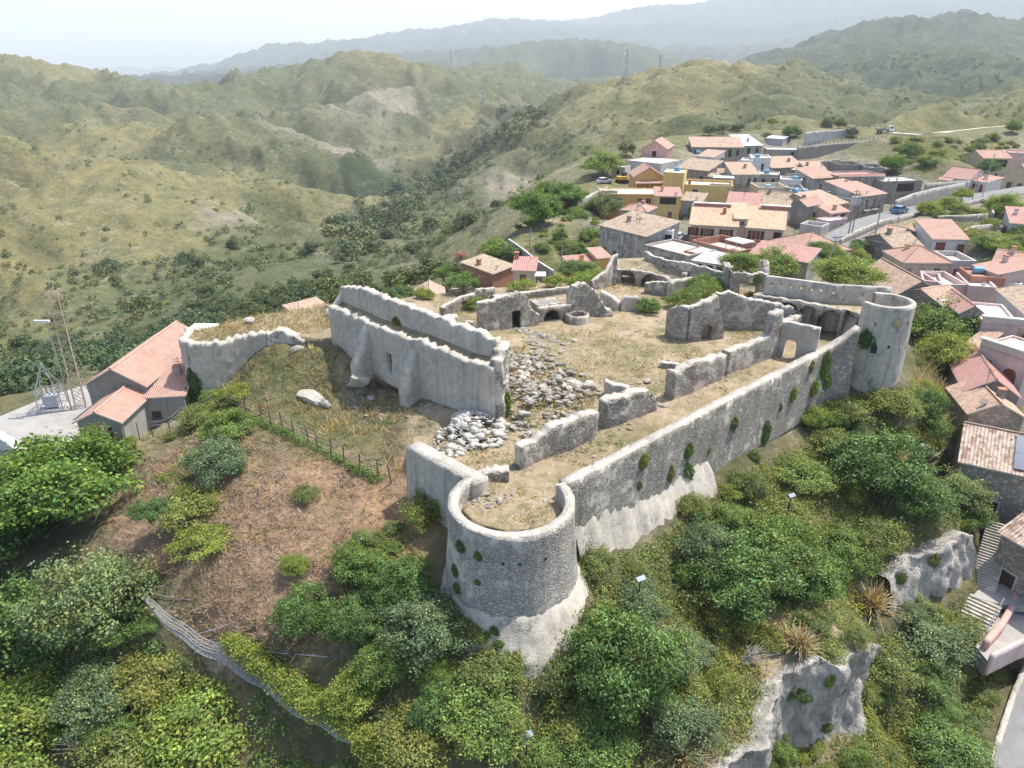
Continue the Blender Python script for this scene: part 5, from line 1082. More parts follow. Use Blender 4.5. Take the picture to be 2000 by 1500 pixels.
def plant(key, p, r, name, label, cat, rz=0.0, group=None, sz=1.0, lift=.55, parts=True, sxy=None):
    """p: where it stands; r: crown radius in metres"""
    me, tr, rad, hh = proto(key); s = r/rad
    if not parts:
        o = link(name, me, None, (p.x, p.y, p.z+lift*r*sz)); o.rotation_euler = (0, 0, rz); o.scale = (s, s, s*sz); tag(o, label, cat, group); return o
    root = thing(name, label, cat, p, rz, group)
    for nm, m in (('crown', me), ('trunk', tr)):
        o = link(nm, m, root, (0, 0, lift*r*sz)); o.scale = (s*(sxy or 1), s, s*sz)
    return root
# scene ray casting for things that sit on what is already built
_dg = [None]
def refresh(): bpy.context.view_layer.update(); _dg[0] = bpy.context.evaluated_depsgraph_get()
def hit(px, py):
    v = ray(px, py).normalized(); ok, loc, nor, idx, ob, mt = S.ray_cast(_dg[0], Vector((0, 0, CH)), v)
    return (loc, nor, ob) if ok else (P(px, py, 100), Vector((0, 0, 1)), None)
def depth_of(p): return p.y*CP-(p.z-CH)*SP
TREES = [
 # kind, px, py, half width px, sz, name, label
 ('fig-a',140,975,150,.80,'tree','huge broad leaved tree at left edge below the paved yard'),
 ('fig-b',-10,1060,120,.9,'tree','second broad leaved tree cut by the left edge'),
 ('olive-a',205,1195,112,1.05,'tree','dense dull green tree beside the top end of the wire net'),
 ('dark-a',30,1250,105,1.1,'tree','shaded dark tree at left edge below the huge broad leaved tree'),
 ('fresh-a',50,1440,125,.8,'tree','yellow green tree in the bottom left corner'),
 ('olive-b',200,1370,80,.8,'bush','grey green bush with dead twigs between corner tree and net'),
 ('scrub-a',300,1345,75,.8,'bush','mixed scrubby bush on the shaded slope under the net'),
 ('fresh-b',400,1440,115,.6,'bush','wide yellow green thicket at bottom below the net'),
 ('scrub-b',260,1465,80,.7,'bush','low olive thicket at bottom between two yellow green crowns'),
 ('dark-b',303,1042,36,.7,'small_tree','lone little tree with bare trunk casting shadow on brown slope'),
 ('olive-a',425,905,62,.8,'bush','large grey green bush on slope below the bastion'),
 ('scrub-c',380,985,62,.6,'bush','sprawling bush beside the lone little tree'),
 ('fresh-a',405,1060,62,.35,'bush','flat spread of cut green branches on the brown slope'),
 ('dark-c',448,838,48,.9,'bush','bright dark leaved bush under the bastion by the fence corner'),
 ('scrub-a',392,815,42,.8,'bush','shrub leaning on fence posts below bastion ivy'),
 ('fresh-c',462,772,34,.8,'bush','round yellow green bush at the foot of the bastion'),
 ('fresh-b',418,778,24,.9,'bush','small vine bush on fence at bastion foot'),
 ('scrub-b',832,1005,48,1.0,'bush','bush in the corner between retaining wall and near tower'),
 ('scrub-d',600,965,26,.6,'bush','small green weed clump in middle of brown slope'),
 ('fresh-c',578,1108,26,.9,'bush','upright yellow green bush alone on brown slope'),
 ('dark-a',600,1200,58,1.1,'bush','dark upright bush at lower end of brown slope'),
 ('dark-b',700,1110,52,.9,'bush','bright evergreen bush left of the near tower'),
 ('dark-d',785,1140,62,.9,'bush','rounded evergreen bush touching left side of near tower'),
 ('dark-c',700,1225,58,1.0,'bush','dark evergreen bush two crowns left of the tower foot'),
 ('olive-b',835,1255,78,.9,'tree','grey green tree in front of the tower foot'),
 ('scrub-c',900,1215,40,.9,'bush','thin leaved bush against lower left of tower'),
 ('dark-a',760,1300,62,.8,'bush','shaded bush below the grey green tree'),
 ('fresh-d',700,1370,58,.8,'bush','pale green bush beside the vine covered net end'),
 ('scrub-a',960,1330,66,.8,'bush','wide leafy bush directly below the tower'),
 ('fresh-b',940,1425,92,.7,'tree','olive yellow crown at bottom centre beside the floodlight'),
 ('scrub-d',810,1450,72,.7,'bush','bush at bottom between vine net and olive yellow crown'),
 ('dark-b',1080,1480,62,.7,'bush','low dark bush at the bottom edge right of floodlight'),
 ('scrub-b',1090,1330,56,.7,'bush','weedy bush on the slope right below the tower skirt'),
 ('scrub-a',1120,1415,66,.7,'bush','tangled vine thicket between floodlight and big evergreen'),
 ('scrub-c',1162,1102,42,.9,'bush','olive bush at the corner of tower and curtain wall'),
 ('dark-a',1215,1330,110,1.15,'tree','big dark evergreen in front of the cliff'),
 ('olive-a',1300,1290,62,1.0,'tree','grey olive tree leaning on big dark evergreen'),
 ('dark-c',1160,1465,78,.7,'bush','dark thicket below the big evergreen'),
 ('olive-b',1325,1425,66,.8,'bush','silvery bush at bottom beside the white cliff'),
 ('olive-a',1250,1180,52,.9,'bush','silver green bush around the blue floodlight'),
 ('olive-c',1375,1085,62,1.0,'tree','half bare grey tree below the curtain wall scarp'),
 ('dark-d',1440,1160,88,1.0,'tree','dark tree with dense crown left of the slope thicket'),
 ('dark-b',1500,1090,80,1.0,'tree','tall evergreen in middle of the slope thicket'),
 ('dark-a',1570,1130,66,1.0,'tree','evergreen on the right flank of the slope thicket'),
 ('dark-c',1410,1030,55,.9,'bush','bright evergreen bush under the rocky footing'),
 ('scrub-b',1425,1215,52,1.0,'bush','lower dark bush at the front of slope thicket'),
 ('dark-d',1645,1085,52,1.0,'bush','narrow evergreen right of the slope thicket'),
 ('dark-a',1705,930,95,.85,'tree','broad dark evergreen high on slope below far tower'),
 ('dark-b',1790,985,62,.9,'tree','evergreen on the slope edge above the right cliff'),
 ('olive-b',1860,945,58,.9,'bush','grey green bush beside mottled tile roof'),
 ('dark-c',1885,1010,46,1.0,'bush','dark bush hanging above the long stair'),
 ('scrub-c',1700,1050,56,.8,'bush','rusty green bush above the grass plume'),
 ('scrub-a',1455,955,42,1.0,'bush','vine mound leaning on curtain wall foot'),
 ('scrub-d',1350,990,36,.8,'bush','vine mound on the rocky footing'),
 ('fresh-d',1555,935,62,.5,'bush','wide light green vine carpet in middle of slope'),
 ('scrub-b',1530,1000,52,.5,'bush','pale vine carpet around the tall floodlight'),
 ('scrub-a',1625,865,45,.7,'bush','green vine mound below the ivy on curtain wall'),
 ('fresh-c',1585,820,30,1.0,'bush','fresh green bush at foot of curtain wall'),
 ('scrub-c',1655,805,42,.8,'bush','bush in the angle of curtain wall and far tower'),
 ('scrub-d',1740,800,48,.8,'bush','thicket at the foot of far tower'),
 ('dark-a',1805,795,36,1.2,'bush','dark conical bush right of far tower foot'),
 ('dark-b',1812,845,34,1.2,'bush','second dark conical bush lower on grassy spur'),
 ('fresh-a',1825,650,62,1.0,'tree','bright yellow green tree right of the far tower'),
 ('fresh-d',1838,705,48,1.0,'tree','lower yellow green crown behind dry grass'),
 ('olive-a',1872,745,46,1.1,'tree','grey olive tree beside ribbed red roof'),
 ('dark-d',1895,805,36,1.1,'tree','dark tree by the weathered pale tiles'),
 ('olive-c',1775,1110,34,.7,'bush','grey bush on top edge of right cliff'),
 ('dark-b',1535,1342,34,.9,'bush','round dark bush growing from the white cliff'),
 ('scrub-a',1600,1265,44,.7,'bush','low bush on the lip of white cliff'),
 ('scrub-b',1670,1255,30,.7,'bush','bush at the corner of cliff lip'),
 ('olive-b',1800,1260,72,.7,'bush','feathery grey green bush below the right cliff'),
 ('scrub-c',1725,1300,52,.7,'bush','brown green bush between the two cliffs'),
 ('dark-c',1800,1320,50,.7,'bush','dark bush on weedy slope below feathery bush'),
 ('dark-a',1850,1475,72,.7,'bush','dark tree top at bottom edge near the road'),
 ('scrub-d',1870,1200,46,.7,'bush','weedy bush left of lower stair flight'),
 ('dark-d',1922,1095,22,1.6,'bush','ivy column along the long stair'),
 # hillside and village
 ('fig-a',1045,418,48,1.0,'tree','big dark green tree on the spur below orange house'),
 ('fig-b',1088,392,46,.9,'tree','second big tree on spur beside its darker neighbour'),
 ('fresh-a',1175,328,38,.9,'tree','bright green tree left of small grey cabin'),
 ('olive-a',1178,408,34,1.0,'tree','grey green tree in front of long orange house'),
 ('hill-a',1222,296,20,1.0,'tree','bluish dark tree on slope left of pink house'),
 ('dark-a',778,583,30,.9,'tree','dark garden tree behind the end of hall wall'),
 ('fresh-b',830,575,20,.8,'bush','light bush behind small grey garden house'),
 ('dark-b',905,552,34,.8,'tree','garden tree behind crenellated wall'),
 ('fresh-c',925,575,28,.7,'bush','light green bush on crumbling stone hut'),
 ('fig-c',945,528,24,.9,'tree','round garden tree left of brick barn'),
 ('fresh-d',965,490,30,.8,'tree','loose light tree on hillside above brick barn'),
 ('dark-c',998,497,20,.9,'tree','dark round tree above brick barn roof'),
 ('fig-b',1130,502,38,.7,'tree','dense rounded tree below grey farmhouse'),
 ('dark-d',1093,462,18,1.1,'bush','ivy covered ruin on the bare spur'),
 ('dark-a',1150,462,22,.9,'bush','dark bush left of grey farmhouse'),
 ('scrub-a',1110,480,22,.8,'bush','garden shrub between spur and rounded tree'),
 ('fresh-a',1450,520,36,.9,'tree','bright tree behind loopholed parapet left of its neighbour'),
 ('fresh-b',1515,520,42,.9,'tree','bright tree behind gate tower'),
 ('fresh-c',1655,538,52,.8,'tree','spreading bright green tree behind right parapet'),
 ('fresh-d',1598,420,26,.8,'bush','grape vine on pergola by white garage'),
 ('fresh-a',1585,440,20,.8,'bush','lower part of grape vine over the garage'),
 ('fig-d',1390,396,24,.9,'tree','dark round tree between yellow block and pink roof'),
 ('fig-a',1352,412,14,1.0,'bush','dark bush below old tile lean-to'),
 ('fig-b',1738,327,24,1.0,'tree','round tree between grey ruins and hay mound'),
 ('dark-b',1772,300,18,1.2,'tree','dark tree on hill above the hay mound'),
 ('dark-c',1810,318,20,.8,'bush','dark scrub clump on the green hillside'),
 ('dark-d',1930,284,18,1.1,'tree','dark tree behind the loggia house'),
 ('dark-a',1976,252,16,1.1,'tree','tree at far right where the pale track begins'),
 ('hill-b',1385,258,14,1.0,'tree','leftmost tree of orchard edge above stone row house'),
 ('hill-c',1412,255,14,.9,'tree','middle tree of orchard edge above stone row house'),
 ('hill-a',1440,251,12,.9,'tree','right tree of orchard edge above stone row house'),
 ('dark-b',1540,262,14,1.1,'tree','dark tree beside tiny metal shed'),
 ('dark-c',1618,243,12,1.2,'tree','dark pine at left of ridge clump'),
 ('hill-b',1638,245,13,1.0,'tree','round tree in the middle of ridge clump'),
 ('hill-c',1660,247,14,.9,'tree','bushy tree at right of ridge clump'),
 ('dark-d',1555,262,10,1.2,'tree','small dark tree at end of white retaining wall'),
 ('fresh-b',1505,258,10,.9,'small_tree','small fruit tree in the dry orchard'),
 ('fresh-c',1516,315,14,.9,'bush','green bush beside flat concrete shed'),
 ('fresh-d',1855,393,26,.7,'bush','leafy hedge plant above street wall'),
 ('fig-c',1812,395,22,.9,'bush','bush on street bank near the parked car'),
 ('fig-d',1870,410,18,.8,'small_tree','spreading little tree in walled garden'),
 ('fresh-a',1958,408,36,.9,'tree','large light tree in garden at right'),
 ('fig-a',1992,420,22,1.0,'tree','dark tree at right edge beside light garden tree'),
 ('fig-b',1800,445,26,.7,'bush','citrus tree left in the terraced orchard'),
 ('fig-c',1832,447,24,.7,'bush','citrus tree right in the terraced orchard'),
 ('scrub-b',1858,462,16,.7,'bush','small shrub at the end of orchard terrace'),
 ('fresh-b',1960,485,30,.7,'tree','yellow green orchard tree at right'),
 ('dark-a',1920,478,26,.7,'tree','dark orchard tree left of yellow green one'),
 ('dark-b',1935,515,26,.6,'bush','hedge plant above the pink roof'),
 ('scrub-a',1990,470,22,.8,'bush','reddish shrub at right edge of orchard'),
 ('fig-a',1262,598,25,.9,'bush','leafy green bush in the middle of courtyard'),
 ('dark-b',1764,568,20,.8,'bush','bush growing inside the far tower'),
]
def build_plants():
    rng = random.Random(4); refresh()
    for key, px, py, r, sz, nm, lb in TREES:
        yb = py+r*(.42*sz+.12); q, n, ob = hit(px, yb)
        k = 0
        while ob is not None and ob.name.split('.')[0] not in ('hillside', 'courtyard', 'tower_floor') and k < 14: yb += r*.2; q, n, ob = hit(px, yb); k += 1
        if k >= 14: q = on_terrain(px, py+r*.5)
        if 'parapet' in lb and nm == 'tree' or 'behind gate' in lb:
            q = P(px, py, 90 if 'right parapet' in lb else 103); rm = r*depth_of(q)/F; plant(key, q-Vector((0, 0, .8*rm*sz)), rm, nm, lb, 'tree', rng.uniform(0, 6.28), None, sz, lift=.8, sxy=1.2); continue
        rm = r*depth_of(q)/F; d = Vector((q.x, q.y, 0)).normalized()
        q = q+d*rm*.35                                   # the crown's middle, not its front, is over the foot
        q.z = max(q.z-.1, float(terr_z(q.x, q.y)[0])-.1) if ob is None or ob.name.startswith('hillside') else q.z
        if key[:3] == 'fig' and rm < 2.6: key = 'dark'+key[3:] if hash_s(lb) % 2 else 'fresh'+key[3:]
        plant(key, q, rm, nm, lb, 'tree' if 'tree' in nm else 'bush', rng.uniform(0, 6.28), None, sz, sxy=rng.uniform(.82, 1.2), lift=.42 if nm == 'bush' else .6 if nm == 'tree' else 2.5)
# ---- plants rooted on walls
WALLP = [(1612,712,16,2.0,'dark','tall ivy strand high on curtain wall near the far tower'),(1614,745,15,1.4,'fresh','leafy ivy tuft under the tall ivy strand'),(1590,757,15,1.2,'fresh','round ivy tuft left of the tall ivy strand'),(1585,715,10,1.4,'scrub','thin ivy left of the tall strand top'),(1549,770,13,1.2,'fresh','round caper bush alone on the curtain wall'),(1434,827,13,1.3,'scrub','caper bush near wall top halfway along'),(1495,845,15,1.9,'dark','dark ivy column at foot of curtain wall'),(1345,880,14,1.5,'fresh','upper ivy tuft of the pair in middle of wall'),(1342,925,14,1.9,'dark','lower ivy tuft of the pair in middle of wall'),(1310,925,11,1.9,'scrub','thin ivy streak left of the ivy pair'),(1257,900,15,1.3,'fresh','round caper bush nearest to the near tower'),(1249,948,8,1.4,'scrub','small caper tuft below the nearest caper bush'),(1385,880,6,1.2,'scrub','tiny caper tuft right of the ivy pair'),(1524,795,7,1.3,'scrub','tiny caper tuft above dark ivy column'),(1471,893,15,1.1,'fresh','ivy mound at wall foot beside dark column'),
 (1692,662,19,1.1,'dark','drooping caper bush under the pointed window'),(380,752,17,2.2,'dark','ivy sheet on the bastion wall'),(365,775,9,2.6,'fresh','narrow ivy strip at the bastion corner'),(436,785,8,1.8,'dark','dark ivy patch at the bastion foot'),(990,790,15,2.1,'dark','ivy climbing the broken end of hall wall'),(900,1067,14,1.0,'dark','caper plant highest on left side of near tower'),(934,1086,11,1.1,'dark','caper plant right of the highest one on tower'),(889,1114,12,1.2,'dark','caper plant at left edge of near tower'),(893,1148,14,1.0,'dark','lowest caper plant at left edge of near tower'),(933,1137,8,.9,'scrub','tiny caper plant in middle of tower'),(966,1232,12,1.2,'dark','plant growing from tower skirt'),(973,1258,13,1.0,'dark','plant at very bottom of tower skirt'),(775,628,14,.8,'scrub','grassy shrub in the gap on top of hall wall'),(1465,580,9,1.3,'fresh','shrub in the gate tower opening'),(1480,545,9,1.2,'dark','tuft growing on gate tower front'),(1440,528,13,.7,'scrub','dry tuft on top of gate tower'),(1575,1365,13,.8,'dark','dark tuft on middle of white cliff'),(1615,1420,14,.9,'scrub','green tuft low on the white cliff'),(1622,1330,12,1.6,'fresh','hanging green plant right on white cliff'),(1530,1440,13,.8,'scrub','tuft at lower left of white cliff'),(1825,1095,14,1.4,'scrub','hanging plant in middle of right cliff'),(1760,1130,12,1.2,'dark','tuft at the left of right cliff')]
def build_wall_plants():
    refresh(); me = {}
    for sp in ('dark', 'fresh', 'scrub'):
        for j in range(2):
            rng = np.random.default_rng(60+j+hash_s(sp)); n = 1500
            d = rng.normal(0, 1, (n, 3)); d /= np.linalg.norm(d, axis=1)[:, None]; C = d*rng.uniform(.3, 1, (n, 1))**.5
            C *= (1+.35*perlin(C[:, 0]*2.2+j*5, C[:, 2]*2.2, 5))[:, None]; C[:, 1] = -np.abs(C[:, 1])*.55; C[:, 2] -= .1*C[:, 0]**2
            k = np.floor(C*3.2).astype(int); hh = _hash(k[:, 0]+k[:, 1]*7, k[:, 2], 3)
            T = np.exp((hh-.5)*.9)[:, None]*tints(rng, n, 1, .15)
            V, Fq, T = leafset(rng, C, np.tile([0, -.8, .6], (n, 1)), .17, T, .7); me[sp, j] = np_mesh('ivy_leaves', V, Fq, LEAF[sp], T)
    for i, (px, py, r, a, sp, lb) in enumerate(WALLP):
        q, n, ob = hit(px, py); rm = r*depth_of(q)/F
        if abs(n.z) > .6: n = Vector((-.2, -1, 0))
        o = link('wall_plant', me[sp, i % 2], None, q+Vector((0, 0, 0))); o.rotation_euler = (0, 0, math.atan2(n.y, n.x)+math.pi/2); o.scale = (rm, rm*.9, rm*a); tag(o, lb, 'wall plant')
# ---- vines over ruins: leaf carpets following the wall tops
def vine(name, label, pts, rad, sp='fresh', n=9000, leaf=.16, cat='vine'):
    rng = np.random.default_rng(hash_s(label)); pts = np.array([tuple(p) for p in pts]); seg = np.hypot(*np.diff(pts[:, :2], axis=0).T); sa = np.concatenate([[0], np.cumsum(seg)])
    nc = n//14; s = rng.uniform(0, sa[-1], nc); c = np.stack([np.interp(s, sa, pts[:, k]) for k in range(3)], 1)
    d = rng.normal(0, 1, (nc, 3)); d /= np.linalg.norm(d, axis=1)[:, None]; d[:, 2] = np.abs(d[:, 2])*.75-.15
    rr = np.interp(s, sa, rad if hasattr(rad, '__len__') else [rad]*len(pts))*(1+.45*perlin(s*.9, s*0, 8)); c = c+d*(rr*rng.uniform(.75, 1.05, nc))[:, None]
    T = np.repeat(tints(rng, nc, 1), 14, 0)*np.exp(rng.normal(0, .14, (nc*14, 1)))
    C = np.repeat(c, 14, 0)+rng.normal(0, .16, (nc*14, 3)); V, Fq, T = leafset(rng, C, np.repeat(d+np.array([0, 0, .5]), 14, 0), leaf, T, .6)
    return tag(link(name, np_mesh(name, V, Fq, LEAF[sp], T)), label, cat)
def build_vines():
    q = lambda a, b, z: tuple(G(a, b, z))
    vine('vine', 'bright green vine spreading over the collapsed vault', [q(1308,592,1.0), q(1345,580,1.6), q(1380,566,1.8), q(1405,560,1.6)], [.9, 1.6, 1.7, 1.2], n=12000)
    vine('vine', 'bright vine draped over vault edge above the plastered wall', [q(1355,552,2.2), q(1375,545,2.4), q(1392,548,2.4)], .8, n=4000)
    vine('vine', 'leafy vine on left part of the long garden wall', [q(1000,562,1.2), q(1035,556,1.3)], .9, n=3500)
    vine('vine', 'leafy vine on middle part of the long garden wall', [q(1070,552,1.3), q(1092,547,1.4)], .9, n=3500)
    vine('vine', 'bright vine between triangular fragment and slanting wall', [q(1115,555,1.4), q(1140,545,1.6), q(1165,535,1.8)], 1.1, n=6000)
    vine('creeper', 'yellow green creeper covering lower half of the wire net', [tuple(P(445,1255,47.5)+Vector((0,0,.2))), tuple(P(520,1300,46.2)), tuple(P(585,1355,45.0)), tuple(P(655,1395,43.6)), tuple(P(700,1425,42.6)), tuple(P(740,1490,41.2))], [.5, .9, 1.0, 1.0, .75, .7], n=19000, leaf=.15, cat='creeper')
    fp = [(440,800),(500,822),(550,842),(600,868),(650,890),(705,921),(745,938)]; vine('creeper', 'dark green creeper along the foot of the wire fence', [tuple(on_terrain(a, b+3)+Vector((0, 0, .1))) for a, b in fp], .42, sp='dark', n=9000, leaf=.14, cat='creeper')
    vine('oleander', 'pink flowering oleander on the hillside above palm', [tuple(on_terrain(898,503)+Vector((0,0,.8)))]*2 if False else [tuple(on_terrain(894,504)+Vector((0,0,.6))), tuple(on_terrain(903,504)+Vector((0,0,.9)))], 1.2, sp='pink', n=900, leaf=.3, cat='shrub')
    vine('bougainvillea', 'purple bougainvillea beside tiny metal shed', [tuple(on_terrain(1524,278)+Vector((0,0,1.6))), tuple(on_terrain(1532,279)+Vector((0,0,1.2)))], 1.6, sp='pink', n=900, leaf=.35, cat='shrub')
# ---- ground cover
def region(pl): return [tuple(on_terrain(*p))[:2] for p in pl]
def scatter(rng, poly, dens, thr=None, freq=.12, seed=1):
    x = [p[0] for p in poly]; y = [p[1] for p in poly]; n = int(dens*(max(x)-min(x))*(max(y)-min(y)))
    X = rng.uniform(min(x), max(x), n); Y = rng.uniform(min(y), max(y), n); m = inpoly(X, Y, poly) & ~inpoly(X, Y, CASTLE2)
    if thr is not None: m &= fbm(X*freq, Y*freq, seed, 4)+rng.normal(0, .12, n) > thr
    return X[m], Y[m]
def clumps(name, label, X, Y, sp, rad, per, leaf, seed, h=.7, zf=None, bend=.7, asp=1.8, up=.6, colv=.35):
    rng = np.random.default_rng(seed); n = len(X); Z = (zf or terr_z)(X, Y)
    rr = rad*rng.uniform(.5, 1.5, n)*(1+.5*fbm(X*.3, Y*.3, seed+3, 2)); d = rng.normal(0, 1, (n, per, 3)); d /= np.linalg.norm(d, axis=2)[..., None]; d[..., 2] = np.abs(d[..., 2])
    C = np.stack([X, Y, Z], 1)[:, None, :]+d*(rr[:, None]*rng.uniform(.3, 1, (n, per)))[..., None]*np.array([1, 1, h])
    big = .30*fbm(X*.10, Y*.10, seed+9, 3); T = tints(rng, n, 1, .25)*np.stack([1+big*1.2, 1+big*.4, 1-big], 1)
    T = np.clip(np.repeat(T, per, 0), .2, 3)*np.exp(rng.normal(0, .15, (n*per, 1)))
    V, Fq, T = leafset(rng, C.reshape(-1, 3), (d+np.array([0, 0, up])).reshape(-1, 3), leaf, T, bend, asp)
    return tag(link(name, np_mesh(name, V, Fq, LEAF[sp], T)), None, None, None, 'stuff')
def blades(name, X, Y, sp, per, ln, seed, zf=None, spread=.25, lean=.5, w=.035):
    rng = np.random.default_rng(seed); n = len(X); Z = (zf or terr_z)(X, Y)
    base = np.repeat(np.stack([X, Y, Z-.05], 1), per, 0)+rng.normal(0, spread, (n*per, 3))*np.array([1, 1, .1])
    d = rng.normal(0, lean, (n*per, 3)); d[:, 2] = np.abs(rng.normal(1, .3, n*per)); d /= np.linalg.norm(d, axis=1)[:, None]
    L = (ln*rng.uniform(.4, 1.3, n*per))[:, None]; s = np.cross(d, np.array([0, 0, 1.0]))+rng.normal(0, .2, (n*per, 3)); s /= np.linalg.norm(s, axis=1)[:, None]; s *= w
    V = np.stack([base-s, base+s, base+d*L+s*.3, base+d*L-s*.3], 1).reshape(-1, 3); T = np.repeat(np.repeat(tints(rng, n, 1, .25), per, 0), 4, 0); T = np.concatenate([T, np.ones((len(T), 1))], 1)
    return tag(link(name, np_mesh(name, V, np.arange(4*n*per).reshape(-1, 4), LEAF[sp], T)), None, None, None, 'stuff')
def build_cover():
    rng = np.random.default_rng(77)
    R1 = region([(1130,1110),(1300,1045),(1440,930),(1660,785),(1770,775),(1800,700),(1860,760),(1925,900),(1935,1010),(1890,1055),(1740,1085),(1690,1250),(1500,1285),(1470,1440),(1480,1590),(1000,1590),(1030,1290),(1165,1215)])
    R2 = region([(875,1200),(1000,1290),(1010,1590),(640,1590),(705,1400),(640,1250),(680,1080),(790,1010)])
    R3 = region([(1700,1290),(1760,1225),(1885,1165),(1880,1240),(1950,1310),(1925,1420),(1900,1560),(1600,1580),(1660,1480)])
    R4 = region([(-100,1080),(250,1180),(330,1250),(480,1340),(640,1480),(640,1590),(-160,1590)])
    R5 = region([(365,800),(520,700),(600,675),(655,680),(760,770),(850,830),(790,850),(780,940),(640,885),(500,810)])
    R6 = region([(260,900),(480,830),(640,900),(780,960),(790,1010),(690,1100),(640,1240),(560,1290),(440,1260),(290,1160),(240,1030)])
    R8 = region([(215,880),(360,830),(500,815),(420,900),(400,1000),(280,1000)])
    R9 = region([(820,590),(900,540),(1000,490),(1120,470),(1190,500),(1110,545),(1000,560),(860,580)])
    R10 = region([(1735,270),(1830,268),(1990,262),(1990,290),(1915,300),(1840,330),(1800,345),(1760,330)])
    R11 = region([(1760,450),(1830,425),(1940,410),(2000,440),(2000,520),(1900,500),(1800,470)])
    def cat(*a): return np.concatenate([q[0] for q in a]), np.concatenate([q[1] for q in a])
    X, Y = cat(scatter(rng, R1, 6.5, -.3, seed=3), scatter(rng, R3, 8, -.9, seed=4), scatter(rng, R2, 6.0, -.4, seed=5), scatter(rng, R8, 1.2, .0, .3, seed=5), scatter(rng, R10, 1.6, -.1, seed=6), scatter(rng, R11, 1.2, -.1, seed=6), scatter(rng, R9, .8, 0, seed=2)); clumps('undergrowth', None, X, Y, 'scrub', .72, 24, .17, 1, h=.85)
    X, Y = cat(scatter(rng, R1, 3.6, -.05, .2, seed=13), scatter(rng, R2, 3.0, -.05, .2, seed=15), scatter(rng, R3, 3.0, -.05, .2, 14), scatter(rng, R4, 2.5, -.1, .2, 16), scatter(rng, R10, .7, .1, seed=8), scatter(rng, R11, .5, .1, seed=8), scatter(rng, R8, .9, .0, .2, 17), scatter(rng, R9, .6, .1, .1, 2)); clumps('undergrowth', None, X, Y, 'fresh', .5, 20, .17, 2)
    X, Y = cat(scatter(rng, R4, 3.6, -.7, seed=6), scatter(rng, R1, .6, .2, .25, seed=23)); clumps('undergrowth', None, X, Y, 'dark', .6, 24, .19, 3)
    X, Y = cat(scatter(rng, R5, 5.0, -.15, .3, seed=7), scatter(rng, R6, 1.6, .12, .3, seed=8)); clumps('weeds', None, X, Y, 'scrub', .26, 12, .13, 4, h=.5)
    X, Y = cat(scatter(rng, R5, .7, .25, .3, seed=37), scatter(rng, R6, .9, .24, .25, seed=38)); clumps('weeds', None, X, Y, 'fresh', .34, 14, .15, 14, h=.6)
    X, Y = cat(scatter(rng, R1, 1.6, .10, .1, seed=33), scatter(rng, R5, 3.5, -.1, .2, 34), scatter(rng, R2, .7, .1, .1, 35)); blades('dry_grass', X, Y, 'dry', 9, .55, 5)
    X, Y = cat(scatter(rng, R6, 5.5, -.45, .3, seed=9), scatter(rng, R5, 1.2, .1, .2, 19), scatter(rng, R8, 2.0, -.2, .3, 29)); blades('cut_brushwood', X, Y, 'twig', 9, .6, 6, lean=3.5, spread=.35, w=.022)
    R12 = region([(880,585),(940,520),(1000,455),(1120,385),(1165,400),(1185,500),(1110,540),(1000,555)])
    filler(rng, R1, 52, (.7, 1.7), 'bush in the dense thicket below the curtain wall', 'bushes in the thicket below the curtain wall', ('scrub', 'dark', 'fresh', 'olive', 'scrub'))
    filler(rng, R2, 26, (.7, 1.6), 'bush crowding the slope under the near tower', 'bushes on the slope under the near tower', ('scrub', 'dark', 'dark', 'fresh', 'olive'))
    filler(rng, R3, 34, (.6, 1.5), 'bush on the weedy bank above the lower road', 'bushes on the weedy bank above the road', ('scrub', 'fresh', 'dark', 'scrub'))
    filler(rng, R4, 30, (.8, 2.0), 'bush in the shaded thicket at lower left', 'bushes in the shaded lower left thicket', ('dark', 'scrub', 'fresh', 'olive'))
    filler(rng, R8, 14, (.5, 1.1), 'small bush on the slope under the bastion', 'small bushes under the bastion', ('scrub', 'fresh'))
    filler(rng, R12, 40, (.8, 2.4), 'garden bush on the hill flank below the village', 'garden bushes on the flank below the village', ('fresh', 'dark', 'scrub', 'dark'))
    filler(rng, R10, 40, (.9, 2.6), 'scrub bush on the green hill above the right houses', 'scrub bushes on the green hill', ('scrub', 'dark', 'scrub', 'olive'))
    R14 = region([(1490,1470),(1560,1440),(1650,1430),(1700,1330),(1745,1300),(1730,1590),(1430,1620)]); filler(rng, R14, 16, (.5, 1.3), 'bush at the foot of the white cliff', 'bushes at the foot of the white cliff', ('scrub', 'dark', 'fresh'))
    X, Y = scatter(rng, R14, 6, -.8, seed=5); clumps('undergrowth', None, X, Y, 'scrub', .5, 20, .16, 71)
    R13 = region([(1600,505),(1690,490),(1735,560),(1620,556)]); filler(rng, R13, 12, (.8, 2.2), 'bush in the sloping yard behind the right parapet', 'bushes behind the right parapet', ('fresh', 'scrub', 'dark'))
    X, Y = scatter(rng, R13, 3, -.2, .2, 5); blades('yard_grass', X, Y, 'dry', 8, .4, 51)
    filler(rng, R11, 26, (.8, 2.0), 'orchard bush on the terraces right of the street', 'orchard bushes on the terraces', ('fresh', 'dark', 'scrub'))
    # courtyard grass and weeds
    cp = CASTLE2; xs = [p[0] for p in cp]; ys = [p[1] for p in cp]; n = 14000
    X = rng.uniform(min(xs), max(xs), n); Y = rng.uniform(min(ys), max(ys), n); m = inpoly(X, Y, cp); X = X[m]; Y = Y[m]; k = fbm(X*.14, Y*.14, 44, 4)+rng.normal(0, .1, len(X))
    m = k > .0; blades('courtyard_grass', X[m], Y[m], 'dry', 8, .32, 7, zf=court_z, spread=.35, lean=1.0)
    m = (k > .10) & (rng.uniform(0, 1, len(X)) < .5); clumps('courtyard_weeds', None, X[m], Y[m], 'scrub', .3, 11, .13, 8, h=.5, zf=court_z)
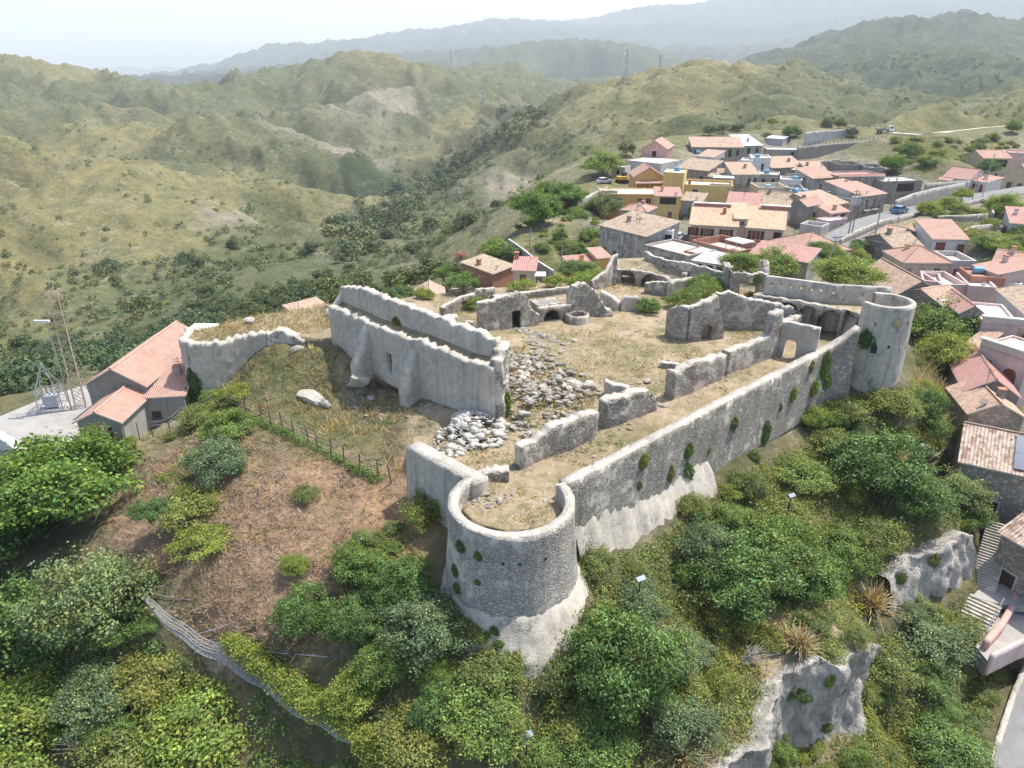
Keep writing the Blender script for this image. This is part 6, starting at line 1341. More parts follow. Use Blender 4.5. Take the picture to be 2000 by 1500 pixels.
    RB = [G(*q) for q in [(985,690,.5),(1060,680,.5),(1110,715,.5),(1180,745,.5),(1150,835,.3),(1005,840,.2)]]; X, Y = scatter_in(rng, [(p.x, p.y) for p in RB], 1.6); k = fbm(X*.4, Y*.4, 3, 3) > 0; clumps('rubble_weeds', None, X[k], Y[k], 'scrub', .38, 14, .14, 81, h=.8, zf=lambda a, b: court_z(a, b)+.35); blades('rubble_grass', X[~k], Y[~k], 'dry', 9, .5, 82, zf=lambda a, b: court_z(a, b)+.3)
    TER = [G(*q) for q in [(362,668,1),(380,645,1),(490,622,1),(640,596,1),(650,640,1),(600,655,1),(520,655,1)]]
    X, Y = scatter_in(rng, [(p.x, p.y) for p in TER], 6); blades('terrace_grass', X, Y, 'dry', 8, .4, 9, zf=court_z, spread=.3)
    spur = [on_terrain(*q) for q in [(1780,740),(1800,690),(1850,760),(1880,830),(1890,880),(1850,870),(1810,800)]]
    X, Y = scatter_in(rng, [(p.x, p.y) for p in spur], 3); blades('tall_dry_grass', X, Y, 'dry', 9, 1.5, 11, spread=.3, lean=.6, w=.05)
def filler(rng, poly, n, rr, label, group, kinds):
    X, Y = scatter_in(rng, poly, .5); pr = random.Random(n); idx = list(range(len(X))); pr.shuffle(idx); got = []
    for i in idx:
        r = pr.uniform(0, 1)**1.6*(rr[1]-rr[0])+rr[0]
        if any((X[i]-a)**2+(Y[i]-b)**2 < (.55*(r+c))**2 for a, b, c in got) or inpoly(X[i:i+1], Y[i:i+1], CASTLE2)[0]: continue
        z = float(terr_z(X[i], Y[i])[0]); got.append((X[i], Y[i], r))
        nm = 'shrub' if 'garden' in label or 'green hill' in label or 'orchard' in label or 'parapet' in label else 'bush'; plant(pr.choice(kinds)+'-'+pr.choice('abcd'), Vector((X[i], Y[i], z-.1)), r, nm, label, nm, pr.uniform(0, 6.28), group, pr.uniform(.55, 1.1), lift=.36, sxy=pr.uniform(.65, 1.3))
        if len(got) >= n: break
def scatter_in(rng, poly, dens):
    x = [p[0] for p in poly]; y = [p[1] for p in poly]; n = int(dens*(max(x)-min(x))*(max(y)-min(y))); X = rng.uniform(min(x), max(x), n); Y = rng.uniform(min(y), max(y), n); m = inpoly(X, Y, poly); return X[m], Y[m]
# ---- scrub on the far hills
def build_hill_scrub():
    rng = np.random.default_rng(5)
    n = 60000; px = rng.uniform(-150, 2150, n); lr = rng.uniform(math.log(120), math.log(1500), n); r = np.exp(lr); a = np.arctan((px-1000)/F/.95)
    X = r*np.sin(a); Y = r*np.cos(a); c = terr_col(X, Y); lum = c.sum(1); k = fbm(X/45, Y/45, 61, 4)+.5*fbm(X/300, Y/300, 62, 2)
    dens = np.clip((.40-lum)*3.6, .12, 1.0)*np.clip(k*1.6+.40, .02, 1)*np.where(r < 280, .6, 1); m = rng.uniform(0, 1, n) < dens*.8
    # keep the village plateau and castle hill free of it
    vill = [tuple(p)[:2] for p in (P(1000,560,90), P(1000,470,150), P(1130,365,185), P(1240,280,235), P(1480,255,275), P(1720,255,290), P(2000,235,310), P(2400,300,300), P(2600,900,60), P(1000,1500,20), P(-400,1500,20), P(-200,800,95), P(160,760,92), P(350,660,100), P(600,590,110), P(820,560,112))]
    m &= ~inpoly(X, Y, vill); X = X[m]; Y = Y[m]; r = r[m]; c = c[m]; Z = terr_z(X, Y)
    forest = (c[:, 0] < .06)
    R_ = np.where(forest, rng.uniform(1.8, 3.8, len(X)), rng.uniform(.7, 2.0, len(X)))*np.where(rng.uniform(0, 1, len(X)) < .12, 1.6, 1)
    vis = np.argsort(-(R_/r)); ind = [i for i in vis if abs(math.atan2(X[i], Y[i])) < R(36.5)][:290]; ist = set(ind)
    prng = random.Random(2)
    for i in ind:
        q = Vector((X[i], Y[i], Z[i])); w = forest[i]; big = R_[i] > 2.2
        plant(('wood-' if w else 'hill-')+prng.choice('abc'), q, float(R_[i]), 'hill_tree' if big else 'hill_shrub', 'dark green tree standing in the valley scrub' if big else 'dark green shrub dotted on the dry valley slope', 'tree' if big else 'shrub', prng.uniform(0, 6.28), 'trees in the valley scrub' if big else 'shrubs on the dry valley slopes', 1.0, lift=.45, parts=False)
    rest = np.array([i for i in range(len(X)) if i not in ist])
    BX = []
    for poly, n in (([(1050,229),(1000,255),(950,278),(900,315),(868,340),(835,372),(790,398),(750,420),(715,450),(690,490)], 260), ([(20,770),(90,720),(180,700),(260,720),(330,690),(400,640)], 90)):
        pl = np.array(poly, float)
        for j in range(n):
            f = rng.uniform(0, len(pl)-1.001); k = int(f); c0 = pl[k]+(pl[k+1]-pl[k])*(f-k)+rng.normal(0, 1, 2)*np.array([16, 11])*(1+.7*(k > 5)); q = _march(c0[0], c0[1], terr_z, 90, 1500, 420)
            if math.hypot(q.x, q.y) > 95: BX.append((q.x, q.y, q.z, rng.uniform(2.0, 4.2)))
    BX = np.array(BX); nx0 = len(X); X = np.concatenate([X, BX[:, 0]]); Y = np.concatenate([Y, BX[:, 1]]); Z = np.concatenate([Z, BX[:, 2]]); R_ = np.concatenate([R_, BX[:, 3]]); forest = np.concatenate([forest, np.ones(len(BX), bool)]); rest = np.concatenate([rest, np.arange(nx0, len(X))])
    rr_ = np.hypot(X[rest], Y[rest])
    for nm, msk, sp, per, lf in (('scrub', ~forest[rest] & (rr_ > 230), 'hill', 50, .40), ('woodland', forest[rest] & (rr_ > 230), 'wood', 70, .40), ('scrub', ~forest[rest] & (rr_ <= 230), 'hill', 190, .20), ('woodland', forest[rest] & (rr_ <= 230), 'wood', 300, .18)):
        ii = rest[msk]
        if len(ii) == 0: continue
        nn = len(ii); d = rng.normal(0, 1, (nn, per, 3)); d /= np.linalg.norm(d, axis=2)[..., None]; d[..., 2] = np.abs(d[..., 2])*.95
        C = np.stack([X[ii], Y[ii], Z[ii]], 1)[:, None]+d*(R_[ii][:, None]*rng.uniform(.6, 1.1, (nn, per)))[..., None]*np.array([1, 1, 1.15])
        T = np.repeat(tints(rng, nn, 1, .25), per, 0)*np.exp(rng.normal(0, .2, (nn*per, 1))); V, Fq, T = leafset(rng, C.reshape(-1, 3), (d+np.array([0, 0, .3])).reshape(-1, 3), np.repeat(R_[ii]*lf, per), T, .5, 1.4)
        tag(link(nm, np_mesh(nm, V, Fq, LEAF[sp], T)), None, None, None, 'stuff')
    print('hill scrub', len(ind), len(rest))
# ---------------------------------------------------------------- cliffs, paving, roads, garden walls
def mat_cliff():
    t = NT('cliff_rock', .95); v = t.coord('Object'); a = t.noise(v, .5, 8, .65); b = t.noise(t.scale(v, (1.6, 1.6, .25)), 1.2, 7, .7); f = t.noise(v, 5, 6, .7)
    c = t.ramp(a, [(.28,(.26,.235,.20)), (.5,(.50,.46,.40)), (.72,(.62,.58,.52))]); c = t.mix(t.math('MULTIPLY', t.ramp(b, [(.46, 0), (.66, 1)]), .75), c, (.17,.155,.13))
    c = t.mix(.4, c, t.ramp(f, [(.3,(.3,.3,.3)), (.7,(.7,.7,.69))]), 'OVERLAY')
    return t.done(c, t.bump(t.math('ADD', t.math('MULTIPLY', b, 1.2), t.math('MULTIPLY', f, .5)), .35, .9))
M_CLIFF = mat_cliff()
def cliff(name, lip, drop, out=.14, seed=1, res=.3):
    lip = [Vector(p) for p in lip]; sa = [0]
    for a, b in zip(lip, lip[1:]): sa.append(sa[-1]+(b.xy-a.xy).length)
    ns = int(sa[-1]/res)+1; s = np.linspace(0, sa[-1], ns); L = np.array([tuple(p) for p in lip])
    x, y, z = (np.interp(s, sa, L[:, k]) for k in range(3)); tx = np.gradient(x); ty = np.gradient(y); k = 7
    tx = np.convolve(np.pad(tx, k, 'edge'), np.ones(2*k+1)/(2*k+1), 'valid'); ty = np.convolve(np.pad(ty, k, 'edge'), np.ones(2*k+1)/(2*k+1), 'valid')
    l = np.hypot(tx, ty); nx, ny = ty/l, -tx/l; nv = int(drop/res)+4; q = np.linspace(-2.2, drop, nv)
    z = _terr0(x-nx*1.3, y-ny*1.3, False)+.12; z = np.convolve(np.pad(z, 4, 'edge'), np.ones(9)/9, 'valid')
    Sg, Q = np.meshgrid(s, q); i = np.tile(np.arange(ns), (nv, 1))
    o = .35+out*np.maximum(Q, 0)+.95*fbm(Sg*.25, Q*.10, seed, 3)+.42*fbm(Sg*.9, Q*.45, seed+5, 4)+.22*(1-np.abs(fbm(Sg*1.6, Q*.9, seed+8, 3)))-np.where(Q < 0, 1.0*(-Q), 0)
    top = z[i]+.22*fbm(Sg*.5, Q*0, seed+9, 3); V = np.stack([x[i]+nx[i]*o, y[i]+ny[i]*o, top-np.where(Q < 0, -Q*.42+.05, Q)], -1).reshape(-1, 3)
    g = np.arange(ns*nv).reshape(nv, ns); Fq = np.stack([g[:-1, :-1], g[1:, :-1], g[1:, 1:], g[:-1, 1:]], -1).reshape(-1, 4)
    return tag(link(name, np_mesh(name, V, Fq, M_CLIFF, smooth=True)), kind='structure')
def flatpoly(name, pts, mat, skirt=.6, kind='structure'):
    mb = MB(); pts = [Vector(p) for p in pts]; mb.face(pts, [(p.x, p.y) for p in pts])
    for i in range(len(pts)): a, b = pts[i], pts[(i+1) % len(pts)]; mb.face([a, b, b-Vector((0, 0, skirt)), a-Vector((0, 0, skirt))])
    return tag(mb.build(name, mat), kind=kind)
def strip(name, pts, w, mat, lift=.06):
    pts = [Vector(p) for p in pts]; mb = MB(); pr = None; d = 0
    fine = []
    for a, b in zip(pts, pts[1:]):
        k = max(1, int((b-a).length/2.0)); fine += [a.lerp(b, i/k) for i in range(k)]
    fine.append(pts[-1])
    for i, p in enumerate(fine):
        t = (fine[min(i+1, len(fine)-1)]-fine[max(i-1, 0)]); n = Vector((t.y, -t.x, 0)).normalized()*w/2; c = p+Vector((0, 0, lift)); cur = (c-n, c+n)
        if pr:
            mb.face([pr[0], pr[1], cur[1], cur[0]][::-1])
            for s_ in (0, 1): mb.face([pr[s_], cur[s_], cur[s_]-Vector((0, 0, 1.5)), pr[s_]-Vector((0, 0, 1.5))])
        pr = cur
    return tag(mb.build(name, mat, weld=True), kind='structure')
def gwall(name, label, pts, h, th=.35, mats=None, cat='garden wall', rag=.06, seed=1, depth=1.5, **kw):
    nd = []
    for q in pts:
        p = on_terrain(*q[:2]) if len(q) == 2 else P(*q); nd.append((p.x, p.y, p.z-depth, p.z+h))
    return tag(link(name, wall_mesh(name, nd, th=th, rag=rag, rough=.03, sp=.7, mats=mats or [W['grey'](), GREYR()], seed=seed, **kw)), label, cat)
STREET = [(1600,500,112.5),(1650,462,123.5),(1700,434,135),(1757,418,143),(1810,407,149),(1860,398,154),(1910,387,160),(1960,377,166),(2020,367,172)]
def street_pads():
    for a in ((2010,1330),(1990,1390),(1975,1450),(1965,1510),(2080,1400),(2070,1500)): q = G(a[0], a[1], -20.15); FLAT.append((q.x, q.y, 3.4, q.z))
    for a, b in zip(STREET, STREET[1:]):
        A, B = P(*a), P(*b)
        for k in range(6):
            q = A.lerp(B, k/6); FLAT.append((q.x, q.y, 3.2, q.z-.06)); HPTS.append((q.x, q.y, q.z-.06, 2e-3))
CUTS = []
def cuts():
    def plane(*p):
        A = np.array([[q.x, q.y, 1] for q in p]); return np.linalg.solve(A, np.array([q.z for q in p]))
    lip1 = [(1300,1640,-10.4),(1395,1515,-10.3),(1460,1448,-10.1),(1494,1375,-9.9),(1514,1315,-9.8),(1560,1292,-9.6),(1620,1285,-9.6),(1690,1258,-9.5),(1706,1200,-9.4)]
    lip2 = [(1728,1104,-10.7),(1752,1092,-10.8),(1795,1082,-11),(1842,1064,-11),(1906,1052,-11)]
    l1 = [G(*q) for q in lip1]; l2 = [G(*q) for q in lip2]
    CUTS.append(([p.xy[:] for p in l1]+[G(*q).xy[:] for q in [(1760,1215,-14),(1930,1300,-18),(1900,1620,-19),(1600,1700,-18)]], plane(G(1690,1430,-16.8), G(1740,1265,-15.2), G(1900,1400,-18.6))))
    CUTS.append(([p.xy[:] for p in l2]+[G(*q).xy[:] for q in [(1912,1152,-15),(1890,1185,-15.6),(1755,1250,-15.6),(1700,1225,-14.6)]], plane(G(1750,1222,-15.2), G(1880,1158,-15.0), G(1850,1300,-16.8))))
    return l1, l2
_lips = cuts()
_terr0 = terr_z
def terr_z(x, y, noise=True):
    x = np.atleast_1d(np.asarray(x, float)).ravel(); y = np.atleast_1d(np.asarray(y, float)).ravel(); z = _terr0(x, y, noise)
    for pl, (a, b, c) in CUTS:
        m = inpoly(x, y, pl)
        if m.any(): z = np.where(m, np.minimum(z, a*x+b*y+c+.3*fbm(x*.3, y*.3, 71, 3)), z)
    return z
def build_setting():
    cliff('cliff', [p+Vector((0, 0, -.1)) for p in _lips[0]], 12, seed=3); cliff('cliff', [p for p in _lips[1]], 8, seed=9)
    conc = plaster('yard_concrete', (.33,.315,.29), .3); asph = plaster('street_asphalt', (.21,.205,.20), .2)
    flatpoly('paved_yard', [G(a, b, -6.35) for a, b in [(-90,850),(0,813),(75,782),(165,751),(190,800),(162,868),(150,886),(112,895),(62,915),(30,905),(-90,935)]], conc)
    strip('street', [P(*q) for q in STREET], 5.6, asph)
    flatpoly('road', [G(a, b, -19.9) for a, b in [(2040,1262),(2004,1300),(1975,1370),(1948,1450),(1932,1530),(2150,1530),(2150,1290)]], asph)
    strip('dirt_track', [on_terrain(1735,259), on_terrain(1790,263), on_terrain(1850,258), on_terrain(1920,250), on_terrain(2000,243), on_terrain(2060,239)], 3.5, plaster('pale_dirt', (.52,.44,.33), .1), .12)
    G1 = [W['grey'](), M_CAP]; G2 = [W['podium'](), M_CAP]; GS = [W['stone'](), M_CAP]
    S_ = lambda i, side, dz=0: None
    gwall('retaining_wall', 'long street wall with pale coping above the vine terraces', [(1640,478,119),(1668,462,122),(1720,440,131),(1775,428,138.5),(1822,418,144)], .9, .4, GS, seed=1, depth=3.5)
    gwall('retaining_wall', 'tall block wall enclosing the walled garden beside street', [(1824,417,144.5),(1870,406,150),(1917,396,156),(1931,402,152),(1938,425,141)], 1.0, .35, G1, seed=2, depth=3.5)
    gwall('retaining_wall', 'low terrace wall across the walled garden', [(1830,433),(1880,432),(1925,428)], 1.1, .5, GS, seed=3)
    gwall('retaining_wall', 'second stone terrace wall lower in the orchard', [(1855,470),(1900,452),(1945,447),(1990,462)], 1.0, .5, GS, seed=4)
    gwall('retaining_wall', 'grey bank wall above the parked blue car', [(1745,412,150),(1780,398,155),(1830,385,163),(1880,375,170)], 2.2, .4, G1, seed=5)
    gwall('retaining_wall', 'white wall on the ridge above the fenced wall', [(1570,277,251),(1620,273,254),(1672,268,257)], 3.2, .3, G2, seed=6)
    fw = gwall('retaining_wall', 'dark wall with railing curving up to the white truck', [(1556,303,232),(1610,298,237),(1670,292,243),(1735,284,252)], 2.6, .4, [W['dark'](), GREYR()], seed=7)
    fr = MB(); nd = [P(1556,303,232), P(1610,298,237), P(1670,292,243), P(1735,284,252)]
    for a, b in zip(nd, nd[1:]):
        for k in range(8): q = a.lerp(b, k/8)+Vector((0, 0, 2.6)); fr.box(q.x-.05, q.y-.05, q.z, q.x+.05, q.y+.05, q.z+1.2)
        fr.tube([a+Vector((0, 0, 3.7)), b+Vector((0, 0, 3.7))], .035, 4)
    fr.build('railing', IRON(), fw)
    gwall('retaining_wall', 'long dark garden wall running uphill behind white red roofed house', [(993,482,138),(1020,502,128),(1050,528,118),(1080,548,108)], 1.6, .4, [W['dark'](), GREYR()], seed=8)
    gwall('garden_wall', 'pale wall along the parking bend left of orange house', [(1128,400,166),(1160,384,175),(1185,372,180)], 1.0, .3, G2, seed=9)
    gwall('garden_wall', 'grey terrace wall below the white gabled house', [(1805,372,170),(1850,368,173),(1890,366,175)], 1.6, .3, G1, seed=10)
    gwall('garden_wall', 'stone wall by the flat concrete shed', [(1568,328,205),(1600,322,210),(1640,318,214)], 1.2, .4, GS, seed=11)
    gwall('road_wall', 'thick white coped road wall in the lower left corner', [(-40,850,69.5),(20,884,66.5),(75,925,63.5)], 1.6, .8, [W['podium'](), WHITER()], seed=12, depth=3)
    gwall('kerb_wall', 'low stone kerb along the road at lower right', [(2004,1300,59.9),(1975,1370,57.3),(1948,1450,54.2),(1932,1530,51.5)], .5, .4, GS, seed=13, cat='kerb')
    # stair, landing and ramp at lower right
    def flight(label, a, b, w, n, group=None):
        d = Vector((b.x-a.x, b.y-a.y, 0)); L = d.length; t = thing('stone_stair', label, 'stairs', a, math.atan2(d.y, d.x)); mb = MB()
        for i in range(n):
            z = (b.z-a.z)*(i+1)/n; mb.box(L*i/n, -w/2, z-1.6, L*(i+1)/n-.004, w/2, z)
        mb.build('steps', M_CAP, t); rl = MB()
        for i in range(0, n+1, 3): x = L*i/n; z = (b.z-a.z)*i/n; rl.tube([(x, -w/2+.08, z-.2), (x, -w/2+.08, z+.95)], .03, 5)
        rl.tube([(0, -w/2+.08, .95), (L, -w/2+.08, b.z-a.z+.95)], .035, 5); rl.build('handrail', STEEL(), t)
    flight('long straight stair with handrail beside the mottled roofed stone house', G(1917,1152,-15.3), G(1955,1022,-11.3), 2.0, 24)
    flight('shorter weedy stair flight below the long straight stair', G(1884,1248,-17.0), G(1926,1172,-15.3), 2.4, 12)
    flatpoly('landing', [G(*q, -15.27) for q in [(1898,1165),(1922,1140),(1958,1140),(2040,1165),(2040,1190),(1945,1178)]], conc)
    flatpoly('terrace_paving', [G(*q, -16.2) for q in [(1905,1262),(1950,1185),(2060,1200),(2060,1240),(1990,1262),(1930,1292)]], conc, 1.5)
    tag(link('terrace_parapet', wall_mesh('terrace_parapet', [(p.x, p.y, p.z-1.2, p.z+.9) for p in [G(1978,1150,-16.0), G(1974,1195,-16.2), G(1950,1235,-16.2), G(1921,1268,-16.2)]], th=.45, rag=.0, rough=.01, mats=[W['pink'](), W['pink']()], seed=15)), 'curved pink parapet beside the pale terrace at lower right', 'parapet')
    tag(link('terrace_railing_wall', wall_mesh('terrace_railing_wall', [(p.x, p.y, p.z-1.4, p.z+.7) for p in [G(1932,1292,-16.2), G(1992,1262,-16.2), G(2060,1236,-16.2)]], th=.25, rag=.0, rough=.01, mats=[W['offpink'](), W['offpink']()], seed=16)), 'low pinkish edge wall of the pale terrace above the road', 'parapet')
    flight('three broad yard steps beside the small porch building', G(95,893,-7.1), G(140,862,-6.3), 3.4, 4)
# ---------------------------------------------------------------- stones
def rock_mesh(seed, flatz=.7, sub=2, ang=.35):
    bm = bmesh.new(); bmesh.ops.create_icosphere(bm, subdivisions=sub, radius=1); rng = np.random.default_rng(seed)
    pl = rng.normal(0, 1, (9, 3)); pl /= np.linalg.norm(pl, axis=1)[:, None]; off = rng.uniform(.42, .8, 9)
    for v in bm.verts:
        p = np.array(v.co); 
        for n, o in zip(pl, off):
            d = p@n
            if d > o: p = p-n*(d-o)*.92
        p = p*(1+.07*math.sin(p[0]*5+seed)+.05*math.sin(p[1]*9+p[2]*7)); v.co = (p[0], p[1]*.85, p[2]*flatz)
    me = bpy.data.meshes.new('stone'); bm.to_mesh(me); bm.free(); me.materials.append(M_ROCK); return me
def _mrock():
    t = NT('limestone_block', .95); v = t.coord('Object'); a = t.noise(v, 1.6, 7, .65); f = t.noise(v, 7, 5, .7)
    c = t.mix(.5, t.ramp(a, [(.3,(.34,.31,.265)), (.5,(.47,.44,.39)), (.7,(.58,.555,.51))]), t.ramp(f, [(.3,(.3,.3,.3)), (.7,(.72,.71,.69))]), 'OVERLAY')
    oi = t.add('ShaderNodeObjectInfo').outputs['Random']; c = t.mix(1.0, c, t.ramp(oi, [(0,(.68,.66,.62)), (1,(1.05,1.04,1.02))]), 'MULTIPLY')
    return t.done(c, t.bump(t.math('ADD', a, t.math('MULTIPLY', f, .5)), .2, .8))
M_ROCK = _mrock(); M_WHITE = flat('fresh_limestone', (.45,.42,.37), .95, 0, .3)
BIG = [(703,735,30,.75,'large pale slab leaning in front of hall wall'),(712,762,17,.6,'grey boulder below the leaning slab'),(690,748,13,.7,'dark grey boulder under the leaning slab left side'),(725,775,12,.6,'flat white stone right of the boulder below slab'),(605,768,34,.5,'long grey rock outcrop on the grassy slope'),(635,785,15,1.2,'upright grey stone beside the long outcrop'),(578,678,16,.9,'white topped boulder by end of bastion'),(488,622,14,.7,'stone heap on back edge of the grassy terrace'),(1122,748,22,.7,'fallen wall block left of its larger neighbour'),(1152,750,26,.8,'largest fallen wall block in the rubble field'),(1100,768,12,.7,'rounded boulder left of the fallen wall blocks'),(1025,806,15,.9,'rounded white boulder beside ivy at hall end'),(1030,708,13,.6,'flat stone at the top of rubble field'),(1084,775,9,.7,'small block in middle of the rubble field'),(880,866,17,.7,'largest boulder in the white stone pile'),(930,852,10,.7,'pale stone at the right of white pile'),(1066,975,8,.8,'single oval stone on near tower floor'),(975,975,11,.7,'squarish stone on near tower floor by the curb'),(952,962,10,.7,'stone leaning on the ragged curb'),(1000,965,7,.7,'small stone right of the squarish one on tower floor'),(1122,664,8,.7,'lone stone in the sandy courtyard'),(880,617,20,.6,'big collapsed slab behind hall wall'),(915,627,18,.6,'second collapsed slab behind hall wall'),(940,631,12,.7,'white block right of the collapsed slabs'),(1215,762,10,.7,'stone at corner of the blocky ruined wall'),(1262,742,13,.6,'mossy rock in courtyard weeds'),(1160,890,6,.6,'small stone on the wall walk'),(1060,745,14,.6,'pale rubble block above rounded boulder'),(985,745,13,.7,'rubble block fallen at the hall end'),(707,1052,6,.8,'lone white stone on the brown slope'),(1590,640,7,.7,'stone near the foot of the terrace stair'),(668,560,6,.7,'small block on top of hall wall corner')]
def build_stones():
    refresh(); protos = [rock_mesh(i) for i in range(5)]; rng = random.Random(9)
    for px, py, r, fz, lb in BIG:
        q, n, ob = hit(px, py+r*.35)
        if 'collapsed' in lb: q = on_court(px, py+r*.35)
        rm = r*depth_of(q)/F
        o = link('boulder', protos[rng.randrange(5)], None, q+Vector((0, 0, .12*rm))); o.scale = (rm, rm*rng.uniform(.75, 1), rm*fz); o.rotation_euler = (rng.uniform(-.25, .25), rng.uniform(-.25, .25), rng.uniform(0, 6.28)); tag(o, lb, 'boulder' if r > 8 else 'stone')
    def heap(poly_px, z, n, s0, s1, name, dens=None, zf=court_z):
        g = np.random.default_rng(len(poly_px)*7+n); pl = [G(a, b, z) for a, b in poly_px]; x = [p.x for p in pl]; y = [p.y for p in pl]; X = g.uniform(min(x), max(x), n*4); Y = g.uniform(min(y), max(y), n*4)
        m = inpoly(X, Y, [(p.x, p.y) for p in pl]) & (fbm(X*.35, Y*.35, n, 3)+g.normal(0, .2, n*4) > -.15); X = X[m][:n]; Y = Y[m][:n]; return X, Y, s0+(s1-s0)*g.uniform(0, 1, len(X))**4.5
    fields = [([(985,690),(1055,680),(1110,715),(1180,745),(1185,800),(1150,835),(1060,850),(1005,840),(988,780)], .6, 1150, .06, .50), ([(840,862),(868,835),(905,812),(950,808),(990,835),(985,870),(920,880),(870,895)], -.1, 800, .08, .42), ([(990,640),(1030,640),(1110,668),(1100,690),(1040,672)], .9, 500, .08, .4), ([(840,612),(930,640),(985,680),(960,690),(880,650)], 1.4, 420, .1, .55), ([(1170,770),(1290,715),(1310,790),(1230,840)], .3, 160, .07, .3), ([(900,985),(930,955),(1000,945),(1000,975),(940,1000)], 0, 120, .07, .26), ([(1000,910),(1170,850),(1300,790),(1290,800),(1180,870),(1010,930)], 0, 160, .06, .22), ([(1290,760),(1500,690),(1480,730),(1320,800)], .3, 140, .06, .22), ([(700,700),(860,790),(840,820),(690,790),(670,730)], -.2, 260, .07, .3), ([(1200,640),(1300,600),(1420,680),(1300,720),(1200,700)], .4, 140, .06, .22)]
    indiv = []; base = []
    bm = bmesh.new(); bmesh.ops.create_icosphere(bm, subdivisions=1, radius=1); bv = np.array([tuple(v.co) for v in bm.verts]); bf = np.array([[v.index for v in f.verts] for f in bm.faces]); bm.free()
    for k, f in enumerate(fields):
        X, Y, Sz = heap(*f, 'rubble'); Z = court_z(X, Y)
        if k == 0: Z = Z+.9*np.exp(-((X-np.median(X)+2)**2+(Y-np.median(Y))**2)/18)
        if k == 1: Z = Z+1.3*np.exp(-((X-np.median(X))**2+(Y-np.median(Y)-.6)**2)/5)
        if k == 8: Z = terr_z(X, Y)
        for i in range(len(X)): (indiv if Sz[i] > .30 and k != 1 else base).append((X[i], Y[i], Z[i], Sz[i], float(k == 1)))
    indiv.sort(key=lambda q: -q[3])
    for x, y, z, s, _ in indiv[:140]:
        o = link('rubble_stone', protos[rng.randrange(5)], None, (x, y, z+s*.15)); o.scale = (s, s*rng.uniform(.7, 1), s*rng.uniform(.6, .9)); o.rotation_euler = (rng.uniform(-.5, .5), rng.uniform(-.5, .5), rng.uniform(0, 6.28)); tag(o, 'pale broken stone lying in the rubble inside the castle', 'stone', 'loose stones in the castle rubble')
    base += indiv[140:]; BB = np.array(base); g = np.random.default_rng(3)
    for B, nm_, mt_ in ((BB[BB[:, 4] < .5], 'rubble', M_ROCK), (BB[BB[:, 4] > .5], 'white_rubble', M_WHITE)): loose(B, nm_, mt_, g, bv, bf)
def loose(B, nm_, mt_, g, bv, bf):
    n = len(B)
    V = bv[None]*(1+g.normal(0, .30, (n, len(bv), 1))); a = g.uniform(0, 6.28, n); c, s = np.cos(a)[:, None], np.sin(a)[:, None]; x = V[..., 0]*c-V[..., 1]*s; y = V[..., 0]*s+V[..., 1]*c
    V = np.stack([x*g.uniform(.75, 1.3, (n, 1)), y*g.uniform(.5, 1.0, (n, 1)), V[..., 2]*g.uniform(.4, .85, (n, 1))], -1)*B[:, 3][:, None, None]+B[:, None, :3]; Fq = (bf[None]+(np.arange(n)*len(bv))[:, None, None]).reshape(-1, 3)
    tag(link(nm_, np_mesh(nm_, V.reshape(-1, 3), Fq, mt_)), None, None, None, 'stuff')
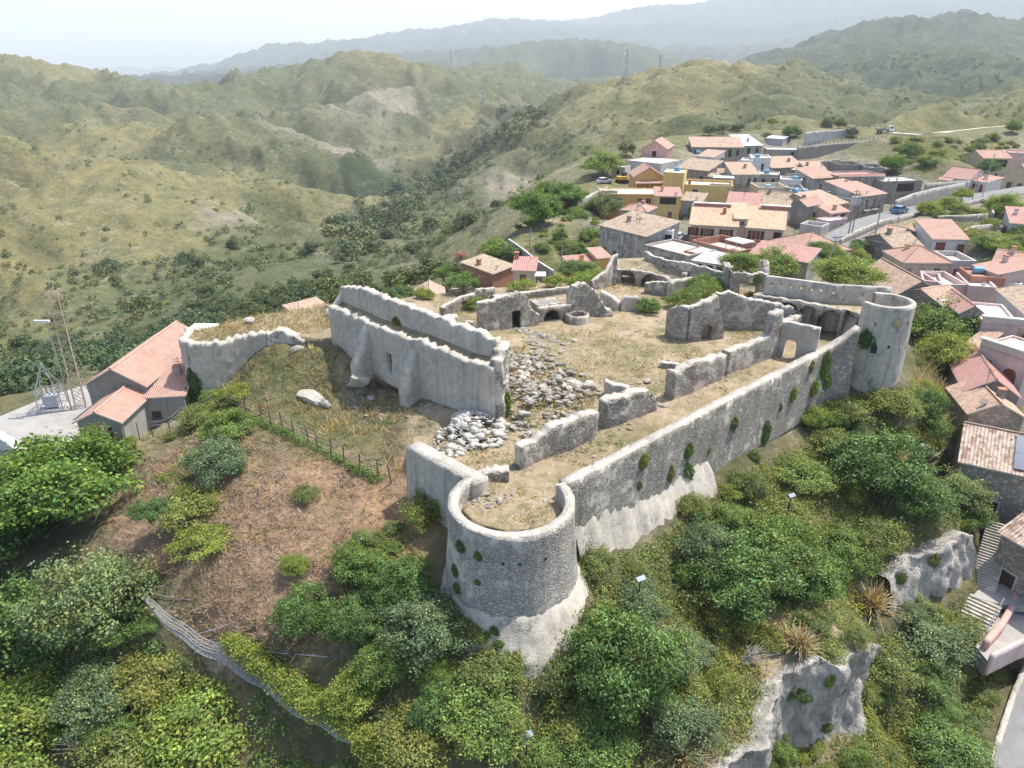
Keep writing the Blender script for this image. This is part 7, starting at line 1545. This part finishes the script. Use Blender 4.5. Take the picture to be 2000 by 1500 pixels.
# ---------------------------------------------------------------- fences, masts, lamps
def build_furniture():
    rust = flat('rusty_post', (.16,.10,.07), .85); wire = flat('fence_wire', (.30,.29,.28), .6); refresh()
    posts = [(217,872),(247,867),(273,858),(300,855),(333,848),(358,827),(412,806),(429,812),(452,800),(482,808),(511,824),(531,837),(553,840),(576,856),(603,872),(621,883),(647,891),(673,907),(704,923),(739,937),(764,944)]
    tops = []; pm = MB(); pm.tube([(0, 0, -.4), (.03, 0, 1.75)], .055, 6); me = pm.mesh('fence_post', rust)
    for px, py in posts:
        q = on_terrain(px, py); o = link('fence_post', me, None, q); o.rotation_euler = (random.Random(px).uniform(-.08, .08), random.Random(py).uniform(-.10, .04), 0); tag(o, 'rusty iron post of the wire fence crossing the slope', 'fence post', 'rusty fence posts across the slope'); tops.append(q)
    w = MB()
    for a, b in zip(tops, tops[1:]):
        for h in (.35, .8, 1.25, 1.6): w.tube([a+Vector((0, 0, h)), (a+b)/2+Vector((0, 0, h-.05)), b+Vector((0, 0, h))], .012, 3, cap=False)
    tag(w.build('fence_wire', wire), 'thin sagging wires strung between the rusty fence posts', 'wire fence')
    # rockfall net
    t = thing('rockfall_net', 'steel wire rockfall net hanging from a post on brown slope', 'net'); gal = STEEL()
    top = [P(272,1152,51.0), P(325,1195,50.0), P(385,1238,48.8), P(440,1262,47.6), P(520,1310,46.4), P(585,1362,45.2), P(655,1402,43.8), P(700,1432,42.8)]
    bot = [P(280,1166,51.1), P(322,1222,50.1), P(374,1265,49.0), P(430,1295,47.8), P(503,1340,46.6), P(566,1390,45.4), P(634,1426,44.1), P(685,1455,43.1)]
    nt_ = MB(); nu = 46; nv = 7; g = []
    for j in range(nv+1):
        row = []
        for i in range(nu+1):
            f = i/nu*(len(top)-1); k = min(int(f), len(top)-2); a = top[k].lerp(top[k+1], f-k); b = bot[k].lerp(bot[k+1], f-k); v = j/nv; row.append(a.lerp(b, v)+Vector((0, -.5*math.sin(v*3.14)*.6, .15*math.sin(i*.7))))
        g.append(row)
    for j in range(nv+1): nt_.tube(g[j], .016, 3, cap=False)
    for i in range(nu+1):
        nt_.tube([g[j][i] for j in range(nv+1)], .012, 3, cap=False)
    for i in range(nu):
        for j in range(nv): nt_.tube([g[j][i], g[j+1][i+1]], .009, 3, cap=False); nt_.tube([g[j+1][i], g[j][i+1]], .009, 3, cap=False)
    nt_.build('net', flat('dull_wire', (.40,.40,.385), .7), t)
    for q in (top[0], top[3], top[6]): m = MB(); m.tube([q-Vector((-.2, -.3, 2.2)), q+Vector((0, 0, .15))], .09, 8); m.box(q.x-.2, q.y-.12, q.z+.02, q.x+.2, q.y+.12, q.z+.2); m.build('post', flat('blue_grey_steel', (.30,.36,.42), .5, .4), t)
    for a, b in ((top[0], on_terrain(318,1144)), (top[0], on_terrain(372,1172)), (top[2], on_terrain(455,1215)), (top[3], on_terrain(640,1283)), (top[6], on_terrain(790,1392))): m = MB(); m.tube([a, (a+b)/2-Vector((0, 0, .1)), b], .03, 4); m.build('cable', gal, t)
    # floodlights
    for px, py, h, lb in ((1533,1035,3.2,'floodlight on tall thin pole above the pale vine carpet'),(1245,1195,2.6,'blue grey floodlight above the silver green bush'),(1790,905,1.8,'floodlight on short pole near the fallen pale branch'),(1028,1478,1.6,'white floodlight at bottom centre under the tower')):
        q = on_terrain(px, py); f = thing('floodlight', lb, 'floodlight', q, .5); m = MB(); m.tube([(0, 0, -.5), (0, 0, h)], .05, 6); m.build('pole', IRON(), f)
        m = MB(); T = Matrix.Translation((0, 0, h+.12)) @ Matrix.Rotation(.5, 4, 'X'); m.box(-.30, -.13, -.10, .30, .13, .10, 0, T); m.box(-.33, -.16, .10, .33, .16, .13, 0, T); m.build('lamp_head', flat('lamp_housing', (.20,.24,.29), .5, .2), f)
        m = MB(); m.box(-.27, -.11, -.108, .27, .11, -.102, 0, T); m.build('lamp_glass', glassm(), f)
    # lattice masts
    def lattice(name, label, base, h, w0, w1, arms, cat='pylon', mat=None, th=.05, parent_extra=None, lean=(0, 0)):
        t = thing(name, label, cat, base, .5); m = MB(); n = max(5, int(h/max(w0, 1.0)/.9)); cs = []
        for i in range(n+1):
            f = i/n; w = w0+(w1-w0)*f; cs.append([Vector((sx*w/2+lean[0]*f, sy*w/2+lean[1]*f, h*f)) for sx, sy in ((-1,-1),(1,-1),(1,1),(-1,1))])
        for k in range(4):
            m.tube([c[k] for c in cs], th, 4)
            for i in range(n): m.tube([cs[i][k], cs[i+1][(k+1) % 4]], th*.6, 3, cap=False); m.tube([cs[i][(k+1) % 4], cs[i+1][k]], th*.6, 3, cap=False)
        m.build('lattice_tower', mat or STEEL(), t)
        for z, l in arms:
            m = MB(); f = z/h; w = w0+(w1-w0)*f; o = Vector((lean[0]*f, lean[1]*f, 0)); m.tube([Vector((-l, 0, z))+o, Vector((l, 0, z))+o], th*.9, 4); m.tube([Vector((-l, 0, z))+o, Vector((0, 0, z+l*.22+.3))+o, Vector((l, 0, z))+o], th*.7, 4)
            for s_ in (-1, 1): m.tube([Vector((s_*l, 0, z))+o, Vector((s_*l, 0, z-max(.4, h*.025)))+o], th*1.3, 5)
            m.build('cross_arm', mat or STEEL(), t)
        return t
    mast = lattice('radio_mast', 'rusty lattice mast rising from the paved yard at left', G(158,795,-6.35), 12.2, .95, .75, [], 'mast', flat('rusty_lattice', (.34,.27,.21), .8), .045, lean=(.2, .5))
    for z in (9.3, 10.2, 11.5): m = MB(); m.tube([(-.9, .2, z), (1.0, .3, z)], .04, 4); m.tube([(-.7, .2, z-.3), (-.7, .2, z+.5)], .05, 4); m.tube([(.8, .3, z-.3), (.8, .3, z+.5)], .05, 4); m.build('antenna_arm', flat('rusty_lattice', (.34,.27,.21), .8), mast)
    q = G(140,800,-6.35); lp = thing('lamp_post', 'slim grey lamp post with long white lamp beside rusty mast', 'lamp post', q); m = MB(); m.tube([(0, 0, 0), (-.1, .1, 9.6)], [.08, .05], 6); m.build('pole', STEEL(), lp); m = MB(); m.box(-1.25, -.12, 9.55, .25, .14, 9.75); m.build('lamp_head', flat('white_lamp', (.75,.75,.73), .4), lp)
    tf = thing('transformer_frame', 'grey steel frame with insulators standing in the paved yard', 'transformer', G(105,797,-6.35), .3); m = MB()
    for sx, sy in ((-1,-1),(1,-1),(1,1),(-1,1)): m.tube([(sx*1.15, sy*1.0, 0), (sx*1.05, sy*.9, 2.1), (0, 0, 5.0)], .06, 5)
    for z in (.3, 1.0, 1.7, 2.1): k = 1.15-.05*z; m.tube([(-k, -1, z), (k, -1, z), (k, 1, z), (-k, 1, z), (-k, -1, z)], .045, 4)
    m.build('frame', STEEL(), tf); m = MB(); m.box(-1.3, -1.15, -.3, 1.3, 1.15, .12); m.build('plinth', GREYR(), tf); m = MB(); m.box(-.6, -.5, .3, .6, .5, 1.5); m.build('transformer_tank', flat('tank_grey', (.45,.46,.46), .5), tf)
    for x in (-.45, 0, .45): m = MB(); m.tube([(x, 0, 1.5), (x, 0, 1.75), (x, 0, 1.76), (x, 0, 2.3)], [.10, .13, .08, .06], 8); m.build('insulator', flat('white_porcelain', (.7,.69,.66), .3), tf)
    for px, py, d, h, w0, arms, lb in ((1222,158,585,29,3.2,[(16,4.5),(20.5,4.0),(25,3.4)],'tall electricity pylon on the crest of the bare ridge'),(882,131,1480,44,5,[(30,7),(38,5.5)],'distant pylon on hilltop left of the other distant ones'),(943,166,900,30,3.4,[(19,4.5),(25,3.6)],'distant pylon on the middle hill flank'),(1287,152,640,11,1.8,[(8.5,1.6)],'stubby pylon on the ridge right of the tall one'),(893,372,390,11,1.6,[(7,1.8),(9.3,1.5)],'small pylon above the wooded ravine'),(847,128,1520,30,4,[(23,5)],'faintest pylon left on the hazy hilltop')):
        q = P(px, py, d); z = float(terr_z(q.x, q.y)[0]); q.z = z-.5; lattice('electricity_pylon', lb, q, h, w0, w0*.18, arms, 'pylon', None, .04+d*.00013)
    wood = flat('grey_wood_pole', (.28,.26,.235), .9); wires = []
    for px, py, h, lb in ((1656,462,8.0,'pole with transformer box at the street bend left one'),(1661,468,8.0,'pole with transformer box at the street bend right one'),(1737,416,7,'wooden pole on street near the parked blue car'),(1706,474,7.5,'wooden pole beside the narrow stone house'),(1898,392,6.5,'pale lamp pole below the white gabled house'),(1918,386,8.0,'taller pale pole right of the lamp pole'),(1600,560,7,'leaning pale pole behind the right parapet'),(1243,512,8,'thin pole behind the slanting wall'),(1096,525,5.5,'wooden pole left of the orange cottage'),(1034,500,5,'pole above the white red roofed house')):
        q = on_terrain(px, py); t = thing('utility_pole', lb, 'utility pole', q); m = MB(); lean = 1.2 if 'leaning' in lb else .1; m.tube([(0, 0, -1), (lean, .1, h)], [.13, .08], 6); m.build('pole', wood if 'pale' not in lb else GREYR(), t); m = MB(); m.tube([(lean-.6, 0, h-.4), (lean+.6, 0, h-.4)], .05, 4); m.build('cross_arm', IRON(), t); wires.append(q+Vector((lean, .1, h-.35)))
        if 'transformer' in lb and 'left' in lb: m = MB(); m.box(-.5, -.45, h-2.6, .8, .35, h-1.2); m.build('transformer_box', flat('tank_grey', (.45,.46,.46), .5), t)
    ln = [(0,3),(0,2),(2,5),(6,0),(3,1),(7,8),(8,9)]
    for k, (i, j) in enumerate(ln):
        m = MB(); a, b = wires[i], wires[j]; m.tube([a.lerp(b, f)-Vector((0, 0, 1.0*math.sin(math.pi*f))) for f in np.linspace(0, 1, 9)], .022, 3, cap=False)
        tag(m.build('overhead_wire', IRON()), ['wire from street bend pole to narrow stone house pole','wire along the street towards the parked blue car','wire from parked car pole up to the taller pale pole','wire from leaning pale pole to the street bend','wire between narrow house pole and right bend pole','wire over gardens behind slanting wall','wire from orange cottage pole up the hillside'][k], 'wire')
    br = MB(); q = [on_terrain(1812,905), on_terrain(1832,893), on_terrain(1845,880), on_terrain(1846,862), on_terrain(1838,845), on_terrain(1827,820)]
    br.tube([p+Vector((0, 0, .45)) for p in q], [.05, .10, .12, .11, .09, .04], 6); tag(br.build('fallen_branch', BRANCH), 'long pale dead branch lying on the slope below far tower', 'branch')
    for (x0, y0), lb, n in (((1450,1300), 'dead bleached bush lying at top of the white cliff', 26), ((185,1478), 'bundle of dead bare branches in bottom left corner', 22), ((1385,1130), 'bare grey twigs in front of the half bare tree', 20)):
        c = on_terrain(x0, y0); m = MB(); rg = random.Random(x0)
        for i in range(n):
            a = rg.uniform(-.9, .9)+(2.9 if x0 < 200 else .2); L = rg.uniform(.8, 2.4); p = c+Vector((rg.uniform(-.3, .3), rg.uniform(-.3, .3), .3)); e = p+Vector((math.cos(a)*L, math.sin(a)*L*.6, rg.uniform(.2, 1.2))); k = (p+e)/2+Vector((0, 0, .2)); m.tube([p, k, e], [.04, .025, .008], 4); m.tube([k, k+Vector((rg.uniform(-.6, .6), rg.uniform(-.6, .6), rg.uniform(.2, .7)))], [.02, .006], 3)
        tag(m.build('dead_branches', BRANCH), lb, 'dead branches')
    def plume(px, py, r, lb):
        c = on_terrain(px, py); g = np.random.default_rng(px); n = 420; X = np.full(n, c.x)+g.normal(0, .2, n); Y = np.full(n, c.y)+g.normal(0, .2, n); dd = g.normal(0, .55, (n, 3)); dd[:, 2] = np.abs(g.normal(1, .3, n)); dd /= np.linalg.norm(dd, axis=1)[:, None]; L = (r*g.uniform(.6, 1.2, n))[:, None]; b = np.stack([X, Y, np.full(n, c.z-.1)], 1); m_ = b+dd*L*.6; e = b+dd*L+np.array([0, 0, -.25*r])*g.uniform(.3, 1.2, (n, 1)); s = np.cross(dd, [0, 0, 1.0]); s /= np.linalg.norm(s, axis=1)[:, None]+1e-6; s *= .03
        V = np.stack([b-s, b+s, m_+s, m_-s, e+s*.4, e-s*.4], 1).reshape(-1, 3); k = np.arange(n)[:, None]*6; Fq = np.concatenate([k+np.array([[0,1,2,3]]), k+np.array([[3,2,4,5]])]); T = np.repeat(np.concatenate([tints(g, n, 1), np.ones((n, 1))], 1), 6, 0)
        tag(link('grass_plume', np_mesh('grass_plume', V, Fq, LEAF['dry'], T)), lb, 'grass clump')
    plume(1700,1190,2.6,'large straw coloured grass plume between the two cliffs'); plume(1560,1265,1.7,'fan of straw grass on lip of white cliff'); plume(1745,900,1.5,'straw grass clump by broad dark evergreen'); plume(1720,1150,1.6,'smaller straw grass clump above the large plume'); plume(1330,1480,1.6,'straw grass clump beside silvery bush at bottom')
    # agave fan and palm
    c = on_terrain(868,575); pt = thing('palm_tree', 'palm tree with drooping fronds among hillside gardens', 'palm tree', c); m = MB(); m.tube([(0, 0, -.5), (0, 0, 3.4)], [.32, .22], 8); m.build('trunk', BARK, pt)
    V = []; Fq = []; g = np.random.default_rng(2)
    for k in range(34):
        a = k*2.4; el = g.uniform(-.2, 1.1); d = np.array([math.cos(a)*math.cos(el), math.sin(a)*math.cos(el), math.sin(el)]); s = np.cross(d, [0, 0, 1.0]); s /= np.linalg.norm(s); L = g.uniform(1.9, 2.7)
        for i in range(9):
            f = (i+1)/9; p = np.array([0, 0, 3.4])+d*L*f+np.array([0, 0, -1.1*f*f]); 
            for sg in (-1, 1): w = .55*math.sin(math.pi*min(f*.9+.1, 1)); i0 = len(V); V += [p-d*.05, p+d*.05, p+s*sg*w+d*.25+np.array([0, 0, -.15]), p+s*sg*w+d*.15+np.array([0, 0, -.16])]; Fq.append([i0, i0+1, i0+2, i0+3])
        i0 = len(V); V += [np.array([0, 0, 3.4])-s*.03, np.array([0, 0, 3.4])+s*.03, p+s*.015, p-s*.015]; Fq.append([i0, i0+1, i0+2, i0+3])
    T = np.ones((len(V), 4)); link('crown', np_mesh('fronds', np.array(V), np.array(Fq), LEAF['dark'], T), pt)
# ---------------------------------------------------------------- vehicles and the person
def car(label, p, rz, col, name='parked_car', est=False):
    paint = NT('car_paint_'+label[:5], .28); paint.b.inputs['Specular IOR Level'].default_value = .5; paint.b.inputs['Coat Weight'].default_value = .5; pm = paint.done(col)
    t = thing(name, label, 'car', p, rz); tyre = flat('tyre', (.025,.025,.025), .8); rim = flat('alloy', (.5,.5,.5), .35, .7)
    prof = [(-2.05,.30),(-2.08,.62),(-1.98,.86),(-1.55,.92),(1.1,.90),(1.95,.74),(2.05,.55),(2.02,.30)]; m = MB(); ws = [.84]*8
    for s_ in (-1, 1):
        f = [(x, s_*.84, z) for x, z in prof]; m.face(f if s_ < 0 else f[::-1])
    for i in range(8): a, b = prof[i], prof[(i+1) % 8]; m.face([(a[0], -.84, a[1]), (a[0], .84, a[1]), (b[0], .84, b[1]), (b[0], -.84, b[1])])
    cab = [(-1.75,.90,.80),(-1.45,1.40,.66),(.15,1.43,.66),(.95,.88,.80)]
    m.face([(cab[1][0],-.64,1.41),(cab[2][0],-.64,1.44),(cab[2][0],.64,1.44),(cab[1][0],.64,1.41)])
    for (x0, z0, w0), (x1, z1, w1) in zip(cab, cab[1:]):
        for s_ in (-1, 1): m.tube([(x0, s_*w0, z0), (x1, s_*w1, z1)], .035, 4)
    m.build('body', pm, t); gl = MB()
    gl.face([(cab[0][0],-.78,.9),(cab[1][0],-.63,1.4),(cab[1][0],.63,1.4),(cab[0][0],.78,.9)]); gl.face([(cab[2][0],-.63,1.42),(cab[3][0],-.78,.88),(cab[3][0],.78,.88),(cab[2][0],.63,1.42)])
    for s_ in (-1, 1): gl.face([(c[0], s_*c[2]*.985, c[1]-.01) for c in cab])
    gl.build('window', glassm(), t)
    for x in (-1.3, 1.28):
        for s_ in (-1, 1):
            w_ = MB(); w_.tube([(x, s_*.70, .31), (x, s_*.87, .31)], .31, 14); wo = w_.build('wheel', tyre, t); w_ = MB(); w_.tube([(x, s_*.865, .31), (x, s_*.885, .31)], .19, 10); w_.build('rim', rim, wo)
    for s_ in (-1, 1):
        h_ = MB(); h_.box(1.93, s_*.62-.16, .58, 2.06, s_*.62+.16, .72); h_.build('headlight', flat('lamp_lens', (.6,.6,.58), .15), t); h_ = MB(); h_.box(-2.1, s_*.64-.14, .62, -2.0, s_*.64+.14, .78); h_.build('tail_light', flat('red_lens', (.35,.03,.02), .2), t)
    return t
def build_vehicles():
    def ang(a, b): A, B = P(*a), P(*b); return math.atan2(B.y-A.y, B.x-A.x)
    sa = ang(STREET[3], STREET[4]); q = P(1757,413,143.5); car('blue car parked on the narrow village street', Vector((q.x, q.y, float(terr_z(q.x, q.y)[0])+.16)), sa, (.06,.16,.30))
    for px, py, col, lb, rz in ((1324,468,(.62,.62,.62),'white car parked in alley beside beige villa',1.1),(1343,470,(.03,.03,.035),'black car parked in alley by beige villa corner',1.2),(1181,358,(.6,.6,.62),'pale car parked beside the yellow excavator',.4)):
        car(lb, on_terrain(px, py)+Vector((0, 0, .05)), rz, col)
    q = on_terrain(1727,260); t = thing('flatbed_truck', 'white flatbed truck standing at top of the fenced wall', 'truck', q, .15); wh = flat('truck_white', (.66,.66,.64), .35); m = MB()
    m.box(1.2, -1, .7, 3.0, 1, 1.5); m.box(1.3, -.95, 1.5, 2.7, .95, 2.5); m.build('cab', wh, t); m = MB(); m.face([(2.72,-.8,1.55),(2.72,.8,1.55),(2.71,.8,2.35),(2.71,-.8,2.35)]); [m.face([(1.5, s_*.96, 1.6), (2.5, s_*.96, 1.6), (2.4, s_*.96, 2.3), (1.6, s_*.96, 2.3)]) for s_ in (-1, 1)]; m.build('window', glassm(), t)
    m = MB(); m.box(-3, -1.05, .9, 1.1, 1.05, 1.05); m.box(-3, -1.05, 1.05, 1.1, -.98, 1.5); m.box(-3, .98, 1.05, 1.1, 1.05, 1.5); m.box(-3, -.98, 1.05, -2.93, .98, 1.5); m.build('load_bed', flat('bed_grey', (.22,.22,.22), .7), t)
    for x in (2.1, -1.9):
        for s_ in (-1, 1): m = MB(); m.tube([(x, s_*.75, .45), (x, s_*1.0, .45)], .45, 12); m.build('wheel', flat('tyre', (.025,.025,.025), .8), t)
    q = on_terrain(1216,357); ye = flat('machine_yellow', (.55,.36,.05), .45); t = thing('excavator', 'yellow excavator parked below the pale podium', 'excavator', q, .2); blk = flat('tyre', (.025,.025,.025), .8)
    for s_ in (-1, 1): m = MB(); m.tube([(-1.3, s_*.9-.25, .4), (-1.3, s_*.9+.25, .4)], .4, 10); m.tube([(1.3, s_*.9-.25, .4), (1.3, s_*.9+.25, .4)], .4, 10); m.box(-1.3, s_*.9-.25, .02, 1.3, s_*.9+.25, .8); m.build('track', blk, t)
    m = MB(); m.box(-1.6, -1.0, .9, 1.0, 1.0, 1.7); m.build('body', ye, t); m = MB(); m.box(-.1, .1, 1.7, 1.1, .95, 2.7); m.build('cab', glassm(), t); m = MB(); m.tube([(.9, -.3, 1.6), (2.4, -.3, 3.1), (4.0, -.3, 2.3)], .18, 6); m.build('boom', ye, t); m = MB(); m.tube([(4.0, -.3, 2.3), (4.3, -.3, .9)], .14, 6); m.build('arm', ye, t); m = MB(); m.box(3.8, -.7, .3, 4.5, .1, .9); m.build('bucket', blk, t)
def build_person():
    V = []; E = []; Rr = []
    def v(p, r, par=None): V.append(p); Rr.append(r); (E.append((par, len(V)-1)) if par is not None else None); return len(V)-1
    pel = v((0, 0, .95), .14); wa = v((0, 0, 1.10), .125, pel); ch = v((0, 0, 1.32), .15, wa); nk = v((0, -.01, 1.50), .055, ch); jaw = v((0, -.03, 1.58), .072, nk); hd = v((0, -.01, 1.68), .098, jaw)
    for s in (-1, 1):
        h = v((s*.10, 0, .88), .095, pel); k = v((s*.11, -.02, .48), .062, h); a = v((s*.12, .02, .09), .042, k); v((s*.13, -.13, .04), .04, a)
        sh = v((s*.20, 0, 1.42), .062, ch); el = v((s*.27, .03, 1.13), .044, sh); wr = v((s*.25, -.10, .90), .030, el); pm = v((s*.25, -.13, .83), .034, wr)
        for i, (dx, L) in enumerate(((-.026,.068),(-.009,.078),(.009,.074),(.026,.058))): f = v((s*.25+dx, -.15, .79), .010, pm); v((s*.25+dx, -.15+.01*i, .79-L), .008, f)
        th = v((s*.225, -.165, .84), .011, pm); v((s*.215, -.185, .80), .009, th)
    me = bpy.data.meshes.new('person'); me.from_pydata(V, E, []); o = bpy.data.objects.new('tmp', me); COL.objects.link(o); md = o.modifiers.new('s', 'SKIN')
    for i, r in enumerate(Rr): me.skin_vertices[0].data[i].radius = (r, r*.8 if i < 3 else r)
    me.skin_vertices[0].data[0].use_root = True; sb = o.modifiers.new('d', 'SUBSURF'); sb.levels = 1; refresh()
    nm = bpy.data.meshes.new_from_object(o.evaluated_get(_dg[0])); bpy.data.objects.remove(o); nm.materials.clear()
    for m in (flat('skin', (.42,.27,.20), .6), flat('white_shirt', (.66,.65,.62), .85), flat('beige_trousers', (.46,.36,.31), .85), flat('dark_shoes', (.06,.05,.045), .7)): nm.materials.append(m)
    for p in nm.polygons: c = p.center; p.material_index = 3 if c.z < .08 else 2 if c.z < .98 and abs(c.x) < .215 else 1 if 0.98 <= c.z < 1.46 and not (abs(c.x) > .2 and c.z < 1.16) else 0; p.use_smooth = True
    q = on_court(641,629); b = link('person', nm, None, q, .5); tag(b, 'person in white shirt and beige trousers standing at end of hall wall', 'person')
    hm = MB(); n = 10
    for i in range(5):
        for j in range(n):
            f = lambda a, c: (.107*math.cos(c*2*math.pi/n)*math.sin(a), .01+.112*math.sin(c*2*math.pi/n)*math.sin(a)+.012, 1.69+.108*math.cos(a)); a0, a1 = i*.36, (i+1)*.36
            hm.face([f(a0+1e-3, j), f(a1, j), f(a1, j+1), f(a0+1e-3, j+1)])
    hm.build('hair', flat('dark_hair', (.04,.03,.025), .7), b, True, (0, .008, 0))
street_pads()
solve_terrain()
build_terrain(); build_court(); build_setting()
build_plants(); build_wall_plants(); build_vines(); build_cover(); build_hill_scrub()
build_stones(); build_furniture(); build_vehicles(); build_person()
HAZE = 1.2e-4; EXPO = .95
# ---------------------------------------------------------------- light, air, render
SUN_AZ, SUN_EL = R(63), R(65)          # azimuth from +Y towards +X
sd = Vector((math.sin(SUN_AZ)*math.cos(SUN_EL), math.cos(SUN_AZ)*math.cos(SUN_EL), math.sin(SUN_EL)))
sl = bpy.data.lights.new('sun', 'SUN'); sl.energy = 3.5; sl.angle = R(.6); sl.color = (1, .965, .90)
so = bpy.data.objects.new('sun', sl); COL.objects.link(so); so.rotation_euler = (-sd).to_track_quat('-Z', 'Y').to_euler()
w = bpy.data.worlds.new('World'); S.world = w; w.use_nodes = True
nt = w.node_tree; sky = nt.nodes.new('ShaderNodeTexSky'); sky.sky_type = 'NISHITA'; sky.sun_disc = False
sky.sun_elevation = SUN_EL; sky.sun_rotation = SUN_AZ; sky.altitude = 300; sky.air_density = 1.0; sky.dust_density = 2.5; sky.ozone_density = 1.0
nt.links.new(sky.outputs[0], nt.nodes['Background'].inputs[0]); nt.nodes['Background'].inputs[1].default_value = .15
if HAZE:
    hb = MB(); hb.box(-12500, -200, -140, 12500, 11800, 1000)
    t = NT('air'); t.n.remove(t.b); pv = t.add('ShaderNodeVolumePrincipled'); pv.inputs['Density'].default_value = HAZE
    pv.inputs['Density Attribute'].default_value = ''; pv.inputs['Color'].default_value = (.90, .945, 1, 1); pv.inputs['Anisotropy'].default_value = .1
    t.l(pv.outputs[0], t.out.inputs['Volume'])
    ho = hb.build('haze', t.m); tag(ho, kind='stuff')
S.render.engine = 'CYCLES'
S.cycles.use_denoising = True
S.cycles.max_bounces = 6; S.cycles.diffuse_bounces = 3; S.cycles.glossy_bounces = 2; S.cycles.transmission_bounces = 3; S.cycles.transparent_max_bounces = 8; S.cycles.volume_bounces = 1
S.cycles.caustics_reflective = False; S.cycles.caustics_refractive = False
S.view_settings.view_transform = 'Standard'; S.view_settings.look = 'None'; S.view_settings.exposure = EXPO; S.view_settings.gamma = 1
